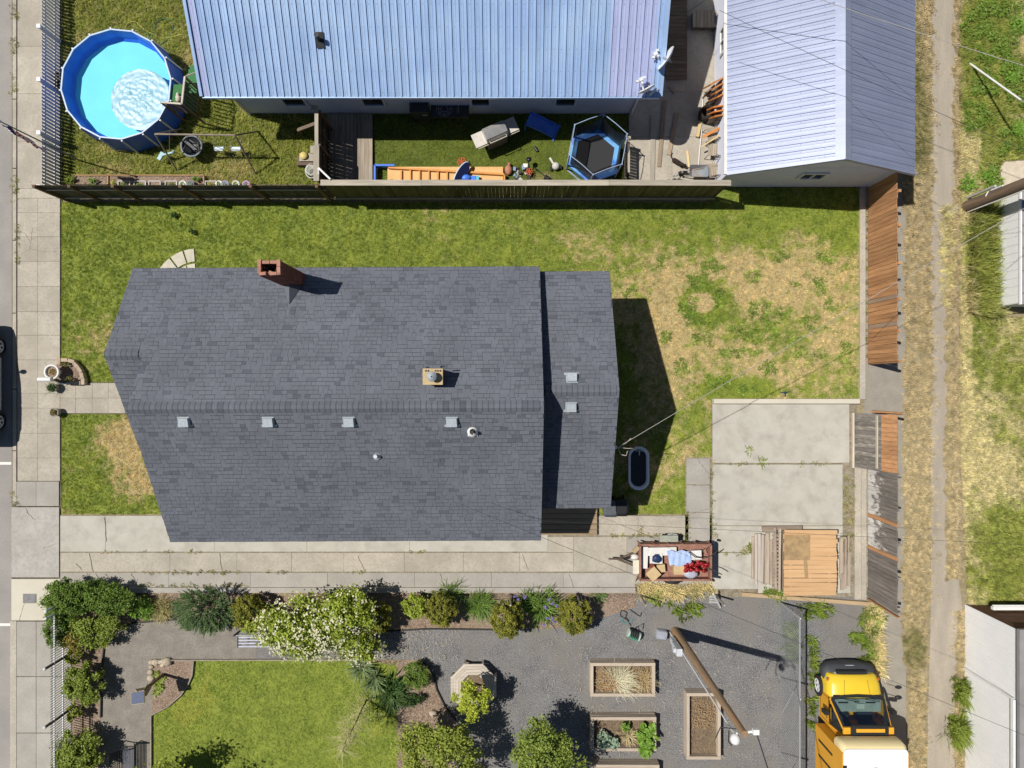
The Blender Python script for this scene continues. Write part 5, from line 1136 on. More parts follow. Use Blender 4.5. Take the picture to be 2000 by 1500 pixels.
for k,(px,m_,lb) in enumerate(((357,m_white,'white flower pot right of the crates'),(372,M('grey_pot',(.3,.3,.34),(.22,.22,.26)),'grey flower pot right of the white pot'),(428,m_white,'white flower pot in the fence row beyond the end crate'),(440,M('violet_pot',(.36,.34,.50),(.3,.28,.42)),'violet flower pot in the fence row'),(461,M('plain_white_pot',(.7,.68,.64),(.62,.6,.56)),'off white pot near the fence post'),(481,M('pink_pot',(.60,.38,.58),(.5,.3,.48)),'pink pot last in the fence row'))):
    q = P(px,360,.3); mb = MB(); mb.lathe([(.10,0),(.14,.3),(.15,.32),(.12,.32),(.11,.24),(0,.24)],(q.x,q.y,.0),14); o = solo('flower_pot', mb, m_, lb, 'pot', 'pots behind the fence'); mb = MB(); leaf_cloud(mb,(q.x,q.y,.34),(.09,.09,.07),70,.05,220+k); part('flowers', mb, [L_blue if k%2 else L_veg], o)
# flag on its pole
fb = P(157,314); ft = P(2,238,4.2); o = root('flag_pole', fb, 'thin grey flag pole rising over the picket fence to the street', 'flag pole')
mb = MB(); mb.cyl(fb, ft, .035, .02, 8); part('pole', mb, M('grey_pole',(.32,.29,.27),(.25,.23,.21)), o); mb = MB(); mb.ball(ft+Vector((0,0,.05)),.05,8,6); part('finial', mb, m_galv, o)
rd, wt, bl = flat('flag_red',(.45,.03,.035),.8), flat('flag_white',(.75,.73,.72),.8), flat('flag_blue',(.02,.03,.14),.8)
mb = MB(); NX, NS = 14, 13
def fp(u, v): # hanging folds
    return Vector((ft.x-.05+.62*u+.04*math.sin(v*9+u*5), ft.y-.04-.34*u-.14*v-.05*math.sin(u*14), ft.z-.1-1.15*v-.25*u*u+.05*math.sin(u*11)))
for j in range(NS):
    for i in range(NX): mb.quad(fp(i/NX,j/NS),fp((i+1)/NX,j/NS),fp((i+1)/NX,(j+1)/NS),fp(i/NX,(j+1)/NS), (2 if (i < 5 and j < 7) else (0 if j%2==0 else 1)))
fl_ = part('flag', mb, [rd,wt,bl], o, label='red and white striped flag with a blue corner'); mb = MB()
for j in range(3):
    for i in range(3):
        q = fp((i+.9)/NX*1.2,(j*2+1.2)/NS)+Vector((0,0,.012)); mb.poly([q+Vector((.03*math.cos(R(90+36*k))*(1 if k%2==0 else .4),.03*math.sin(R(90+36*k))*(1 if k%2==0 else .4),0)) for k in range(10)])
part('star', mb, wt, fl_)
# ---------------------------------------------------------------- deck, steps, things by the blue house
m_dkw = wood('deck_plank',(.34,.285,.22),(.26,.215,.165),rv=.14,axis='y',c3=(.4,.35,.28)); m_dkd = wood('step_plank',(.20,.15,.11),(.15,.11,.08),rv=.2,axis='x')
a, b = P(640,210), P(729,355); o = root('deck', ((a.x+b.x)/2,(a.y+b.y)/2,0), 'brown plank deck between deck fence and turf', 'deck')
n = 12
for i in range(n): x = a.x+(b.x-a.x)*(i+.5)/n; inst('plank', ubox(m_dkw), o, (x,(10.33+7.2)/2,.13), sc=((b.x-a.x)/n-.008,3.1,.04))
mb = MB(); mb.box(((a.x+b.x)/2,(10.33+7.2)/2,.05),(b.x-a.x-.04,3.04,.1)); part('joist_bed', mb, m_soil, o)
o = root('deck_steps', P(605,290), 'wooden steps climbing from the pool lawn to the deck fence', 'steps')
for k,(x0,y0,x1,y1,z) in enumerate(((606,285,620,300,.55),(585,300,622,315,.35))):
    p,q = P(x0,y0,z),P(x1,y1,z); inst('tread', ubox(w_capy), o, ((p.x+q.x)/2,(p.y+q.y)/2,z), sc=(q.x-p.x,p.y-q.y,.05))
mb = MB(); mb.bar(P(582,254,1.0),P(625,238,1.6),.12,.06); mb.bar(P(582,254,1.0),P(590,262,.0),.08,.08); part('rail', mb, m_dkd, o)
for q in ((P(600,305).x,P(600,318).y,.15),): mb = MB(); mb.box(q,(.6,.35,.28)); part('stringer', mb, m_dkd, o)
q = P(592,303,.5); mb = MB(); mb.lathe([(0,.10),(.13,.09),(.15,.04),(.12,0)],(q.x,q.y,.40),14); solo('yellow_bucket', mb, flat('yellow_plastic',(.62,.50,.18),.5), 'yellow upturned bucket on the wooden steps', 'bucket')
c = P(613,338); mb = MB(); mb.tube([c+Vector((.24*math.cos(t/3),.28*math.sin(t/3),.10+.004*t)) for t in range(60)], .022, 5); mb.lathe([(.16,0),(.2,.4),(.17,.4),(.14,.1),(0,.1)],c,14); solo('hose_reel', mb, M('white_hose',(.55,.55,.52),(.45,.45,.42)), 'pale coiled hose on a reel in the corner of the fences', 'hose reel')
mb = MB(); k = P(640,345,2.2); mb.bar(P(622,328,2.25),P(645,350,2.25),.06,.04); mb.bar(P(622,328,2.25),P(622,340,2.1),.05,.04); solo('white_bracket', mb, m_white, 'white metal bracket lying across the fence corner caps', 'bracket')
# smoker and cooking table in the eave shade
m_blk2 = M('black_steel',(.05,.052,.06),(.035,.037,.045),rough=.5)
c = P(826,226); o = root('smoker_cabinet', c, 'dark upright smoker cabinet in the shade of the eave', 'smoker'); mb = MB(); mb.box((c.x,c.y,.62),(.66,.55,.95)); part('body', mb, m_blk2, o)
mb = MB(); mb.box((c.x,c.y-.0,1.12),(.70,.60,.05)); part('lid', mb, m_blk2, o); mb = MB()
for sx in (-1,1):
    for sy in (-1,1): mb.bar((c.x+sx*.3,c.y+sy*.24,0),(c.x+sx*.3,c.y+sy*.24,.16),.05,.05)
part('leg', mb, m_blk2, o); mb = MB(); mb.bar((c.x+.1,c.y-.32,.9),(c.x+.28,c.y-.32,.9),.03,.03); part('handle', mb, m_galv, o)
c = P(872,230); o = root('cooking_table', c, 'dark outdoor cooking table with a ring pattern beside the smoker', 'table'); mb = MB(); mb.box((c.x,c.y,.86),(1.0,.62,.05)); mb.box((c.x+.72,c.y,.78),(.38,.6,.2)); part('tabletop', mb, m_blk2, o); mb = MB()
for r in (.12,.22,.30): mb.tube([(c.x+r*math.cos(t/4),c.y+r*.9*math.sin(t/4),.89) for t in range(26)], .006, 4)
for t in range(8): mb.bar((c.x+.12*math.cos(t*.785),c.y+.12*math.sin(t*.785),.89),(c.x+.3*math.cos(t*.785),c.y+.27*math.sin(t*.785),.89),.008,.008)
part('grate', mb, m_galv, o); mb = MB()
for sx in (-1,1):
    for sy in (-1,1): mb.bar((c.x+sx*.45,c.y+sy*.26,0),(c.x+sx*.45,c.y+sy*.26,.84),.04,.04)
part('leg', mb, m_blk2, o)
# silver barbecue, angled
c = P(968,275); rz = R(24); o = root('barbecue', c, 'stainless steel gas barbecue standing askew on the turf', 'barbecue', rz=rz)
m_ss = M('stainless',(.55,.54,.52),(.45,.44,.43),sc=6,rough=.35,metal=.6); m_ssl = M('steel_shelf',(.60,.56,.50),(.5,.47,.42),sc=8,rough=.5,metal=.2)
mb = MB(); mb.box((0,0,.45),(.78,.5,.85)); part('cart', mb, M('grey_cart',(.25,.24,.22),(.2,.19,.18),rough=.5), o, world=False)
mb = MB(); pr = [(-.28,.88),(-.28,1.0),(-.20,1.14),(.05,1.22),(.22,1.16),(.28,.98),(.28,.88)]; mb.add([(-.42,y,z) for y,z in pr]+[(.42,y,z) for y,z in pr], [tuple(range(6,-1,-1)),tuple(range(7,14))]+[(k,(k+1)%7,7+(k+1)%7,7+k) for k in range(7)]); hd = part('hood', mb, m_ss, o, world=False)
mb = MB(); mb.cyl((-.33,-.34,1.02),(.33,-.34,1.02),.02,n=8); mb.bar((-.33,-.34,1.02),(-.33,-.27,1.02),.02,.02); mb.bar((.33,-.34,1.02),(.33,-.27,1.02),.02,.02); h_ = part('handle', mb, m_ssl, hd, world=False); 
mb = MB(); mb.box((-.65,0,.9),(.44,.52,.04)); mb.box((.65,0,.9),(.42,.52,.04)); part('side_shelf', mb, m_ssl, o, world=False)
mb = MB(); mb.cyl((-.8,-.3,.86),(.86,-.3,.86),.018,n=6); part('towel_bar', mb, m_ssl, o, world=False); mb = MB()
for x in (-.2,0,.2): mb.cyl((x,-.26,.84),(x,-.30,.84),.03,n=8)
part('knob', mb, m_blk, o, world=False)
for sx in (-1,1):
    mb = MB(); mb.cyl((sx*.36,-.05,.07),(sx*.42,-.05,.07),.07,n=12); part('wheel', mb, m_blk, o, world=False)
# blue plastic slide
m_bsl = M('blue_plastic',(.08,.22,.80),(.06,.18,.72),sc=3,rough=.35)
p0, p1, p2 = P(1031,232,.75), P(1060,245,.35), P(1083,257,.08); mb = MB(); sd = Vector((.28,.62,0)).normalized()*.24
for a,b in ((p0,p1),(p1,p2)):
    mb.quad(a-sd,b-sd,b+sd,a+sd)
    for s_ in (-1,1): mb.bar(a+sd*s_+Vector((0,0,.05)),b+sd*s_+Vector((0,0,.05)),.04,.12)
mb.quad(p2-sd*1.1,p2+Vector((.1,-.05,0))-sd*1.5,p2+Vector((.1,-.05,0))+sd*1.5,p2+sd*1.1)
for s_ in (-1,1): mb.bar(p0+sd*s_,Vector((p0.x,p0.y,0))+sd*s_,.05,.05)
solo('toy_slide', mb, m_bsl, 'blue plastic toy slide on the turf behind the barbecue', 'slide')
# trampoline
tc = P(1158,312); o = root('trampoline', tc, 'small blue trampoline with black safety net and pale poles', 'trampoline'); N6 = 6
def hx(r, z, a0=.35): return [tc+Vector((r*math.cos(6.2832*k/N6+a0), r*math.sin(6.2832*k/N6+a0), z)) for k in range(N6)]
mb = MB(); mb.poly(hx(.82,.50)); part('jump_mat', mb, flat('black_mat',(.025,.025,.028),.7), o)
mb = MB(); a, b = hx(1.06,.53), hx(.80,.54); mb.add(a+b, [(k,(k+1)%N6,N6+(k+1)%N6,N6+k) for k in range(N6)]); a2 = hx(1.08,.42); mb.add(a2+a, [(k,(k+1)%N6,N6+(k+1)%N6,N6+k) for k in range(N6)])
part('safety_pad', mb, M('light_blue_pad',(.16,.40,.74),(.07,.20,.58),sc=2.5,rough=.5,lo=.45,hi=.55), o)
m_pole = M('pale_blue_pole',(.36,.45,.64),(.3,.38,.56),rough=.4); lo, hi = hx(1.08,.0), hx(1.10,1.75)
mb = MB()
for k in range(N6): mb.cyl(lo[k],hi[k],.03,n=8)
part('pole', mb, m_pole, o); mb = MB()
for k in range(N6): mb.tube([hi[k],hi[k].lerp(hi[(k+1)%N6],.5)+Vector((0,0,.06)),hi[(k+1)%N6]],.015,6)
part('top_rail', mb, m_pole, o)
t_ = NT('black_net'); tr = t_.n('ShaderNodeBsdfTransparent'); mx = t_.n('ShaderNodeMixShader'); mx.inputs[0].default_value = .76; t_.b.inputs['Base Color'].default_value = (.012,.012,.015,1); t_.l(tr.outputs[0], mx.inputs[1]); t_.l(t_.b.outputs[0], mx.inputs[2]); t_.l(mx.outputs[0], t_.out.inputs[0])
mb = MB(); nb, nt_ = hx(.98,.52), hx(1.02,1.72)
for k in range(N6):
    for i in range(5):
        f0,f1 = i/5,(i+1)/5; sg = lambda f: .16*math.sin(math.pi*f)
        c_ = lambda ps,f,dz: ps[k].lerp(ps[(k+1)%N6],f)*1.0
        q = [c_(nb,f0,0),c_(nb,f1,0),c_(nt_,f1,0),c_(nt_,f0,0)]; ctr = Vector((tc.x,tc.y,0))
        for j,f in ((2,f1),(3,f0)): d = (ctr-Vector((q[j].x,q[j].y,0))); q[j] = q[j]+d*sg(f)*.5-Vector((0,0,sg(f)*.8))
        mb.quad(*q)
part('safety_net', mb, t_.m, o)
mb = MB()
for k in range(N6): mb.bar(lo[k],lo[(k+1)%N6],.05,.05)
part('base_frame', mb, m_pole, o)
# low wooden railing at the patio edge
xr = P(1220,300).x; o = root('patio_railing', (xr,8.6,0), 'low grey wooden railing between trampoline and patio', 'railing'); y0, y1 = P(1,352).y, P(1,270,1.0).y
for i in range(11): y = y0+.1+(y1-y0-.1)*i/10; inst('baluster', ubox(w_grey), o, (xr,y,.5), sc=(.05,.06,.9))
rails(o, (xr,y0,0), (xr,y1,0), (.2,.95), w_capy, .08, .05); posts(o, (xr,y0,0), (xr,y1,0), (1.0,), 1.05, w_capy, .12)
# sand slide toy, navy disc, toys
m_or = M('orange_plastic',(.70,.33,.09),(.62,.27,.07),sc=3,rough=.45); m_orl = M('sandy_orange',(.72,.46,.20),(.66,.40,.16),sc=3,rough=.6)
o = root('toy_car_track', P(860,345), 'long orange toy ramp with blue end behind the board fence', 'toy'); a, b = P(732,323,.35), P(985,348,.35); ym = P(1,352,.35).y-.15
mb = MB(); mb.box(((a.x+b.x)/2+.2,(a.y+ym)/2,.12),(b.x-a.x-.5,a.y-ym,.12)); part('bed', mb, m_orl, o)
mb = MB(); mb.bar((a.x+.5,a.y-.06,.22),(b.x,a.y-.32,.22),.07,.2); mb.bar((b.x,a.y-.32,.2),(b.x,ym,.2),.06,.18); part('side_rail', mb, m_or, o)
for i in range(6): x = P(783+18*i,345,.3).x; mb = MB(); mb.box((x,(a.y+ym)/2-.05,.2),(.06,a.y-ym-.2,.14)); part('rung', mb, m_or, o)
mb = MB(); mb.bar((a.x,a.y,.25),(a.x,ym,.25),.07,.28); mb.bar((a.x,a.y,.25),(a.x+.75,a.y,.25),.07,.28); part('blue_end', mb, m_bsl, o)
c = P(901,340,.5); f = Vector((.5,-.35,.75)).normalized(); u = f.orthogonal().normalized(); u = Vector((.52,.8,.1)).normalized(); u = (u-f*u.dot(f)).normalized(); w = f.cross(u); mb = MB()
vs = [c+u*math.cos(t*.2618)*.50+w*math.sin(t*.2618)*.2 for t in range(24)]; mb.add(vs+[v+f*.05 for v in vs], [tuple(range(23,-1,-1)),tuple(range(24,48))]+[(k,(k+1)%24,24+(k+1)%24,24+k) for k in range(24)]); o = solo('body_board', mb, flat('navy',(.015,.025,.10),.5), 'navy oval board with pale rim leaning on the orange ramp', 'board'); mb = MB(); mb.tube(vs+[vs[0]],.025,5); part('rim', mb, m_seat, o)
mb = MB(); q = P(915,350,.4); mb.box((q.x,q.y-.02,.25),(.55,.3,.3)); mb.ball((q.x-.1,q.y+.05,.42),(.2,.13,.1),10,6); mb.box((q.x+.33,q.y,.25),(.12,.28,.26),mi=1); solo('ride_on_toy', mb, [m_bsl,flat('cyan_plastic',(.10,.50,.68),.4)], 'blue and cyan ride on toy next to the navy board', 'toy')
m_red = M('red_orange_plastic',(.55,.11,.035),(.45,.07,.02),sc=6,rough=.4)
def flower_toy(px, py, z, r, label):
    c = P(px,py,z); mb = MB()
    for k in range(6): a = k*1.047; mb.tube([c+Vector((math.cos(a)*r*.6+math.cos(t/2)*r*.36,math.sin(a)*r*.6+math.sin(t/2)*r*.36,0)) for t in range(13)],r*.12,5)
    mb.ball(c,(r*.3,r*.3,r*.2),8,5); mb.cyl((c.x,c.y,0),c,.02,n=6); solo('pinwheel_toy', mb, m_red, label, 'toy')
flower_toy(902,316,.35,.17,'orange red pinwheel toy standing behind the navy board'); flower_toy(1034,335,.25,.13,'smaller orange red pinwheel toy in the toy heap')
mb = MB(); c = P(993,334); mb.ball(c+Vector((0,0,.12)),(.15,.2,.14),12,8); mb.ball(c+Vector((.03,.2,.18)),(.06,.08,.07),8,6); solo('terracotta_bird', mb, M('terracotta',(.48,.22,.14),(.4,.17,.11),sc=8), 'terracotta coloured garden ornament at the end of the orange ramp', 'ornament')
mb = MB(); c = P(1085,327); mb.ball(c+Vector((0,0,.16)),(.15,.15,.15),12,8,mi=0); mb.bar(c+Vector((-.1,.1,.15)),c+Vector((-.22,.34,.05)),.07,.06,mi=0); mb.box(c+Vector((.17,-.02,.1)),(.1,.14,.14),mi=1); mb.box(c+Vector((-.16,-.05,.08)),(.08,.2,.1),mi=1); solo('white_watering_can', mb, [M('dirty_white',(.62,.6,.55),(.5,.48,.44),sc=9),m_blk], 'white round watering can left of the trampoline', 'watering can')
mb = MB(); c = P(1047,293); mb.cyl(c+Vector((-.05,.08,.06)),c+Vector((.05,-.07,.06)),.055,n=10); mb.cyl(c+Vector((-.05,.08,.06)),c+Vector((-.065,.1,.06)),.06,n=10); solo('black_cup', mb, m_blk, 'black cup lying on the turf between barbecue and trampoline', 'cup')
mb = MB(); g = random.Random(14)
for i in range(26):
    q = P(1012+g.uniform(-8,22),337+g.uniform(-10,14),.06+g.random()*.1); mb.box(q,(g.uniform(.05,.16),g.uniform(.05,.12),g.uniform(.04,.1)),rz=g.uniform(0,3),mi=g.choice((0,0,1,2)))
solo('toy_heap', mb, [M('dark_toy',(.09,.075,.06),(.06,.05,.04)),M('pale_toy',(.5,.48,.44),(.4,.38,.35)),M('blue_toy',(.25,.35,.45),(.2,.3,.4))], 'heap of small dark and pale toys behind the board fence', 'toys')
mb = MB(); q = P(1030,312,.1); mb.tube([P(1032,310,.5),P(1033,325,.3),P(1033,333,.1)],.02,5); mb.lathe([(.09,0),(.1,.05),(0,.06)],P(1033,312,.45),12); mb.box(P(1026,324,.1),(.18,.14,.12),mi=1); mb.tube([P(1040,326,.25),P(1048,330,.25),P(1064,344,.25)],.022,5); mb.cyl(P(1064,345,.15),P(1072,350,.15),.09,n=10); solo('string_trimmer', mb, [m_blk,m_white], 'black string trimmer lying among toys left of the trampoline', 'trimmer')
# ---------------------------------------------------------------- patio of the blue house
def plank(px0,py0,px1,py1,w,mat,label,z=.075,th=.04): 
    a, b = P(px0,py0),P(px1,py1); mb = MB(); mb.bar(a+Vector((0,0,z)),b+Vector((0,0,z)),w,th); return solo('loose_board', mb, mat, label, 'board', 'boards on the patio')
w_lo = wood('loose_board',(.40,.36,.30),(.3,.27,.22),axis='y'); w_lb = wood('brown_loose_board',(.36,.28,.2),(.28,.21,.15),axis='y'); w_new = wood('new_lumber',(.66,.50,.27),(.58,.43,.22),axis='y')
plank(1275,226,1273,353,.17,w_lo,'long grey board on the patio nearest the railing'); plank(1298,197,1286,327,.15,w_lb,'long brown board on the patio half in the shade'); plank(1322,222,1305,304,.15,w_lb,'shorter brown board on the patio beside the garage'); plank(1341,296,1345,328,.08,w_new,'thin yellow board on the patio near the wheelbarrow'); plank(1306,168,1318,182,.13,w_lb,'short brown offcut in the deep shade of the roof corner')
plank(1366,240,1360,270,.12,w_new,'short pile of yellow boards by the dark barrel',z=.12,th=.12)
# dark boards floor in the shaded passage
o = root('shaded_deck', P(1318,60), 'dark board walkway in the shaded passage between the two buildings', 'deck'); a, b = P(1298,-60), P(1340,158)
for i in range(30): y = b.y+(a.y-b.y)*(i+.5)/30; inst('plank', ubox(m_dkd), o, ((a.x+b.x)/2,y,.14), sc=(b.x-a.x,(a.y-b.y)/30-.012,.04))
o = root('shed_step', P(1375,45), 'grey brown wooden landing in the shade beside the garage wall', 'landing'); a, b = P(1348,30), P(1398,62)
for i in range(7): x = a.x+(b.x-a.x)*(i+.5)/7; inst('plank', ubox(m_dkw), o, (x,(a.y+b.y)/2,.35), sc=((b.x-a.x)/7-.01,a.y-b.y,.05))
mb = MB(); mb.box(((a.x+b.x)/2,(a.y+b.y)/2,.2),(b.x-a.x-.05,a.y-b.y-.05,.26)); part('base', mb, m_soil, o)
# cat
c = P(1322,319); mb = MB(); d = Vector((.82,-.5,0)).normalized(); n_ = Vector((-d.y,d.x,0))
m_fur = M('dark_fur',(.045,.03,.022),(.025,.018,.014),sc=12,rough=1)
def tubev(mb, pts, rs, n=10):
    secs = []
    for i,p in enumerate(pts):
        t = (Vector(pts[min(i+1,len(pts)-1)])-Vector(pts[max(i-1,0)])).normalized(); x = t.cross(Vector((0,0,1))).normalized(); y = x.cross(t); secs.append([Vector(p)+(x*math.cos(6.2832*k/n)+y*math.sin(6.2832*k/n))*rs[i] for k in range(n)])
    loft(mb, secs)
tubev(mb, [c-d*.24+Vector((0,0,.12)),c-d*.2+Vector((0,0,.12)),c-d*.08+Vector((0,0,.11)),c+d*.06+Vector((0,0,.11)),c+d*.18+Vector((0,0,.13)),c+d*.25+Vector((0,0,.19)),c+d*.31+Vector((0,0,.21)),c+d*.36+Vector((0,0,.19)),c+d*.385+Vector((0,0,.18))], [.02,.08,.095,.09,.08,.06,.062,.042,.015])
tubev(mb, [c-d*.2+Vector((0,0,.12)),c-d*.3+n_*.05+Vector((0,0,.08)),c-d*.36+n_*.14+Vector((0,0,.05)),c-d*.34+n_*.24+Vector((0,0,.05))],[.03,.025,.022,.008],6)
for s_ in (-1,1):
    e = c+d*.29+n_*.04*s_+Vector((0,0,.26)); mb.cyl(e,e+n_*.012*s_+Vector((0,0,.05)),.022,.002,6)
    for t,l in ((.16,.08),(-.16,-.02)): q = c+d*t+n_*s_*.06; tubev(mb,[q+Vector((0,0,.12)),q+d*.03+Vector((0,0,.06)),q+d*(.03+l)+Vector((0,0,.025)),q+d*(.08+l)+Vector((0,0,.025))],[.035,.028,.022,.012],6)
me_c = mb
for i in range(len(mb.v)): x,y,z = mb.v[i]; mb.v[i] = (x,y,z+.012)
solo('cat', mb, m_fur, 'dark brown cat lying on the sunny patio concrete', 'cat')
# wheelbarrow
c = P(1358,342); o = root('wheelbarrow', c, 'grey steel wheelbarrow with rusty corner against the board fence', 'wheelbarrow'); m_tray = M('tray_steel',(.34,.39,.43),(.28,.32,.36),sc=3,rough=.45,metal=.3,c3=(.35,.18,.09),sc3=2.2,a3=.6)
mb = MB(); loft(mb,[rring(c.x,c.y,.42,.26,.06,.30),rring(c.x,c.y,.72,.46,.08,.55)],cap=False); mb.poly(rring(c.x,c.y,.42,.26,.06,.305)); part('tray', mb, m_tray, o)
mb = MB(); mb.cyl((c.x-.52,c.y-.02,.19),(c.x-.52,c.y+.06,.19),.18,n=14); part('wheel', mb, m_blk, o); mb = MB()
for s_ in (-1,1): mb.bar((c.x-.5,c.y+s_*.08,.22),(c.x+.75,c.y+s_*.24,.5),.035,.035); mb.bar((c.x+.25,c.y+s_*.16,.38),(c.x+.25,c.y+s_*.18,0),.03,.03)
part('handle', mb, m_frm, o)
# wire chairs with slatted seats
m_wire = flat('dark_wire',(.03,.027,.025),.5); m_slat = wood('chair_slat',(.40,.34,.26),(.3,.25,.19),axis='y',rv=.15)
def chair(px, py, rz, label):
    c = P(px,py); o = root('wire_chair', c, label, 'chair', 'wire chairs along the garage', rz=rz); mb = MB()
    for i in range(6): mb.box((-.20+i*.08,0,.44),(.07,.46,.025))
    part('seat', mb, m_slat, o, world=False); mb = MB()
    for sx in (-1,1):
        for sy in (-1,1): mb.tube([(sx*.22,sy*.22,.43),(sx*.25,sy*.25,0)],.014,5)
    part('leg', mb, m_wire, o, world=False); mb = MB(); arc = [(.1+.28*math.cos(t),.34*math.sin(t),.86) for t in [R(-110+20*i) for i in range(12)]]; mb.tube(arc,.014,5); mb.tube([(x*.9,y*.9,.66) for x,y,z in arc],.008,4)
    for x,y,z in arc: mb.tube([(x*.8,y*.75,.43),(x,y,z)],.007,4)
    part('backrest', mb, m_wire, o, world=False)
chair(1386,338,.1,'wire chair with slatted seat nearest the board fence'); chair(1389,300,-.1,'middle wire chair with a yellow slat lying over it'); chair(1387,269,.2,'wire chair with slatted seat furthest from the board fence')
m_cush = M('orange_slats',(.55,.22,.06),(.46,.17,.045),sc=5,rv=.12)
def loungers(px, py, n, label, rz, w=.55):
    c = P(px,py); o = root('folded_lounger', c, label, 'lounger', 'folded orange loungers along the garage', rz=rz)
    for i in range(n): mb = MB(); mb.box((0,-.12+.085*i,.42),(w,.05,.8),tilt=Matrix.Translation((0,-.12+.085*i,.42))@Matrix.Rotation(R(14),4,'X')); part('panel', mb, m_cush, o, world=False)
    mb = MB(); mb.box((0,-.2,.4),(w*.9,.03,.75)); part('frame', mb, m_frm, o, world=False)
loungers(1387,193,4,'stack of folded orange slatted loungers upper in the row by the garage',R(30)); loungers(1385,232,3,'smaller stack of folded orange slatted panels behind the dark barrel',R(10),.38)
mb = MB(); mb.bar(P(1376,186,.75),P(1392,172,.75),.05,.6); solo('grey_board', mb, w_grey, 'grey upright board leaning behind the orange loungers', 'board')
mb = MB(); mb.lathe([(.22,0),(.28,.3),(.25,.62),(.23,.62),(.24,.3),(0,.2)],P(1374,229),16); o = solo('dark_barrel', mb, M('shadow_dark_wood',(.04,.03,.025),(.025,.02,.016),sc=8), 'dark round barrel beside the folded loungers on the patio', 'barrel')  # dark barrel, its near-black colour also standing for a shadow there
for a,b,lb in (((1372,268),(1406,250),'orange board laid across the furthest wire chair'),((1369,287),(1414,259),'thin yellow board leaning over the middle wire chair')):
    mb = MB(); mb.bar(P(*a,.5),P(*b,.75),.09 if 'orange' in lb else .05,.03); solo('leaning_board', mb, m_cush if 'orange' in lb else w_new, lb, 'board')
mb = MB(); mb.tube([P(1373,186,.09),P(1372,240,.09),P(1366,300,.09),P(1364,330,.09)],.02,6); solo('white_pipe', mb, m_white, 'long thin white pipe lying along the row of chairs', 'pipe')
mb = MB(); c = P(1325,348,.1); g = random.Random(5)
for i in range(16): mb.ball((c.x+g.uniform(-.18,.22),c.y+g.uniform(-.1,.15),.06),(.05,.05,.04),6,4,mi=i%2)
solo('pebble_pot', mb, [m_blk,M('grey_stone',(.4,.39,.37),(.3,.29,.28))], 'small heap of black and grey stones by the wheelbarrow', 'stones')
# ================================================================ FRONT, DRIVEWAY, BACK YARD, GARDEN, TRUCK
# stepping stones in the front lawn
m_step = M('pale_paver',(.60,.56,.46),(.52,.48,.39),sc=6,rough=.9,rv=.06,bump=.2); cx, cy = 386, 574
k = 0
for r0, r1, angs in ((62,89,(93,108,127,147,164)),(35,60,(93,111,133,158))):
    for i in range(len(angs)-1):
        a0, a1 = R(angs[i]+1.2), R(angs[i+1]-1.2)
        pts = [P(cx+r*math.cos(a),cy-r*math.sin(a)) for r,a in ((r0+1,a0),(r1-1,a0),(r1-1,(a0+a1)/2),(r1-1,a1),(r0+1,a1),(r0+1,(a0+a1)/2))]
        mb = MB(); mb.prism([(p.x,p.y) for p in pts], 0, .055); solo('stepping_stone', mb, m_step, 'pale stepping stone, %s from the lawn end of the %s row' % (('first','second','third','fourth')[i], 'outer' if r0 == 62 else 'inner'), 'paver', 'stepping stones in the front lawn')
# entrance planting: ring of stones, urn, pots, post
c = P(137,728); o = root('stone_planter', c, 'curved ring of tan edging blocks around the white urn', 'planter'); m_blkst = M('tan_block',(.48,.38,.28),(.38,.30,.22),sc=6,rough=.9,rv=.12,bump=.3); mb = MB()
mb.prism([tuple(P(x,y)[:2]) for x,y in ((114,708),(142,708),(158,722),(163,740),(150,746),(112,744))],0,.10); part('soil', mb, m_mulch, o)
bl_ = [(116,705,90),(127,703,0),(140,705,-14),(149,713,-45),(156,722,-55),(161,734,-78),(163,745,-90),(152,748,0),(138,748,0)]
for x,y,a in bl_:
    q = P(x,y,.2); inst('edging_block', ubox(m_blkst), o, (q.x,q.y,.13), rot=(0,0,R(a)), sc=(.24,.13,.26))
g = random.Random(2); mb = MB(); leaf_cloud(mb, P(128,712,.22), (.2,.12,.1), 160, .06, 301); leaf_cloud(mb, P(136,740,.25), (.2,.12,.1), 160, .06, 302); part('plants', mb, [leafmat('dull_leaf',(.12,.12,.035),(.24,.22,.07))], o)
c = P(119,727); o = root('urn', c, 'white round urn planter with soil in front of the house', 'urn'); mb = MB(); mb.lathe([(.14,0),(.16,.05),(.08,.12),(.10,.2),(.22,.36),(.27,.52),(.285,.54),(.285,.57),(.225,.57),(.21,.46)],c,28); part('bowl', mb, m_white, o); mb = MB(); mb.lathe([(.215,.49),(.1,.51),(0,.51)],c,20); part('soil', mb, m_mulch, o)
mb = MB(); leaf_cloud(mb, c+Vector((0,0,.53)), (.13,.13,.04), 90, .05, 303); part('plants', mb, [L_bronze], o)
m_pot = M('grey_ceramic',(.34,.33,.28),(.26,.25,.21),sc=9,rough=.5)
for px,py,mm,n,lb in ((112,757,L_dark,420,'dark potted plant beside the white post on the front walk'),(116,805,L_bronze,130,'grey ceramic pot with a dry plant at the lower side of the front walk')):
    c = P(px,py); c = c*1.0; o = root('plant_pot', c, lb, 'pot'); mb = MB(); mb.lathe([(.12,0),(.165,.30),(.18,.33),(.145,.33),(.14,.26)],c,20); part('pot', mb, m_pot, o); mb = MB(); mb.lathe([(.142,.28),(0,.29)],c,16); part('soil', mb, m_mulch, o)
    mb = MB(); leaf_cloud(mb, c+Vector((0,0,.36)), (.15,.15,.09) if n>200 else (.1,.1,.04), n, .06, 310+px)
    if n>200: blades(mb, c+Vector((0,0,.3)), 40, .3, .012, 5, .1, (.6,1.6))
    part('plant', mb, [mm], o)
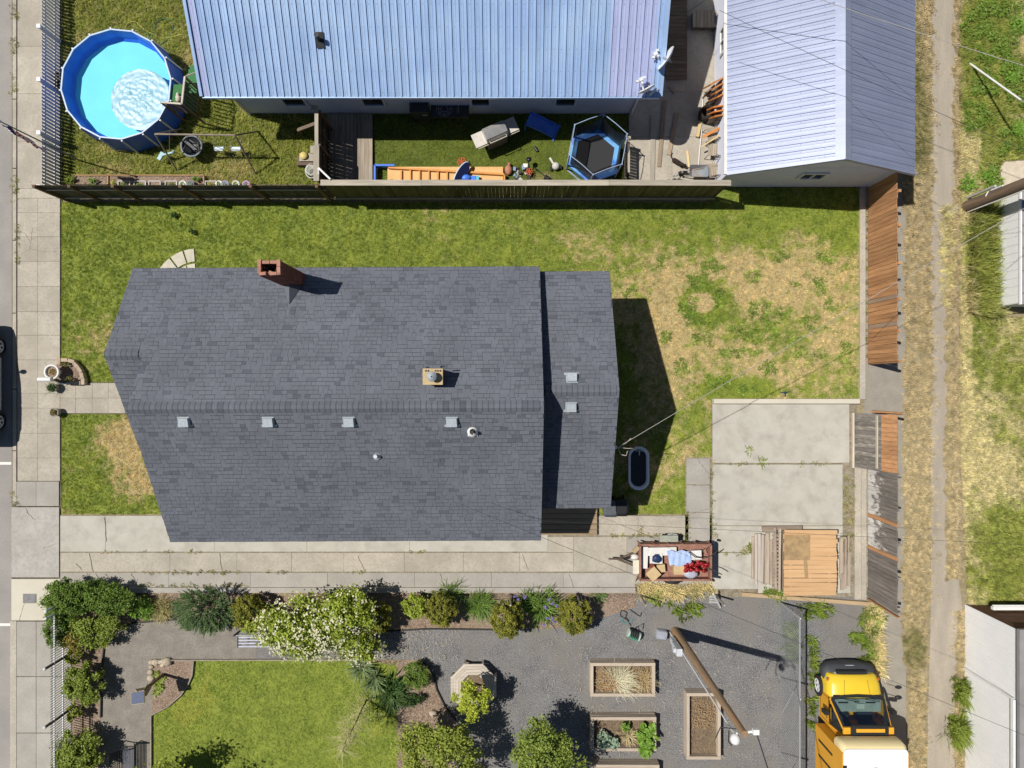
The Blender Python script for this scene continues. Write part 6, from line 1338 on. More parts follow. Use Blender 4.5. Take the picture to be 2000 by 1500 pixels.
b = P(110,742); o = root('mailbox', b, 'white mailbox on a grey post beside the white urn', 'mailbox'); c = P(88,741,1.1); mb = MB(); loft(mb,[[Vector((x,c.y+y*.085,1.0+z*.2)) for y,z in ((-1,0),(1,0),(1,.55),(.7,.85),(0,1),(-.7,.85),(-1,.55))] for x in (c.x-.24,c.x+.24)]); part('body', mb, m_white, o); mb = MB(); mb.bar(b,(b.x,b.y,.98),.10,.10); mb.bar((b.x,b.y,.95),(c.x,c.y,.98),.08,.05); part('post', mb, m_galv, o)
mb = MB()
mb.bar(P(112,748,.5),P(138,750,.3),.04,.03); part('bracket', mb, m_galv, o)
# parked car at the street edge
m_car = flat('dark_paint',(.012,.013,.018),.25,0,.5); m_cgl = flat('car_glass',(.01,.012,.015),.06,0,.6); m_alloy = M('alloy',(.70,.71,.73),(.62,.63,.65),rough=.5,metal=.0); m_tyre = flat('tyre',(.02,.02,.02),.8)
def wheel(o, c, ax, r=.35, w=.23, spokes=5):
    c = Vector(c); ax = Vector(ax); mb = MB(); n = 24; u = Vector((0,1,0)) if abs(ax.y)<.5 else Vector((1,0,0)); v = ax.cross(u)
    def rg(rr, off): return [c+ax*off+(u*math.cos(6.2832*k/n)+v*math.sin(6.2832*k/n))*rr for k in range(n)]
    loft(mb, [rg(r*.66,-w/2),rg(r*.95,-w/2),rg(r,-w*.35),rg(r,w*.35),rg(r*.95,w/2),rg(r*.66,w/2)], cap=False); t = part('tyre', mb, m_tyre, o)
    mb = MB(); mb.poly(rg(r*.66,w*.30),0); loft(mb, [rg(r*.66,w*.46),rg(r*.58,w*.48),rg(r*.56,w*.35)], 1, cap=False)
    for k in range(spokes):
        for dd in (-.12,.12): a = 6.2832*k/spokes+dd; mb.bar(c+ax*w*.36, c+ax*w*.42+(u*math.cos(a)+v*math.sin(a))*r*.6, .035,.03, 1)
    mb.cyl(c+ax*w*.3,c+ax*w*.42,r*.12,n=10,mi=1); part('rim', mb, [m_tyre,m_alloy], t)
car = root('parked_car', (-20.45,.1,0), 'dark parked car at the kerb with silver alloy wheels', 'car'); x0 = -20.33
def csec(y, zb, zbelt, zr, wb, wr):
    return [Vector((x0+s_*x,y,z)) for s_,x,z in ((-1,wb*.93,zb),(1,wb*.93,zb),(1,wb,zb+.2),(1,wb,zbelt-.12),(1,wb*.965,zbelt),(1,wr,zr-.06),(1,wr*.86,zr),(-1,wr*.86,zr),(-1,wr,zr-.06),(-1,wb*.965,zbelt),(-1,wb,zbelt-.12),(-1,wb,zb+.2))]
mb = MB(); loft(mb, [csec(y,*a) for y,a in ((2.28,(.35,.75,.78,.78,.6)),(2.2,(.28,.92,.95,.86,.72)),(1.9,(.25,1.0,1.04,.92,.80)),(1.1,(.25,1.06,1.12,.93,.80)),(.95,(.25,1.08,1.16,.93,.78)),(.25,(.25,1.1,1.66,.93,.70)),(-.3,(.25,1.1,1.74,.93,.70)),(-1.4,(.25,1.1,1.72,.93,.70)),(-1.95,(.25,1.1,1.62,.92,.68)),(-2.2,(.3,1.08,1.2,.9,.72)),(-2.28,(.4,.9,.95,.82,.7)))]); part('body', mb, m_car, car)
mb = MB(); xs = x0+.885
mb.quad((xs+.02,.75,1.13),(xs-.155,.2,1.60),(xs-.155,-.55,1.65),(xs+.02,-.55,1.13)); mb.quad((xs+.02,-.62,1.13),(xs-.155,-.62,1.65),(xs-.155,-1.5,1.63),(xs+.02,-1.8,1.13)); part('side_window', mb, m_cgl, car)
for y in (1.42,-1.42): wheel(car, (x0+.85,y,.35), (1,0,0))
for y in (1.42,-1.42): wheel(car, (x0-.85,y,.35), (-1,0,0))
for s_ in (1,-1): mb = MB(); mb.ball((x0+s_*1.08,.62,1.12),(.13,.09,.08),10,6); mb.bar((x0+s_*.92,.6,1.1),(x0+s_*1.0,.6,1.1),.06,.04); part('mirror', mb, m_car, car)
mb = MB(); mb.bar((x0+.945,-.45,.98),(x0+.945,-.25,.98),.03,.03); mb.bar((x0+.945,-1.45,.98),(x0+.945,-1.25,.98),.03,.03); part('handle', mb, m_car, car)
mb = MB(); mb.bar((x0+.955,1.0,.3),(x0+.955,-1.0,.3),.02,.04); part('sill', mb, m_alloy, car)
# ---------------------------------------------------------------- behind the house
c = P(1245,913,.3); cz = 0; o = root('bathtub', (c.x,c.y,0), 'white clawfoot bathtub full of dark soil in the shade of the house', 'bathtub'); m_en = M('white_enamel',(.84,.86,.90),(.80,.82,.86),sc=3,rough=.25)
mb = MB(); loft(mb, [rring(c.x,c.y,.50,1.25,.24,.10,7),rring(c.x,c.y,.62,1.42,.30,.20,7),rring(c.x,c.y,.70,1.55,.34,.55,7),rring(c.x,c.y,.78,1.64,.37,.585,7),rring(c.x,c.y,.76,1.62,.36,.60,7),rring(c.x,c.y,.62,1.46,.30,.60,7),rring(c.x,c.y,.56,1.36,.27,.45,7)], cap=False); part('tub', mb, m_en, o)
mb = MB(); mb.poly(rring(c.x,c.y+.02,.58,1.38,.28,.50,7)); part('soil', mb, M('wet_soil',(.03,.03,.035),(.05,.05,.055),sc=20,rough=.9), o)
mb = MB(); y = c.y+.66; mb.bar((c.x-.1,y,.64),(c.x+.1,y,.64),.03,.03); mb.tube([(c.x,y,.62),(c.x,y,.7),(c.x,y-.14,.7),(c.x,y-.16,.62)],.022,6); mb.ball((c.x-.11,y,.66),.03,6,4); mb.ball((c.x+.11,y,.66),.03,6,4); part('tap', mb, m_galv, o)
mb = MB()
for sx in (-1,1):
    for sy in (-1,1): mb.tube([(c.x+sx*.22,c.y+sy*.55,.14),(c.x+sx*.3,c.y+sy*.6,.08),(c.x+sx*.28,c.y+sy*.6,0)],.03,5)
part('foot', mb, m_en, o)
# bins
for px,py,mt,lb,cc in ((1193,1000,M('grey_bin',(.10,.11,.125),(.085,.095,.11),rough=.5),'dark grey wheeled bin tucked against the corner of the rear addition','grey'),(1213,1000,flat('black_bin',(.016,.016,.018),.45),'black wheeled bin beside the dark grey bin','black')):
    c = P(px,py,1.0); c.y += .12 if cc == 'grey' else .15; o = root('wheeled_bin', (c.x,c.y,0), lb, 'bin', 'bins behind the house'); mb = MB(); loft(mb,[rring(c.x,c.y,.40,.42,.06,.08),rring(c.x,c.y,.52,.56,.07,.95)]); part('body', mb, mt, o)
    mb = MB(); loft(mb,[rring(c.x,c.y,.56,.60,.10,.95),rring(c.x,c.y,.57,.62,.12,1.0),rring(c.x,c.y,.40,.42,.10,1.04)]); part('lid', mb, mt, o)
    mb = MB()
    for s_ in (-1,1): mb.cyl((c.x+s_*.2,c.y+.24,.1),(c.x+s_*.25,c.y+.24,.1),.1,n=10)
    part('wheel', mb, m_tyre, o)
# plank stoop
o = root('plank_stoop', P(1110,1022), 'dark stained plank stoop beside the driveway', 'stoop'); m_st = wood('stoop_plank',(.36,.27,.17),(.29,.21,.13),axis='x',rv=.1); a, b = P(1052,992,.2), P(1166,1045,.2)
for i in range(5): y = a.y+(b.y-a.y)*(i+.5)/5; inst('plank', ubox(m_st), o, ((a.x+b.x)/2,y,.2), sc=(b.x-a.x,(a.y-b.y)/5-.014,.045))
mb = MB(); mb.box(((a.x+b.x)/2,(a.y+b.y)/2,.08),(b.x-a.x-.04,a.y-b.y-.04,.16)); part('base', mb, m_soil, o)
# service mast and wires
q = P(1199,873,3.95); o = root('service_mast', (q.x,q.y,0), 'grey weatherhead mast on the back eave with cables', 'mast'); mb = MB(); mb.cyl((q.x,q.y,2.5),(q.x,q.y,4.0),.04,n=8); part('pipe', mb, m_galv, o); mb = MB(); mb.ball((q.x,q.y,4.05),(.11,.07,.07),10,6); mb.cyl((q.x-.15,q.y,4.0),(q.x-.05,q.y,4.05),.05,n=8); part('weatherhead', mb, M('pale_cap',(.6,.6,.62),(.5,.5,.52)), o)
mb = MB(); e = Vector((q.x+.12,q.y,4.05))
for pts in ([(0,0,0),(.25,.1,-.1),(.42,.3,.05)],[(0,0,0),(.3,-.05,-.15),(.55,-.04,0),(.4,-.02,.1)],[(0,0,0),(.1,-.25,-.15),(.28,-.28,-.05),(.3,-.12,.05)]): mb.tube([e+Vector(p) for p in pts],.014,4)
part('cable_loop', mb, M('pale_cable',(.48,.44,.38),(.4,.37,.32)), o)
m_wireg = flat('grey_cable',(.36,.34,.31),.7); m_wirek = flat('black_cable',(.04,.04,.045),.6)
def wire_(a, b, sag, r, mat, label, n=18):
    a = Vector(a); b = Vector(b); mb = MB(); mb.tube([a.lerp(b,i/n)-Vector((0,0,sag*4*(i/n)*(1-i/n))) for i in range(n+1)], r, 5); solo('overhead_wire', mb, mat, label, 'cable')
pt2 = Vector((17.33,6.76,8.0)); wire_(e, pt2, .25, .010, m_wireg, 'twisted service cable from the back eave up to the big pole')
wire_(P(1300,-110,5.6), P(2260,205,7.2), .25, .010, m_wireg, 'grey cable high above the garage roof')
wire_(P(1405,20,5.4), P(2300,420,7.6), .2, .007, m_wirek, 'thin dark cable crossing over the garage toward the alley pole')
# utility poles
m_pwood = wood('pole_wood',(.30,.215,.135),(.22,.155,.10),axis='z',sc=2,c3=(.36,.2,.1)); m_pdark = wood('old_pole_wood',(.17,.125,.095),(.12,.09,.07),axis='z',sc=2,c3=(.24,.15,.08))
b1 = P(1318,1232); o = root('utility_pole', b1, 'tan wooden utility pole beside the raised beds with grey meter boxes', 'utility pole'); t1 = b1+Vector((.02,.03,8.1)); mb = MB(); mb.cyl(b1-Vector((0,0,.1)), t1, .165, .092, 14); part('pole', mb, m_pwood, o)
mb = MB(); mb.tube([b1+Vector((-.21,-.02,.0)),b1+Vector((-.2,-.06,1.2)),b1+Vector((-.19,-.06,7.8))],.025,6); part('conduit', mb, m_white, o)
mb = MB(); mb.box(b1+Vector((-.32,-.04,1.75)),(.2,.26,.75)); mb.box(b1+Vector((-.30,-.02,1.1)),(.16,.2,.4)); mb.cyl(b1+Vector((-.42,-.04,1.9)),b1+Vector((-.5,-.04,1.9)),.09,n=12); part('meter_box', mb, M('pale_metal',(.6,.62,.66),(.5,.52,.56),rough=.4), o)
mb = MB(); mb.ball(t1+Vector((-.16,-.28,-.3)),(.14,.16,.14),10,7); mb.cyl(t1+Vector((-.1,-.1,-.3)),t1+Vector((-.14,-.2,-.3)),.03,n=6); mb.box(t1+Vector((.28,.1,.05)),(.16,.14,.12)); mb.bar(t1+Vector((0,0,-.1)),t1+Vector((.3,.1,.02)),.05,.05); part('insulator', mb, m_white, o)
mb = MB(); mb.tube([t1+Vector((-.1,-.05,-.4)),t1+Vector((-.5,-.05,-.5)),t1+Vector((-.58,-.45,-.7))],.018,5); mb.tube([t1+Vector((-.3,-.1,-.4)),t1+Vector((-.25,-.5,-.6)),t1+Vector((-.1,-.7,-.8))],.018,5); part('loose_cable', mb, m_wirek, o)
wire_(t1+Vector((.3,.1,0)), t1+Vector((2.6,-6.5,-.5)), .15, .018, m_wirek, 'dark cable leaving the tan pole toward the bottom edge')
wire_(P(900,985,6.2), P(2300,1560,7.0), .1, .006, m_wirek, 'very thin cable crossing over the driveway and the truck')
wire_(P(1000,1015,5.5), P(2300,1080,6.2), .1, .005, m_wirek, 'very thin cable crossing over the lumber pile')
b2 = P(1886,404); o = root('utility_pole', b2, 'thick dark brown utility pole at the alley edge by the shed', 'utility pole'); mb = MB(); mb.cyl(b2-Vector((0,0,.1)), b2+Vector((.05,.05,9.0)), .21, .15, 14); part('pole', mb, m_pdark, o)
mb = MB(); mb.bar(b2+Vector((.02,-.22,.1)),b2+Vector((.05,-.19,5)),.03,.03); mb.bar(b2+Vector((-.1,.2,1.6)),b2+Vector((-.1,.2,2.2)),.05,.04); mb.tube([b2+Vector((-.2,.02,1.45)),b2+Vector((-.19,.1,1.5)),b2+Vector((-.1,.2,1.45))],.02,5); part('conduit', mb, m_white, o)
b3 = P(1886,388); mb = MB(); mb.cyl(b3,b3+Vector((-.05,.0,1.75)),.05,n=8); solo('bollard_pipe', mb, M('grey_pipe',(.48,.47,.44),(.4,.39,.37)), 'short grey pipe standing beside the big dark pole', 'pipe')
a1 = P(1893,123); g1 = a1+Vector((.25,-1.55,1.5)); mb = MB(); mb.tube([a1,a1+(g1-a1)*.4,g1,a1+(g1-a1)*1.5],.035,7); o = solo('guy_guard', mb, m_white, 'white plastic guard on a slanting guy wire in the weeds', 'guy wire')
mb = MB(); mb.tube([g1,g1+Vector((.95,-6.0,5.8))],.008,4); part('guy_wire', mb, m_wireg, o)
# ---------------------------------------------------------------- trailer with a load of junk
m_rust2 = M('rusty_red_steel',(.30,.15,.11),(.24,.11,.08),sc=5,rough=.8,c3=(.42,.28,.22),sc3=12,a3=.5)
ta, tb = P(1250,1064,.9), P(1388,1132,.9); tcx, tcy = (ta.x+tb.x)/2, (ta.y+tb.y)/2; tw, td = tb.x-ta.x, ta.y-tb.y
tr_ = root('utility_trailer', (tcx,tcy,0), 'rusty red utility trailer loaded with junk in the driveway', 'trailer'); mb = MB()
mb.box((tcx,tcy,.52),(tw,td,.05)); part('bed', mb, m_rust2, tr_)
mb = MB()
for s_ in (-1,1):
    mb.box((tcx,tcy+s_*td/2,.72),(tw,.03,.40)); mb.bar((tcx-tw/2,tcy+s_*td/2,.94),(tcx+tw/2,tcy+s_*td/2,.94),.07,.05)
    mb.box((tcx+s_*tw/2,tcy,.72),(.03,td,.40)); mb.bar((tcx+s_*tw/2,tcy-td/2,.94),(tcx+s_*tw/2,tcy+td/2,.94),.07,.05)
for i in range(6):
    for s_ in (-1,1): mb.bar((tcx-tw/2+tw*i/5,tcy+s_*(td/2+.03),.4),(tcx-tw/2+tw*i/5,tcy+s_*(td/2+.03),.94),.04,.04)
part('side_panel', mb, m_rust2, tr_)
mb = MB(); mb.bar((tcx-tw/2,tcy+.3,.45),(tcx-tw/2-.75,tcy,.45),.07,.07); mb.bar((tcx-tw/2,tcy-.3,.45),(tcx-tw/2-.75,tcy,.45),.07,.07); mb.bar((tcx-tw/2-.5,tcy,.47),(tcx-tw/2-1.1,tcy+.02,.47),.06,.06); mb.cyl((tcx-tw/2-.6,tcy+.05,.1),(tcx-tw/2-.6,tcy+.05,.7),.035,n=8); part('drawbar', mb, M('dark_rust',(.14,.10,.08),(.1,.07,.055)), tr_)
for s_ in (-1,1):
    wheel(tr_, (tcx+.02,tcy+s_*(td/2+.17),.30), (0,s_,0), .30, .18)
q = P(1306,1053,.6); mb = MB(); mb.lathe([(.34,-.04),(.36,0),(.34,.04)],(0,0,0),8); mb = MB(); mb.box((q.x,tcy+td/2+.17,.64),(.68,.24,.03)); mb.box((q.x-.33,tcy+td/2+.17,.55),(.03,.24,.2)); part('mudguard', mb, M('grey_green',(.36,.38,.31),(.3,.31,.26),sc=8), tr_)
mb = MB(); mb.box((tcx+tw/2+.04,tcy,.55),(.05,td*.9,.6)); mb.cyl((tcx+tw/2+.1,tcy+td/2+.1,.8),(tcx+tw/2+.1,tcy+td/2+.1,.95),.05,n=8); mb.cyl((tcx+tw/2+.1,tcy-td/2-.02,.8),(tcx+tw/2+.1,tcy-td/2-.02,.95),.05,n=8); part('tailgate', mb, flat('navy_steel',(.02,.025,.04),.5), tr_)
tx = lambda px, py, z=.8: P(px,py,z)
def junk(name, mb, mat, label, cat): return solo(name, mb, mat, label, cat)
mw_ = M('white_board',(.72,.71,.68),(.64,.63,.60),sc=4)
mb = MB(); q = tx(1290,1078); mb.box((q.x,q.y,.70),(1.22,.30,.08),rz=.02); junk('foam_sheet', mb, mw_, 'white sheet lying along the upper side of the trailer', 'sheet')
mb = MB(); q = tx(1260,1090); mb.box((q.x,q.y,.72),(.22,.8,.07),rz=-.04); junk('foam_sheet', mb, mw_, 'white sheet set across the drawbar end of the trailer', 'sheet')
mb = MB(); q = tx(1282,1091); mb.box((q.x,q.y,.72),(.46,.40,.10)); mb.ball((q.x+.02,q.y,.80),(.19,.15,.09),10,6,mi=1,seed=4,rough=.2); junk('bag_box', mb, [mw_,M('navy_bag',(.03,.06,.14),(.02,.04,.1),rough=.4)], 'navy plastic bag in a white tray in the trailer', 'bag')
mb = MB(); NXX = 12; q0 = tx(1302,1080,.84); vs = []
for j in range(7):
    for i in range(NXX+1): vs.append((q0.x+.85*i/NXX+.02*j, q0.y+.08-.55*j/6-.08*(i/NXX)*0+.03*math.sin(i), .85+.025*math.sin(i*2.1+j)+(.0 if i<7 else -.02)))
mb.add(vs, [(j*(NXX+1)+i, (j+1)*(NXX+1)+i, (j+1)*(NXX+1)+i+1, j*(NXX+1)+i+1) for j in range(6) for i in range(NXX)], 0, True); junk('blue_tarp', mb, M('pale_blue_sheet',(.34,.46,.72),(.46,.56,.78),sc=5,rough=.45), 'pale blue plastic sheeting in the middle of the trailer', 'tarp')
mb = MB(); q = tx(1360,1084); mb.box((q.x,q.y,.74),(.38,.34,.16),rz=.05); junk('white_box', mb, mw_, 'white box near the tailgate end of the trailer', 'box')
mb = MB(); g = random.Random(9)
for i in range(22): q = tx(1356+g.uniform(-19,24),1108+g.uniform(-9,9)); mb.ball((q.x,q.y,.80+g.random()*.12),(g.uniform(.06,.13),g.uniform(.05,.1),.06),8,5,seed=i,rough=.25)
junk('red_bag_heap', mb, M('glossy_red',(.36,.02,.025),(.22,.012,.015),sc=8,rough=.3), 'glossy dark red plastic heap in the trailer corner', 'plastic bag')
mb = MB(); q = tx(1349,1121); mb.ball((q.x,q.y,.78),(.27,.17,.12),14,8,seed=3,rough=.1); junk('grey_bag', mb, M('lilac_grey_bag',(.45,.46,.56),(.38,.39,.48),sc=7,rough=.35), 'pale grey filled bag below the red plastic heap', 'bag')
for px,py,w,d,a,z,lb in ((1276,1121,.42,.40,.72,.95,'square tan cardboard sheet tilted over the trailer side'),(1325,1112,.40,.34,0,.70,'tan cardboard box in the middle of the trailer'),(1290,1109,.30,.28,.1,.70,'open tan box next to the tilted cardboard')):
    mb = MB(); q = tx(px,py,z); mb.box((q.x,q.y,z),(w,d,.06 if a>.5 else .22),rz=a); junk('cardboard', mb, M('cardboard_'+str(px),(.58,.43,.24),(.5,.36,.19),sc=5), lb, 'cardboard')
mb = MB(); q = tx(1273,1105); mb.cyl((q.x,q.y,.75),(q.x,q.y,.95),.09,n=12); junk('red_tin', mb, flat('dark_red_tin',(.22,.04,.025),.4), 'small dark red tin beside the tilted cardboard', 'tin')
mb = MB(); q = tx(1243,1107,.75); mb.box((q.x,q.y,.75),(.26,.50,.05)); q2 = P(1240,1140,.3); mb.bar((q.x+.03,q.y-.2,.74),(q2.x,q2.y,.05),.10,.04); junk('cream_plank', mb, M('cream_board',(.72,.68,.55),(.62,.58,.46),sc=5), 'cream boards leaning at the front of the trailer', 'board')
mb = MB(); q = tx(1239,1087,.5); mb.ball((q.x,q.y,.55),(.16,.11,.12),12,7); mb.bar((q.x-.25,q.y+.02,.6),(q.x+.02,q.y+.02,.6),.03,.03,mi=1); mb.bar(tx(1237,1078,.8),tx(1248,1068,.9),.16,.08,mi=2); junk('white_jug', mb, [mw_,m_wirek,M('tan_box',(.45,.33,.2),(.38,.27,.16))], 'white jug and scraps piled on the trailer drawbar', 'jug')
mb = MB()
for pts in ([(1345,1078,1.0),(1358,1088,1.02),(1376,1090,1.0),(1388,1086,1.1),(1400,1077,1.1)],[(1375,1082,1.0),(1372,1075,1.1),(1378,1070,1.0)],[(1382,1110,1.0),(1395,1115,1.1),(1410,1122,1.0)]): mb.tube([P(*p) for p in pts],.02,5)
junk('bent_rods', mb, m_wirek, 'dark bent rods sticking out over the trailer tailgate', 'rods')
# ---------------------------------------------------------------- lumber pile
w_pl = wood('old_pile_plank',(.42,.34,.27),(.32,.255,.20),axis='y',rv=.2,c3=(.5,.42,.34)); w_plx = wood('old_pile_plank_x',(.36,.29,.22),(.27,.215,.165),axis='x',rv=.2); w_pan = wood('orange_panel_board',(.62,.395,.21),(.56,.345,.175),axis='x',rv=.06)
def stack(name, rects, mat, label, z0, th, axis):
    a = P(sum(r[0]+r[2] for r in rects)/2/len(rects), sum(r[1]+r[3] for r in rects)/2/len(rects)); o = root(name, a, label, 'lumber'); g = random.Random(len(rects))
    for x0,y0,x1,y1 in rects: p,q = P(x0,y0,z0),P(x1,y1,z0); inst('plank', ubox(mat), o, ((p.x+q.x)/2,(p.y+q.y)/2,z0+g.uniform(-.02,.02)), rot=(0,0,g.uniform(-.015,.015)), sc=(abs(q.x-p.x),abs(p.y-q.y),th))
    return o
stack('plank_stack', [(1474,1043,1479,1141),(1480,1042,1485.5,1142),(1486,1044,1491,1141)], wood('silver_plank',(.50,.44,.38),(.42,.37,.32),axis='y',rv=.1), 'three silvery planks lying at the outer edge of the lumber pile', .22, .07, 'y')
stack('plank_stack', [(1468,1048,1472,1130),(1495,1041,1502,1140),(1503,1055,1508,1142),(1492,1045,1495,1142)], w_pl, 'loose weathered planks between silvery planks and the slatted pallet', .10, .08, 'y')
stack('plank_stack', [(1488,1027,1565,1034),(1490,1034,1512,1040)], w_plx, 'dark cross planks behind the orange panel', .22, .09, 'x')
o = stack('pallet', [(1511,1030,1516,1150),(1521,1032,1525,1155)], w_pl, 'slatted pallet edge sticking out under the orange panel', .34, .06, 'y')
for i in range(14): q = P(1514,1046+7.6*i,.33); inst('slat', ubox(w_plx), o, (q.x+.02,q.y,.30), sc=(.22,.09,.05))
stack('plank_stack', [(1640,1050,1646,1130),(1648,1060,1653,1150),(1655,1045,1659,1145),(1641,1120,1647,1152)], w_pl, 'old narrow planks lying between the pile and the grey fence', .09, .06, 'y')
stack('plank_stack', [(1640,1048,1652,1052),(1650,1050,1654,1105)], w_plx, 'dark frame corner beside the orange panel', .42, .05, 'y')
a, b = P(1531,1035,.62), P(1634,1163,.62); o = root('orange_panel', ((a.x+b.x)/2,(a.y+b.y)/2,0), 'orange board panel lying flat on top of the lumber pile', 'fence panel'); n = 15
for i in range(n):
    y = a.y+(b.y-a.y)*(i+.5)/n; g = random.Random(i); inst('board', ubox(w_pan), o, ((a.x+b.x)/2+g.uniform(-.03,.03)-.02*i/n*0,y,.62+g.uniform(-.006,.006)), rot=(0,g.uniform(-.01,.01),g.uniform(-.012,.012)), sc=(b.x-a.x,(a.y-b.y)/n-.004-.016*(i in (8,10,11)),.03))
mb = MB()
for x in (a.x+.25,(a.x+b.x)/2,b.x-.25): mb.bar((x,a.y-.05,.56),(x,b.y+.05,.56),.09,.08)
part('rail', mb, w_pl, o); mb = MB(); mb.box(((a.x+b.x)/2,(a.y+b.y)/2,.28),(b.x-a.x-.25,a.y-b.y-.2,.44)); part('packed_planks', mb, w_plx, o)
p,q = P(1532,1045,.65),P(1582,1094,.65); mb = MB(); mb.box(((p.x+q.x)/2,(p.y+q.y)/2,.648),(q.x-p.x,p.y-q.y,.018)); mb.bar(P(1572,1080,.655),P(1575,1128,.655),.12,.016); solo('plywood_sheet', mb, M('stained_ply',(.44,.30,.15),(.34,.23,.12),sc=4,rough=.9,c3=(.24,.17,.10),sc3=5,a3=.7), 'stained plywood sheet lying on the orange panel', 'plywood')
mb = MB(); mb.bar(P(1448,1160,.08),P(1710,1180,.08),.14,.14); solo('timber_edge', mb, wood('tan_timber',(.46,.34,.2),(.38,.28,.165),axis='x'), 'long tan timber lying below the lumber pile', 'timber')
# ---------------------------------------------------------------- raised beds
m_bed = wood('bed_board',(.52,.43,.34),(.43,.355,.28),axis='x',rv=.08); m_bedy = wood('bed_board_y',(.52,.43,.34),(.43,.355,.28),axis='y',rv=.08); m_bsoil = M('bed_soil',(.19,.135,.09),(.12,.085,.055),sc=9,rough=1,bump=.8,c3=(.36,.28,.18),sc3=24,a3=.7)
def bed(x0, y0, x1, y1, label, seed):
    h = .46; a, b = P(x0,y0,h), P(x1,y1,h); o = root('raised_bed', ((a.x+b.x)/2,(a.y+b.y)/2,0), label, 'raised bed', 'wooden raised beds on the gravel'); t = .12; g = random.Random(seed)
    for k in range(3):
        z = .075+.15*k; 
        for y in (a.y-t/2,b.y+t/2): inst('board', ubox(m_bed), o, ((a.x+b.x)/2,y,z), rot=(0,0,g.uniform(-.003,.003)), sc=(b.x-a.x,t-.004*k,.145))
        for x in (a.x+t/2,b.x-t/2): inst('board', ubox(m_bedy), o, (x,(a.y+b.y)/2,z), sc=(t-.004*k,a.y-b.y-2*t,.145))
    mb = MB(); N = 14
    w, d = b.x-a.x-2*t, a.y-b.y-2*t; vs = [((a.x+t+w*i/N),(b.y+t+d*j/N),.20+g.uniform(-.03,.04)) for j in range(N+1) for i in range(N+1)]
    mb.add(vs, [(j*(N+1)+i,j*(N+1)+i+1,(j+1)*(N+1)+i+1,(j+1)*(N+1)+i) for j in range(N) for i in range(N)], 0, True); part('soil', mb, m_bsoil, o); return o
bed(1153,1295,1280,1361,'raised bed full of straw nearest the wire fence',1); bed(1154,1401,1282,1468,'raised bed planted with green vegetables',2); bed(1341,1354,1408,1484,'upright raised bed of bare soil under the leaning pole',3); bed(1156,1494,1288,1560,'raised bed cut off by the bottom edge',4)
def strawbits(px0,py0,px1,py1,n,z,seed,mat,L_=(.08,.3),w=.007):
    g = random.Random(seed); mb = MB()
    for i in range(n):
        c = P(g.uniform(px0,px1),g.uniform(py0,py1),z); a = g.uniform(0,6.28); d = Vector((math.cos(a),math.sin(a),g.uniform(-.2,.4)))*g.uniform(*L_); s_ = Vector((-d.y,d.x,0)).normalized()*w; c.z += g.uniform(0,.08)
        mb.add([c-s_,c+s_,c+d*.6+s_+Vector((0,0,.02)),c+d*.6-s_+Vector((0,0,.02)),c+d],[(0,1,2,3),(3,2,4)])
    return mb
L_straw2 = leafmat('brown_straw',(.34,.22,.11),(.48,.35,.19)); L_pale = leafmat('pale_straw',(.60,.56,.40),(.72,.69,.52))
o = solo('straw_litter', strawbits(1168,1308,1268,1348,900,.24,401,L_straw2), [L_straw2], 'brown straw litter filling the upper raised bed', 'straw', kind='stuff')
mb = MB(); blades(mb, P(1205,1332,.24), 460, .62, .014, 402, .3, (.8,2.2), .4, dirs=(.5,.9)); solo('pale_straw_heap', mb, [L_pale], 'pale bleached grass heap in the upper raised bed', 'straw')
mb = MB(); blades(mb, P(1258,1330,.26), 120, .5, .012, 404, .25, (.8,2.2), .4); solo('dry_grass', mb, [L_straw], 'dry grass drooping over the edge of the upper raised bed', 'plant')
solo('straw_litter', strawbits(1352,1366,1398,1420,260,.24,403,L_straw2,(.05,.16)), [L_straw2], 'sparse straw over the upper part of the upright raised bed', 'straw', kind='stuff')
for px,py,rx,ry,mt,n,lf,lb,sd in ((1180,1445,.30,.34,L_blue,520,.10,'blue green leafy vegetables at the near end of the planted bed',411),(1198,1452,.22,.24,L_blue,380,.08,'second clump of blue green leaves beside the first in the planted bed',412),(1262,1442,.38,.62,L_veg,900,.17,'large bright green leafy vegetable hanging over the planted bed corner',413),(1222,1418,.2,.16,L_veg,180,.1,'small green plant at the middle of the planted bed',414)):
    c = P(px,py,.42); mb = MB(); leaf_cloud(mb, c, (rx,ry,.24), n, lf, sd, K=18, spread=.3, asp=.7, up=1.0); solo('vegetable', mb, [mt], lb, 'vegetable')
mb = MB(); blades(mb, P(1228,1438,.25), 70, .35, .025, 415, .2, (.8,2)); solo('wilted_leaves', mb, [L_straw], 'wilted straw coloured leaves in the planted bed', 'plant')
# straw and grit on the gravel
L_bit = leafmat('gravel_straw',(.42,.36,.25),(.56,.50,.38)); mb = strawbits(1040,1240,1500,1480,700,.012,421,L_bit,(.03,.2),.005); mb2 = strawbits(640,1230,900,1290,500,.012,422,L_bit,(.03,.16),.005); mb.add(mb2.v, mb2.f); mb.m = mb.m[:len(mb.f)]; o = part('straw_bits', mb, [L_bit]); o['kind'] = 'stuff'
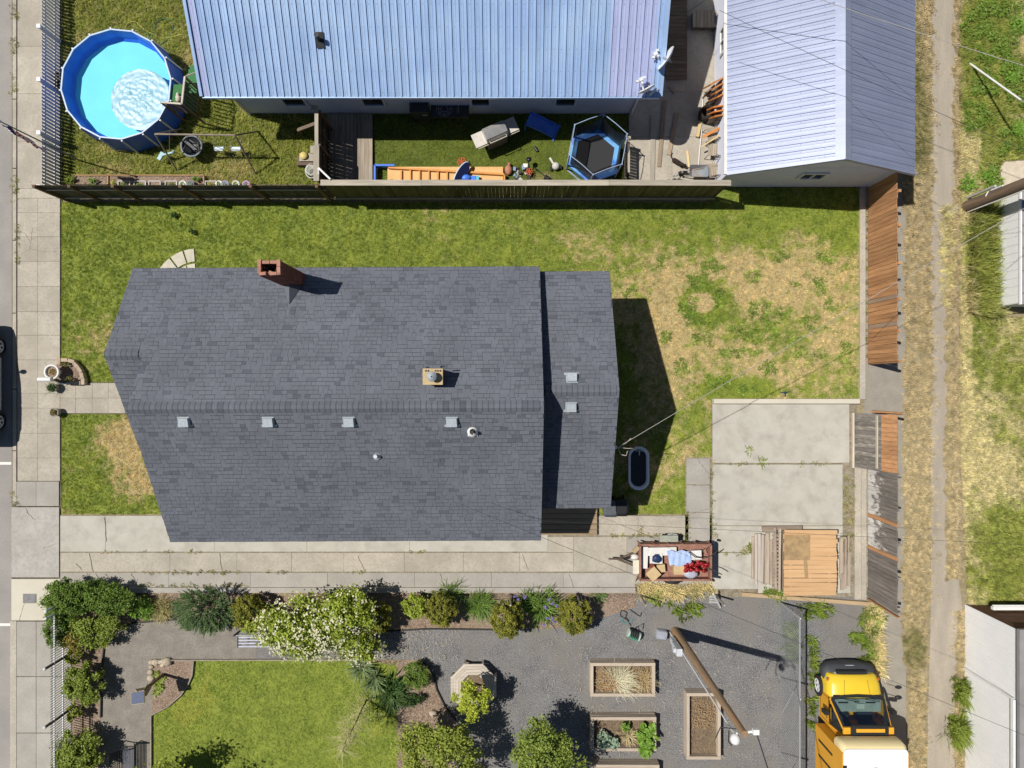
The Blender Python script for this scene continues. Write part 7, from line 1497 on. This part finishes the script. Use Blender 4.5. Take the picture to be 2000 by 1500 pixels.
# octagon bench round the golden tree
m_oct = wood('bench_slat',(.58,.51,.43),(.48,.42,.35),axis='x',rv=.1); bc = P(926,1332); o = root('octagon_bench', bc, 'grey wooden octagon bench around the golden tree', 'bench'); 
for k in range(8):
    a0, a1 = R(22.5+45*k), R(67.5+45*k)
    for i in range(4):
        r0, r1 = .50+.11*i, .60+.11*i; mb = MB(); mb.prism([(bc.x+r0*math.cos(a0),bc.y+r0*math.sin(a0)),(bc.x+r1*math.cos(a0),bc.y+r1*math.sin(a0)),(bc.x+r1*math.cos(a1),bc.y+r1*math.sin(a1)),(bc.x+r0*math.cos(a1),bc.y+r0*math.sin(a1))],.42,.45); part('slat', mb, m_oct, o)
    mb = MB(); 
    q0, q1 = Vector((bc.x+.48*math.cos(a0),bc.y+.48*math.sin(a0),.2)), Vector((bc.x+.48*math.cos(a1),bc.y+.48*math.sin(a1),.2)); mb.bar(q0,q1,.03,.40); mb.bar(Vector((bc.x+.9*math.cos(a0),bc.y+.9*math.sin(a0),0)),Vector((bc.x+.9*math.cos(a0),bc.y+.9*math.sin(a0),.42)),.07,.07); part('side', mb, m_oct, o)
mb = MB(); mb.lathe([(.46,.3),(0,.32)],bc,8); part('soil', mb, m_bsoil, o)
# information sign on its post, stones round it
pb = P(320,1316); hd_ = P(281,1349,1.75); o = root('garden_sign', pb, 'tilted dark blue sign panel on a brown post at the mulch corner', 'sign'); mb = MB(); mb.bar(pb,(pb.x-.02,pb.y-.02,1.5),.09,.09); part('post', mb, wood('sign_post',(.24,.16,.09),(.18,.12,.07),axis='z'), o)
c = Vector((pb.x-.12,pb.y-.18,1.65)); tl = Matrix.Translation(c)@Matrix.Rotation(R(8),4,'Z')@Matrix.Rotation(R(-14),4,'X'); mb = MB(); mb.box((0,0,0),(.48,.44,.06),tilt=tl); part('panel', mb, wood('sign_wood',(.42,.34,.22),(.35,.28,.18)), o)
mb = MB(); mb.box((0,0,0),(.44,.40,.012),tilt=tl@Matrix.Translation((0,0,.036))); part('face', mb, M('slate_blue',(.13,.15,.22),(.11,.13,.2),sc=8,rough=.85,spec=.1), o)
mb = MB(); mb.bar(c+Vector((.2,.1,-.05)),(pb.x,pb.y,1.1),.05,.2); mb.bar(c+Vector((-.1,.22,-.05)),(pb.x,pb.y,1.35),.04,.2); part('bracket', mb, wood('sign_bracket',(.35,.28,.18),(.3,.24,.15)), o)
m_stn = M('tan_stone',(.50,.43,.32),(.40,.34,.25),sc=5,rough=.9,rv=.15,bump=.3)
for k,(px,py,r) in enumerate(((328,1291,.20),(320,1291,.13),(313,1292,.11),(305,1292,.15),(297,1293,.12),(296,1302,.1),(295,1312,.12),(296,1323,.15),(318,1299,.09))):
    c = P(px,py); mb = MB(); mb.ball(c+Vector((0,0,r*.4)),(r,r*.8,r*.6),10,7,seed=k,rough=.12); solo('border_stone', mb, m_stn, ('largest tan border stone at the end of the row by the sign' if k==0 else 'small tan border stone, %s along the row from the largest stone' % ('','second','third','fourth','fifth','sixth','seventh','eighth','set inside')[k]), 'stone', 'stones round the mulch corner')
for k,(px,py) in enumerate(((305,1316),(318,1325),(310,1335),(307,1350),(314,1343))):
    mb = MB(); blades(mb, P(px,py), 34, .2, .05, 430+k, .05, (.6,1.8)); solo('rosette_plant', mb, [L_mid], ('small green rosette, topmost by the border stones','small green rosette beside the sign post foot','small green rosette just below the sign post','small green rosette furthest from the border stones','small green rosette second from the bottom by the sign')[k], 'plant', 'rosettes by the sign')
mb = MB(); c = P(847,1392); mb.ball(c+Vector((0,0,.08)),(.17,.13,.14),9,6,seed=5,rough=.18); solo('bed_stone', mb, m_stn, 'single tan rock in the mulch bed above the leafy tree', 'stone')
# benches
m_iron = flat('black_iron',(.02,.021,.026),.45); c = P(262,1480); o = root('iron_bench', c, 'black iron slatted bench beside the garden lawn', 'bench')
mb = MB()
for i in range(9): mb.bar((c.x-.22+.055*i,c.y-.75,.45),(c.x-.22+.055*i,c.y+.62,.45),.032,.02)
part('seat', mb, M('iron_slat',(.10,.11,.14),(.08,.09,.12),rough=.4), o); mb = MB()
for i in range(7): mb.bar((c.x-.27-.03*i,c.y-.75,.52+.07*i),(c.x-.27-.03*i,c.y+.62,.52+.07*i),.012,.03)
for i in range(18): mb.bar((c.x-.25,c.y-.72+.078*i,.48),(c.x-.47,c.y-.72+.078*i,.98),.012,.02)
part('backrest', mb, m_iron, o); mb = MB()
for y in (c.y+.66,c.y-.78): mb.tube([(c.x-.47,y,1.0),(c.x-.25,y,.66),(c.x+.1,y,.72),(c.x+.28,y,.62),(c.x+.26,y,.0)],.022,6); mb.tube([(c.x-.25,y,.5),(c.x-.34,y,0)],.022,6); mb.bar((c.x-.25,y,.44),(c.x+.26,y,.44),.03,.03)
part('armrest', mb, m_iron, o)
c = P(505,1242); o = root('slatted_bench', c, 'pale grey slatted bench half hidden under the white rose bush', 'bench'); m_lav = M('lavender_paint',(.50,.50,.58),(.42,.42,.5),rough=.5); mb = MB()
for i in range(5): mb.bar((c.x-.6,c.y-.24+.115*i,.44),(c.x+.75,c.y-.24+.115*i,.44),.06,.025)
part('seat', mb, m_lav, o); mb = MB()
for x in (c.x-.62,c.x+.2,c.x+.78): mb.bar((x,c.y-.28,.43),(x,c.y+.28,.43),.05,.04); mb.bar((x,c.y-.26,0),(x,c.y-.26,.43),.05,.05); mb.bar((x,c.y+.26,0),(x,c.y+.3,.85),.05,.05)
part('frame', mb, m_iron, o); mb = MB(); 
for z in (.6,.75): mb.bar((c.x-.6,c.y+.29,z),(c.x+.75,c.y+.29,z),.025,.07)
part('backrest', mb, m_lav, o)
# grey lid box by the pole, hose cart
c = P(1293,1241,.3); mb = MB(); loft(mb,[rring(c.x,c.y,.40,.32,.05,0,rz=-.15),rring(c.x,c.y,.42,.34,.06,.30,rz=-.15),rring(c.x,c.y,.36,.28,.05,.33,rz=-.15)]); o = solo('grey_box', mb, M('lilac_grey_lid',(.34,.35,.40),(.29,.30,.35),sc=5,rough=.5), 'grey lidded box on the gravel beside the tan pole', 'box')
mb = MB(); mb.bar((c.x-.1,c.y-.03,.335),(c.x+.1,c.y-.06,.335),.03,.02); part('lid_handle', mb, m_galv, o)
c = P(1236,1236); o = root('hose_cart', c, 'green hose reel cart with black hose on the gravel', 'hose cart'); m_gcart = M('green_plastic',(.05,.26,.16),(.04,.22,.13),rough=.4); mb = MB(); mb.box((c.x,c.y-.02,.22),(.38,.26,.2),rz=-.4); part('body', mb, m_gcart, o)
mb = MB(); d = Vector((math.cos(-.4),math.sin(-.4),0)); mb.cyl(c-d*.24+Vector((0,0,.2)),c-d*.18+Vector((0,0,.2)),.17,n=14); mb.cyl(c+d*.18+Vector((0,0,.2)),c+d*.24+Vector((0,0,.2)),.17,n=14); part('wheel', mb, M('pale_green',(.45,.55,.48),(.4,.5,.43)), o)
mb = MB(); mb.tube([c+Vector((-.1,.1,.3)),c+Vector((-.15,.3,.55)),c+Vector((.1,.45,.6)),c+Vector((.2,.2,.35))],.018,5)
for k in range(5): mb.tube([c-d*.14+d*.07*k+Vector((.0,.03+.15*math.cos(t/3),.24+.15*math.sin(t/3))) for t in range(20)],.022,5)
part('hose_reel', mb, m_wirek, o)
hose('loose_hose', [(1232,1222),(1224,1210),(1212,1202),(1214,1192),(1224,1196),(1222,1205),(1228,1212)], .02, m_wirek, 'black hose looping beside the green hose cart'); hose('loose_hose', [(1230,1190),(1240,1197),(1250,1203),(1252,1196)], .02, m_wirek, 'black bent wand near the wire fence')
hose('loose_hose', [(1218,1204),(1215,1212),(1222,1218),(1230,1214),(1236,1206)], .015, flat('teal_hose',(.10,.30,.32),.5), 'short teal hose beside the green hose cart')
mb = MB()
for i in range(5): mb.bar(P(1385,1165+3*i,.5),P(1402,1163+3.5*i,.4),.02,.02)
mb.bar(P(1393,1160,.9),P(1407,1187,.05),.06,.04); solo('white_rake', mb, m_white, 'white slatted rack leaning at the end of the wire fence', 'rack')
# ---------------------------------------------------------------- box truck
m_yel = M('truck_yellow',(.80,.56,.04),(.77,.53,.035),sc=1,rough=.3,spec=.5); m_org = M('truck_orange',(.76,.38,.035),(.72,.35,.03),sc=1,rough=.35); m_bwh = M('box_white',(.80,.80,.79),(.76,.76,.75),sc=1,rough=.5); m_grl = flat('truck_black',(.022,.023,.026),.5); m_ws = M('windscreen',(.20,.265,.25),(.15,.21,.20),sc=1.5,rough=.12,spec=.6)
def glazing():
    t = NT('clear_glazing'); tr = t.n('ShaderNodeBsdfTransparent'); tr.inputs[0].default_value = (.66,.76,.73,1); gl = t.n('ShaderNodeBsdfGlossy'); gl.inputs['Roughness'].default_value = .04; gl.inputs[0].default_value = (.9,.95,1,1)
    mx = t.n('ShaderNodeMixShader'); mx.inputs[0].default_value = .10; t.l(tr.outputs[0], mx.inputs[1]); t.l(gl.outputs[0], mx.inputs[2]); t.l(mx.outputs[0], t.out.inputs[0]); return t.m
m_glz = glazing()
tX, tY = 12.58, -10.42; trk = root('box_truck', (tX,tY-3,0), 'yellow cab box truck with white box parked by the chain link fence', 'truck')
def tsec(y, zb, zt, w, r=.12, crown=.05):
    yy = tY+y; return [Vector((tX+x,yy,z)) for x,z in ((-w,zb),(-w,zb+(zt-zb)*.6),(-w+r*.25,zt-r*.6),(-w+r,zt-r*.12),(-w*.45,zt+crown*.8),(0,zt+crown),(w*.45,zt+crown*.8),(w-r,zt-r*.12),(w-r*.25,zt-r*.6),(w,zb+(zt-zb)*.6),(w,zb))]
def loft_open(mb, secs, mi=0):
    n = len(secs[0]); mb.add([v for s_ in secs for v in s_], [(i*n+k,i*n+k+1,(i+1)*n+k+1,(i+1)*n+k) for i in range(len(secs)-1) for k in range(n-1)], mi, True)
mb = MB(); loft_open(mb, [tsec(-.30,.55,.98,.84,.14),tsec(-.36,.52,1.10,.90,.16),tsec(-.6,.5,1.2,.97,.18),tsec(-1.02,.5,1.30,1.0,.18)]); mb.add(tsec(-.30,.55,.98,.84,.14),[tuple(range(11))]); part('hood', mb, m_yel, trk)
mb = MB(); w = 1.0
cab_lo = [(-1.02,1.0),(-2.0,1.0)]
for s_ in (-1,1):
    pts = [(tX+s_*1.0,tY-1.0,.45),(tX+s_*1.0,tY-2.05,.45),(tX+s_*1.0,tY-2.05,1.28),(tX+s_*1.0,tY-1.0,1.20)]; mb.quad(*(pts if s_>0 else pts[::-1]))
    pts = [(tX+s_*1.0,tY-1.98,1.28),(tX+s_*.9,tY-1.98,2.1),(tX+s_*.9,tY-2.06,2.1),(tX+s_*1.0,tY-2.06,1.28)]; mb.quad(*(pts if s_<0 else pts[::-1]))
    mb.bar((tX+s_*.99,tY-1.06,1.28),(tX+s_*.86,tY-1.80,2.04),.04,.05)
mb.box((tX,tY-1.95,2.12),(1.78,.5,.08)); mb.box((tX,tY-2.08,1.2),(1.98,.04,1.6)); mb.box((tX,tY-1.5,.6),(1.95,1.1,.3)); mb.box((tX,tY-1.045,.9),(1.9,.03,.7)); part('cab', mb, m_org, trk)
mb = MB(); A = [Vector((tX-.94,tY-1.04,1.34)),Vector((tX-.5,tY-.95,1.36)),Vector((tX,tY-.92,1.37)),Vector((tX+.5,tY-.95,1.36)),Vector((tX+.94,tY-1.04,1.34))]; B = [Vector((tX-.80,tY-1.80,2.08)),Vector((tX-.4,tY-1.74,2.11)),Vector((tX,tY-1.72,2.12)),Vector((tX+.4,tY-1.74,2.11)),Vector((tX+.80,tY-1.80,2.08))]
mb.add(A+B, [(k,5+k,6+k,k+1) for k in range(4)], 0, True); part('windscreen', mb, m_glz, trk)
mb = MB()
for L_ in (A,B):
    for k in range(4): mb.bar(L_[k]+Vector((0,0,.0)),L_[k+1],.10,.03)
mb.bar(A[0],B[0],.07,.04); mb.bar(A[4],B[4],.07,.04); mb.box((tX,tY-.99,1.31),(1.75,.14,.03)); part('screen_surround', mb, m_grl, trk)
mb = MB()
for x in (-.5,.25): mb.bar((tX+x,tY-1.03,1.40),(tX+x+.5,tY-1.10,1.46),.02,.02)
part('wiper', mb, m_grl, trk)
mb = MB()
for s_ in (-1,1):
    pts = [(tX+s_*1.005,tY-1.15,1.24),(tX+s_*1.005,tY-1.95,1.28),(tX+s_*.91,tY-1.95,2.02),(tX+s_*.90,tY-1.78,2.02)]; mb.quad(*(pts if s_>0 else pts[::-1]))
part('side_window', mb, m_glz, trk)
bp = lambda y, z, w, d=0: [Vector((tX+x,tY+y+dy,z)) for x,dy in ((-w,-.5),(-w,-.22),(-w*.82,-.06),(-w*.4,-.01),(0,0),(w*.4,-.01),(w*.82,-.06),(w,-.22),(w,-.5))]
mb = MB(); secs = [bp(-.02,.28,.90),bp(0,.38,.97),bp(0,.62,.99),bp(-.06,.72,.97),bp(-.24,.80,.90)]; n = 9
mb.add([v for s_ in secs for v in s_], [(i*n+k,i*n+k+1,(i+1)*n+k+1,(i+1)*n+k) for i in range(4) for k in range(8)], 0, True); part('bumper', mb, M('bumper_grey',(.045,.047,.055),(.06,.062,.07),sc=2,rough=.55), trk)
mb = MB(); mb.box((tX,tY-.245,.86),(1.1,.12,.16)); mb.box((tX,tY-.25,.965),(1.0,.1,.03)); part('grille', mb, m_grl, trk); mb = MB(); mb.box((tX,tY-.06,.73),(.32,.02,.05)); part('badge', mb, m_galv, trk)
m_lamp = M('lamp_lens',(.45,.47,.50),(.35,.37,.4),rough=.1)
for s_ in (-1,1):
    mb = MB(); mb.add([Vector((tX+s_*x,tY+y,z)) for x,y,z in ((.58,-.25,.84),(.94,-.44,.84),(.93,-.50,1.02),(.58,-.30,.98),(.95,-.62,.90),(.93,-.66,1.04))], [(0,1,2,3),(1,4,5,2)] if s_>0 else [(3,2,1,0),(2,5,4,1)]); hl = part('headlight', mb, m_lamp, trk); mb = MB(); mb.box((tX+s_*.90,tY-.46,1.0),(.13,.1,.05)); part('indicator', mb, flat('amber',(.45,.12,.02),.3), hl)
for s_ in (-1,1):
    wheel(trk, (tX+s_*.93,tY-.95,.38), (s_,0,0), .38, .26); wheel(trk, (tX+s_*.9,tY-4.6,.38), (s_,0,0), .38, .26)
    mb = MB(); c = Vector((tX+s_*1.22,tY-1.45,1.45)); mb.box(c,(.16,.14,.3)); mb.bar(c,(tX+s_*1.0,tY-1.5,1.35),.05,.05); part('mirror', mb, m_grl, trk)
mb = MB(); mb.bar((tX+1.0,tY-.85,1.25),(tX+1.5,tY-1.0,1.3),.02,.02); mb.ball((tX+1.5,tY-1.0,1.32),(.14,.08,.07),8,5); part('crossview_mirror', mb, m_grl, trk)
mb = MB(); mb.add([Vector((tX+x,tY+y,z)) for x,y,z in ((-.9,-1.08,1.26),(.9,-1.08,1.26),(.85,-1.52,1.32),(-.85,-1.52,1.32),(.85,-1.56,1.0),(-.85,-1.56,1.0))], [(0,1,2,3),(3,2,4,5)]); dsh = part('dashboard', mb, M('grey_dash',(.34,.37,.355),(.28,.31,.30),sc=4), trk)
mb = MB(); mb.box((tX+.12,tY-1.32,1.33),(.28,.18,.012)); mb.box((tX-.5,tY-1.2,1.295),(.36,.05,.01),mi=1); mb.box((tX+.5,tY-1.2,1.295),(.36,.05,.01),mi=1); mb.box((tX,tY-1.18,1.29),(.18,.04,.01),mi=1); part('dash_vent', mb, [M('dash_paper',(.5,.53,.5),(.45,.48,.45)),m_grl], dsh)
for sx in (-.48,.42):
    mb = MB(); mb.box((tX+sx,tY-1.78,.98),(.55,.4,.16)); mb.box((tX+sx,tY-1.99,1.35),(.52,.14,.7)); part('seat', mb, flat('navy_seat',(.02,.026,.045),.8), trk)
mb = MB(); cs = Vector((tX-.48,tY-1.6,1.32)); mb.tube([cs+Vector((.19*math.cos(t/3),.10*math.sin(t/3),.15*math.sin(t/3))) for t in range(20)],.018,5); part('steering_wheel', mb, m_grl, trk)
mb = MB()
for x in (-.42,.42): mb.bar((tX+x,tY-.42,1.215),(tX+x*1.15,tY-1.0,1.348),.008,.006)
mb.bar((tX-.93,tY-1.025,1.30),(tX+.93,tY-1.025,1.30),.012,.02)
for s_ in (-1,1): mb.bar((tX+s_*1.004,tY-1.08,.55),(tX+s_*1.004,tY-1.08,1.22),.014,.006); mb.bar((tX+s_*1.004,tY-1.98,.55),(tX+s_*1.004,tY-1.98,1.26),.014,.006); mb.bar((tX+s_*1.004,tY-1.08,.56),(tX+s_*1.004,tY-1.98,.56),.006,.014); mb.bar((tX+s_*1.008,tY-1.85,1.1),(tX+s_*1.008,tY-1.72,1.1),.02,.03)
part('panel_seam', mb, m_grl, trk)
# the box
bx0_, bx1_, byf, byb, bz0_, bz1_ = 11.26, 13.52, tY-1.62, tY-6.6, .85, 3.0
mb = MB(); mb.box(((bx0_+bx1_)/2,(byf-.55+byb)/2,(bz0_+bz1_)/2),(bx1_-bx0_,byf-.55-byb,bz1_-bz0_)); bx_ = part('box', mb, m_org, trk)
mb = MB(); loft(mb,[rring((bx0_+bx1_)/2,(byf-.40+byb)/2,bx1_-bx0_-.06,byf-.40-byb,.14,bz1_+.002),rring((bx0_+bx1_)/2,(byf-.40+byb)/2,bx1_-bx0_-.06,byf-.40-byb,.14,bz1_+.022)],smooth=False); part('roof', mb, m_bwh, bx_)
mb = MB(); loft(mb, [rring((bx0_+bx1_)/2,byf-.46,bx1_-bx0_-.02,.36,.14,2.35),rring((bx0_+bx1_)/2,byf-.44,bx1_-bx0_-.01,.38,.16,2.6),rring((bx0_+bx1_)/2,byf-.46,bx1_-bx0_-.04,.36,.15,2.92),rring((bx0_+bx1_)/2,byf-.50,bx1_-bx0_-.16,.30,.13,2.98)]); part('nose', mb, M('cream_yellow',(.80,.67,.38),(.77,.63,.34),sc=1,rough=.4), bx_)
mb = MB(); mb.box((tX,byf-.15,2.22),(1.3,.36,.10)); part('visor', mb, m_grl, trk); mb = MB(); mb.box((tX,byf-.12,2.29),(1.0,.12,.03)); part('vent_panel', mb, m_org, trk)
mb = MB()
for i in range(7): mb.box((bx0_-.012,byf-1.0-.55*i,1.7),(.02,.07,1.1))
part('stripe', mb, m_grl, bx_)
mb = MB()
for x,y in ((bx0_+.05,byf-.95),(bx1_-.05,byf-1.1)): mb.bar((x,y,bz1_+.03),(x+.02,y-.55,bz1_+.03),.05,.03); mb.box((x+.02,y-.1,bz1_+.035),(.12,.2,.03))
mb.tube([((bx0_+bx1_)/2+.1*math.cos(t),byf-1.1+.08*math.sin(t),bz1_+.03) for t in (0,1,2,3,4)],.008,4); part('marker_lamp', mb, m_grl, bx_)
mb = MB(); mb.box((tX,tY-4.2,.62),(.8,4.6,.2)); part('chassis', mb, m_grl, trk)
# a sprinkler in the back lawn
mb = MB(); c = P(1532,767); mb.tube([c+Vector((-.16,.02,.03)),c+Vector((0,0,.06)),c+Vector((.16,.04,.03))],.022,5); mb.tube([c+Vector((0,.05,.04)),c+Vector((.02,-.16,.03))],.022,5); mb.cyl(c,c+Vector((0,0,.12)),.03,n=8); solo('sprinkler', mb, flat('dark_blue_plastic',(.02,.05,.10),.4), 'dark blue lawn sprinkler just above the parking pad kerb', 'sprinkler')
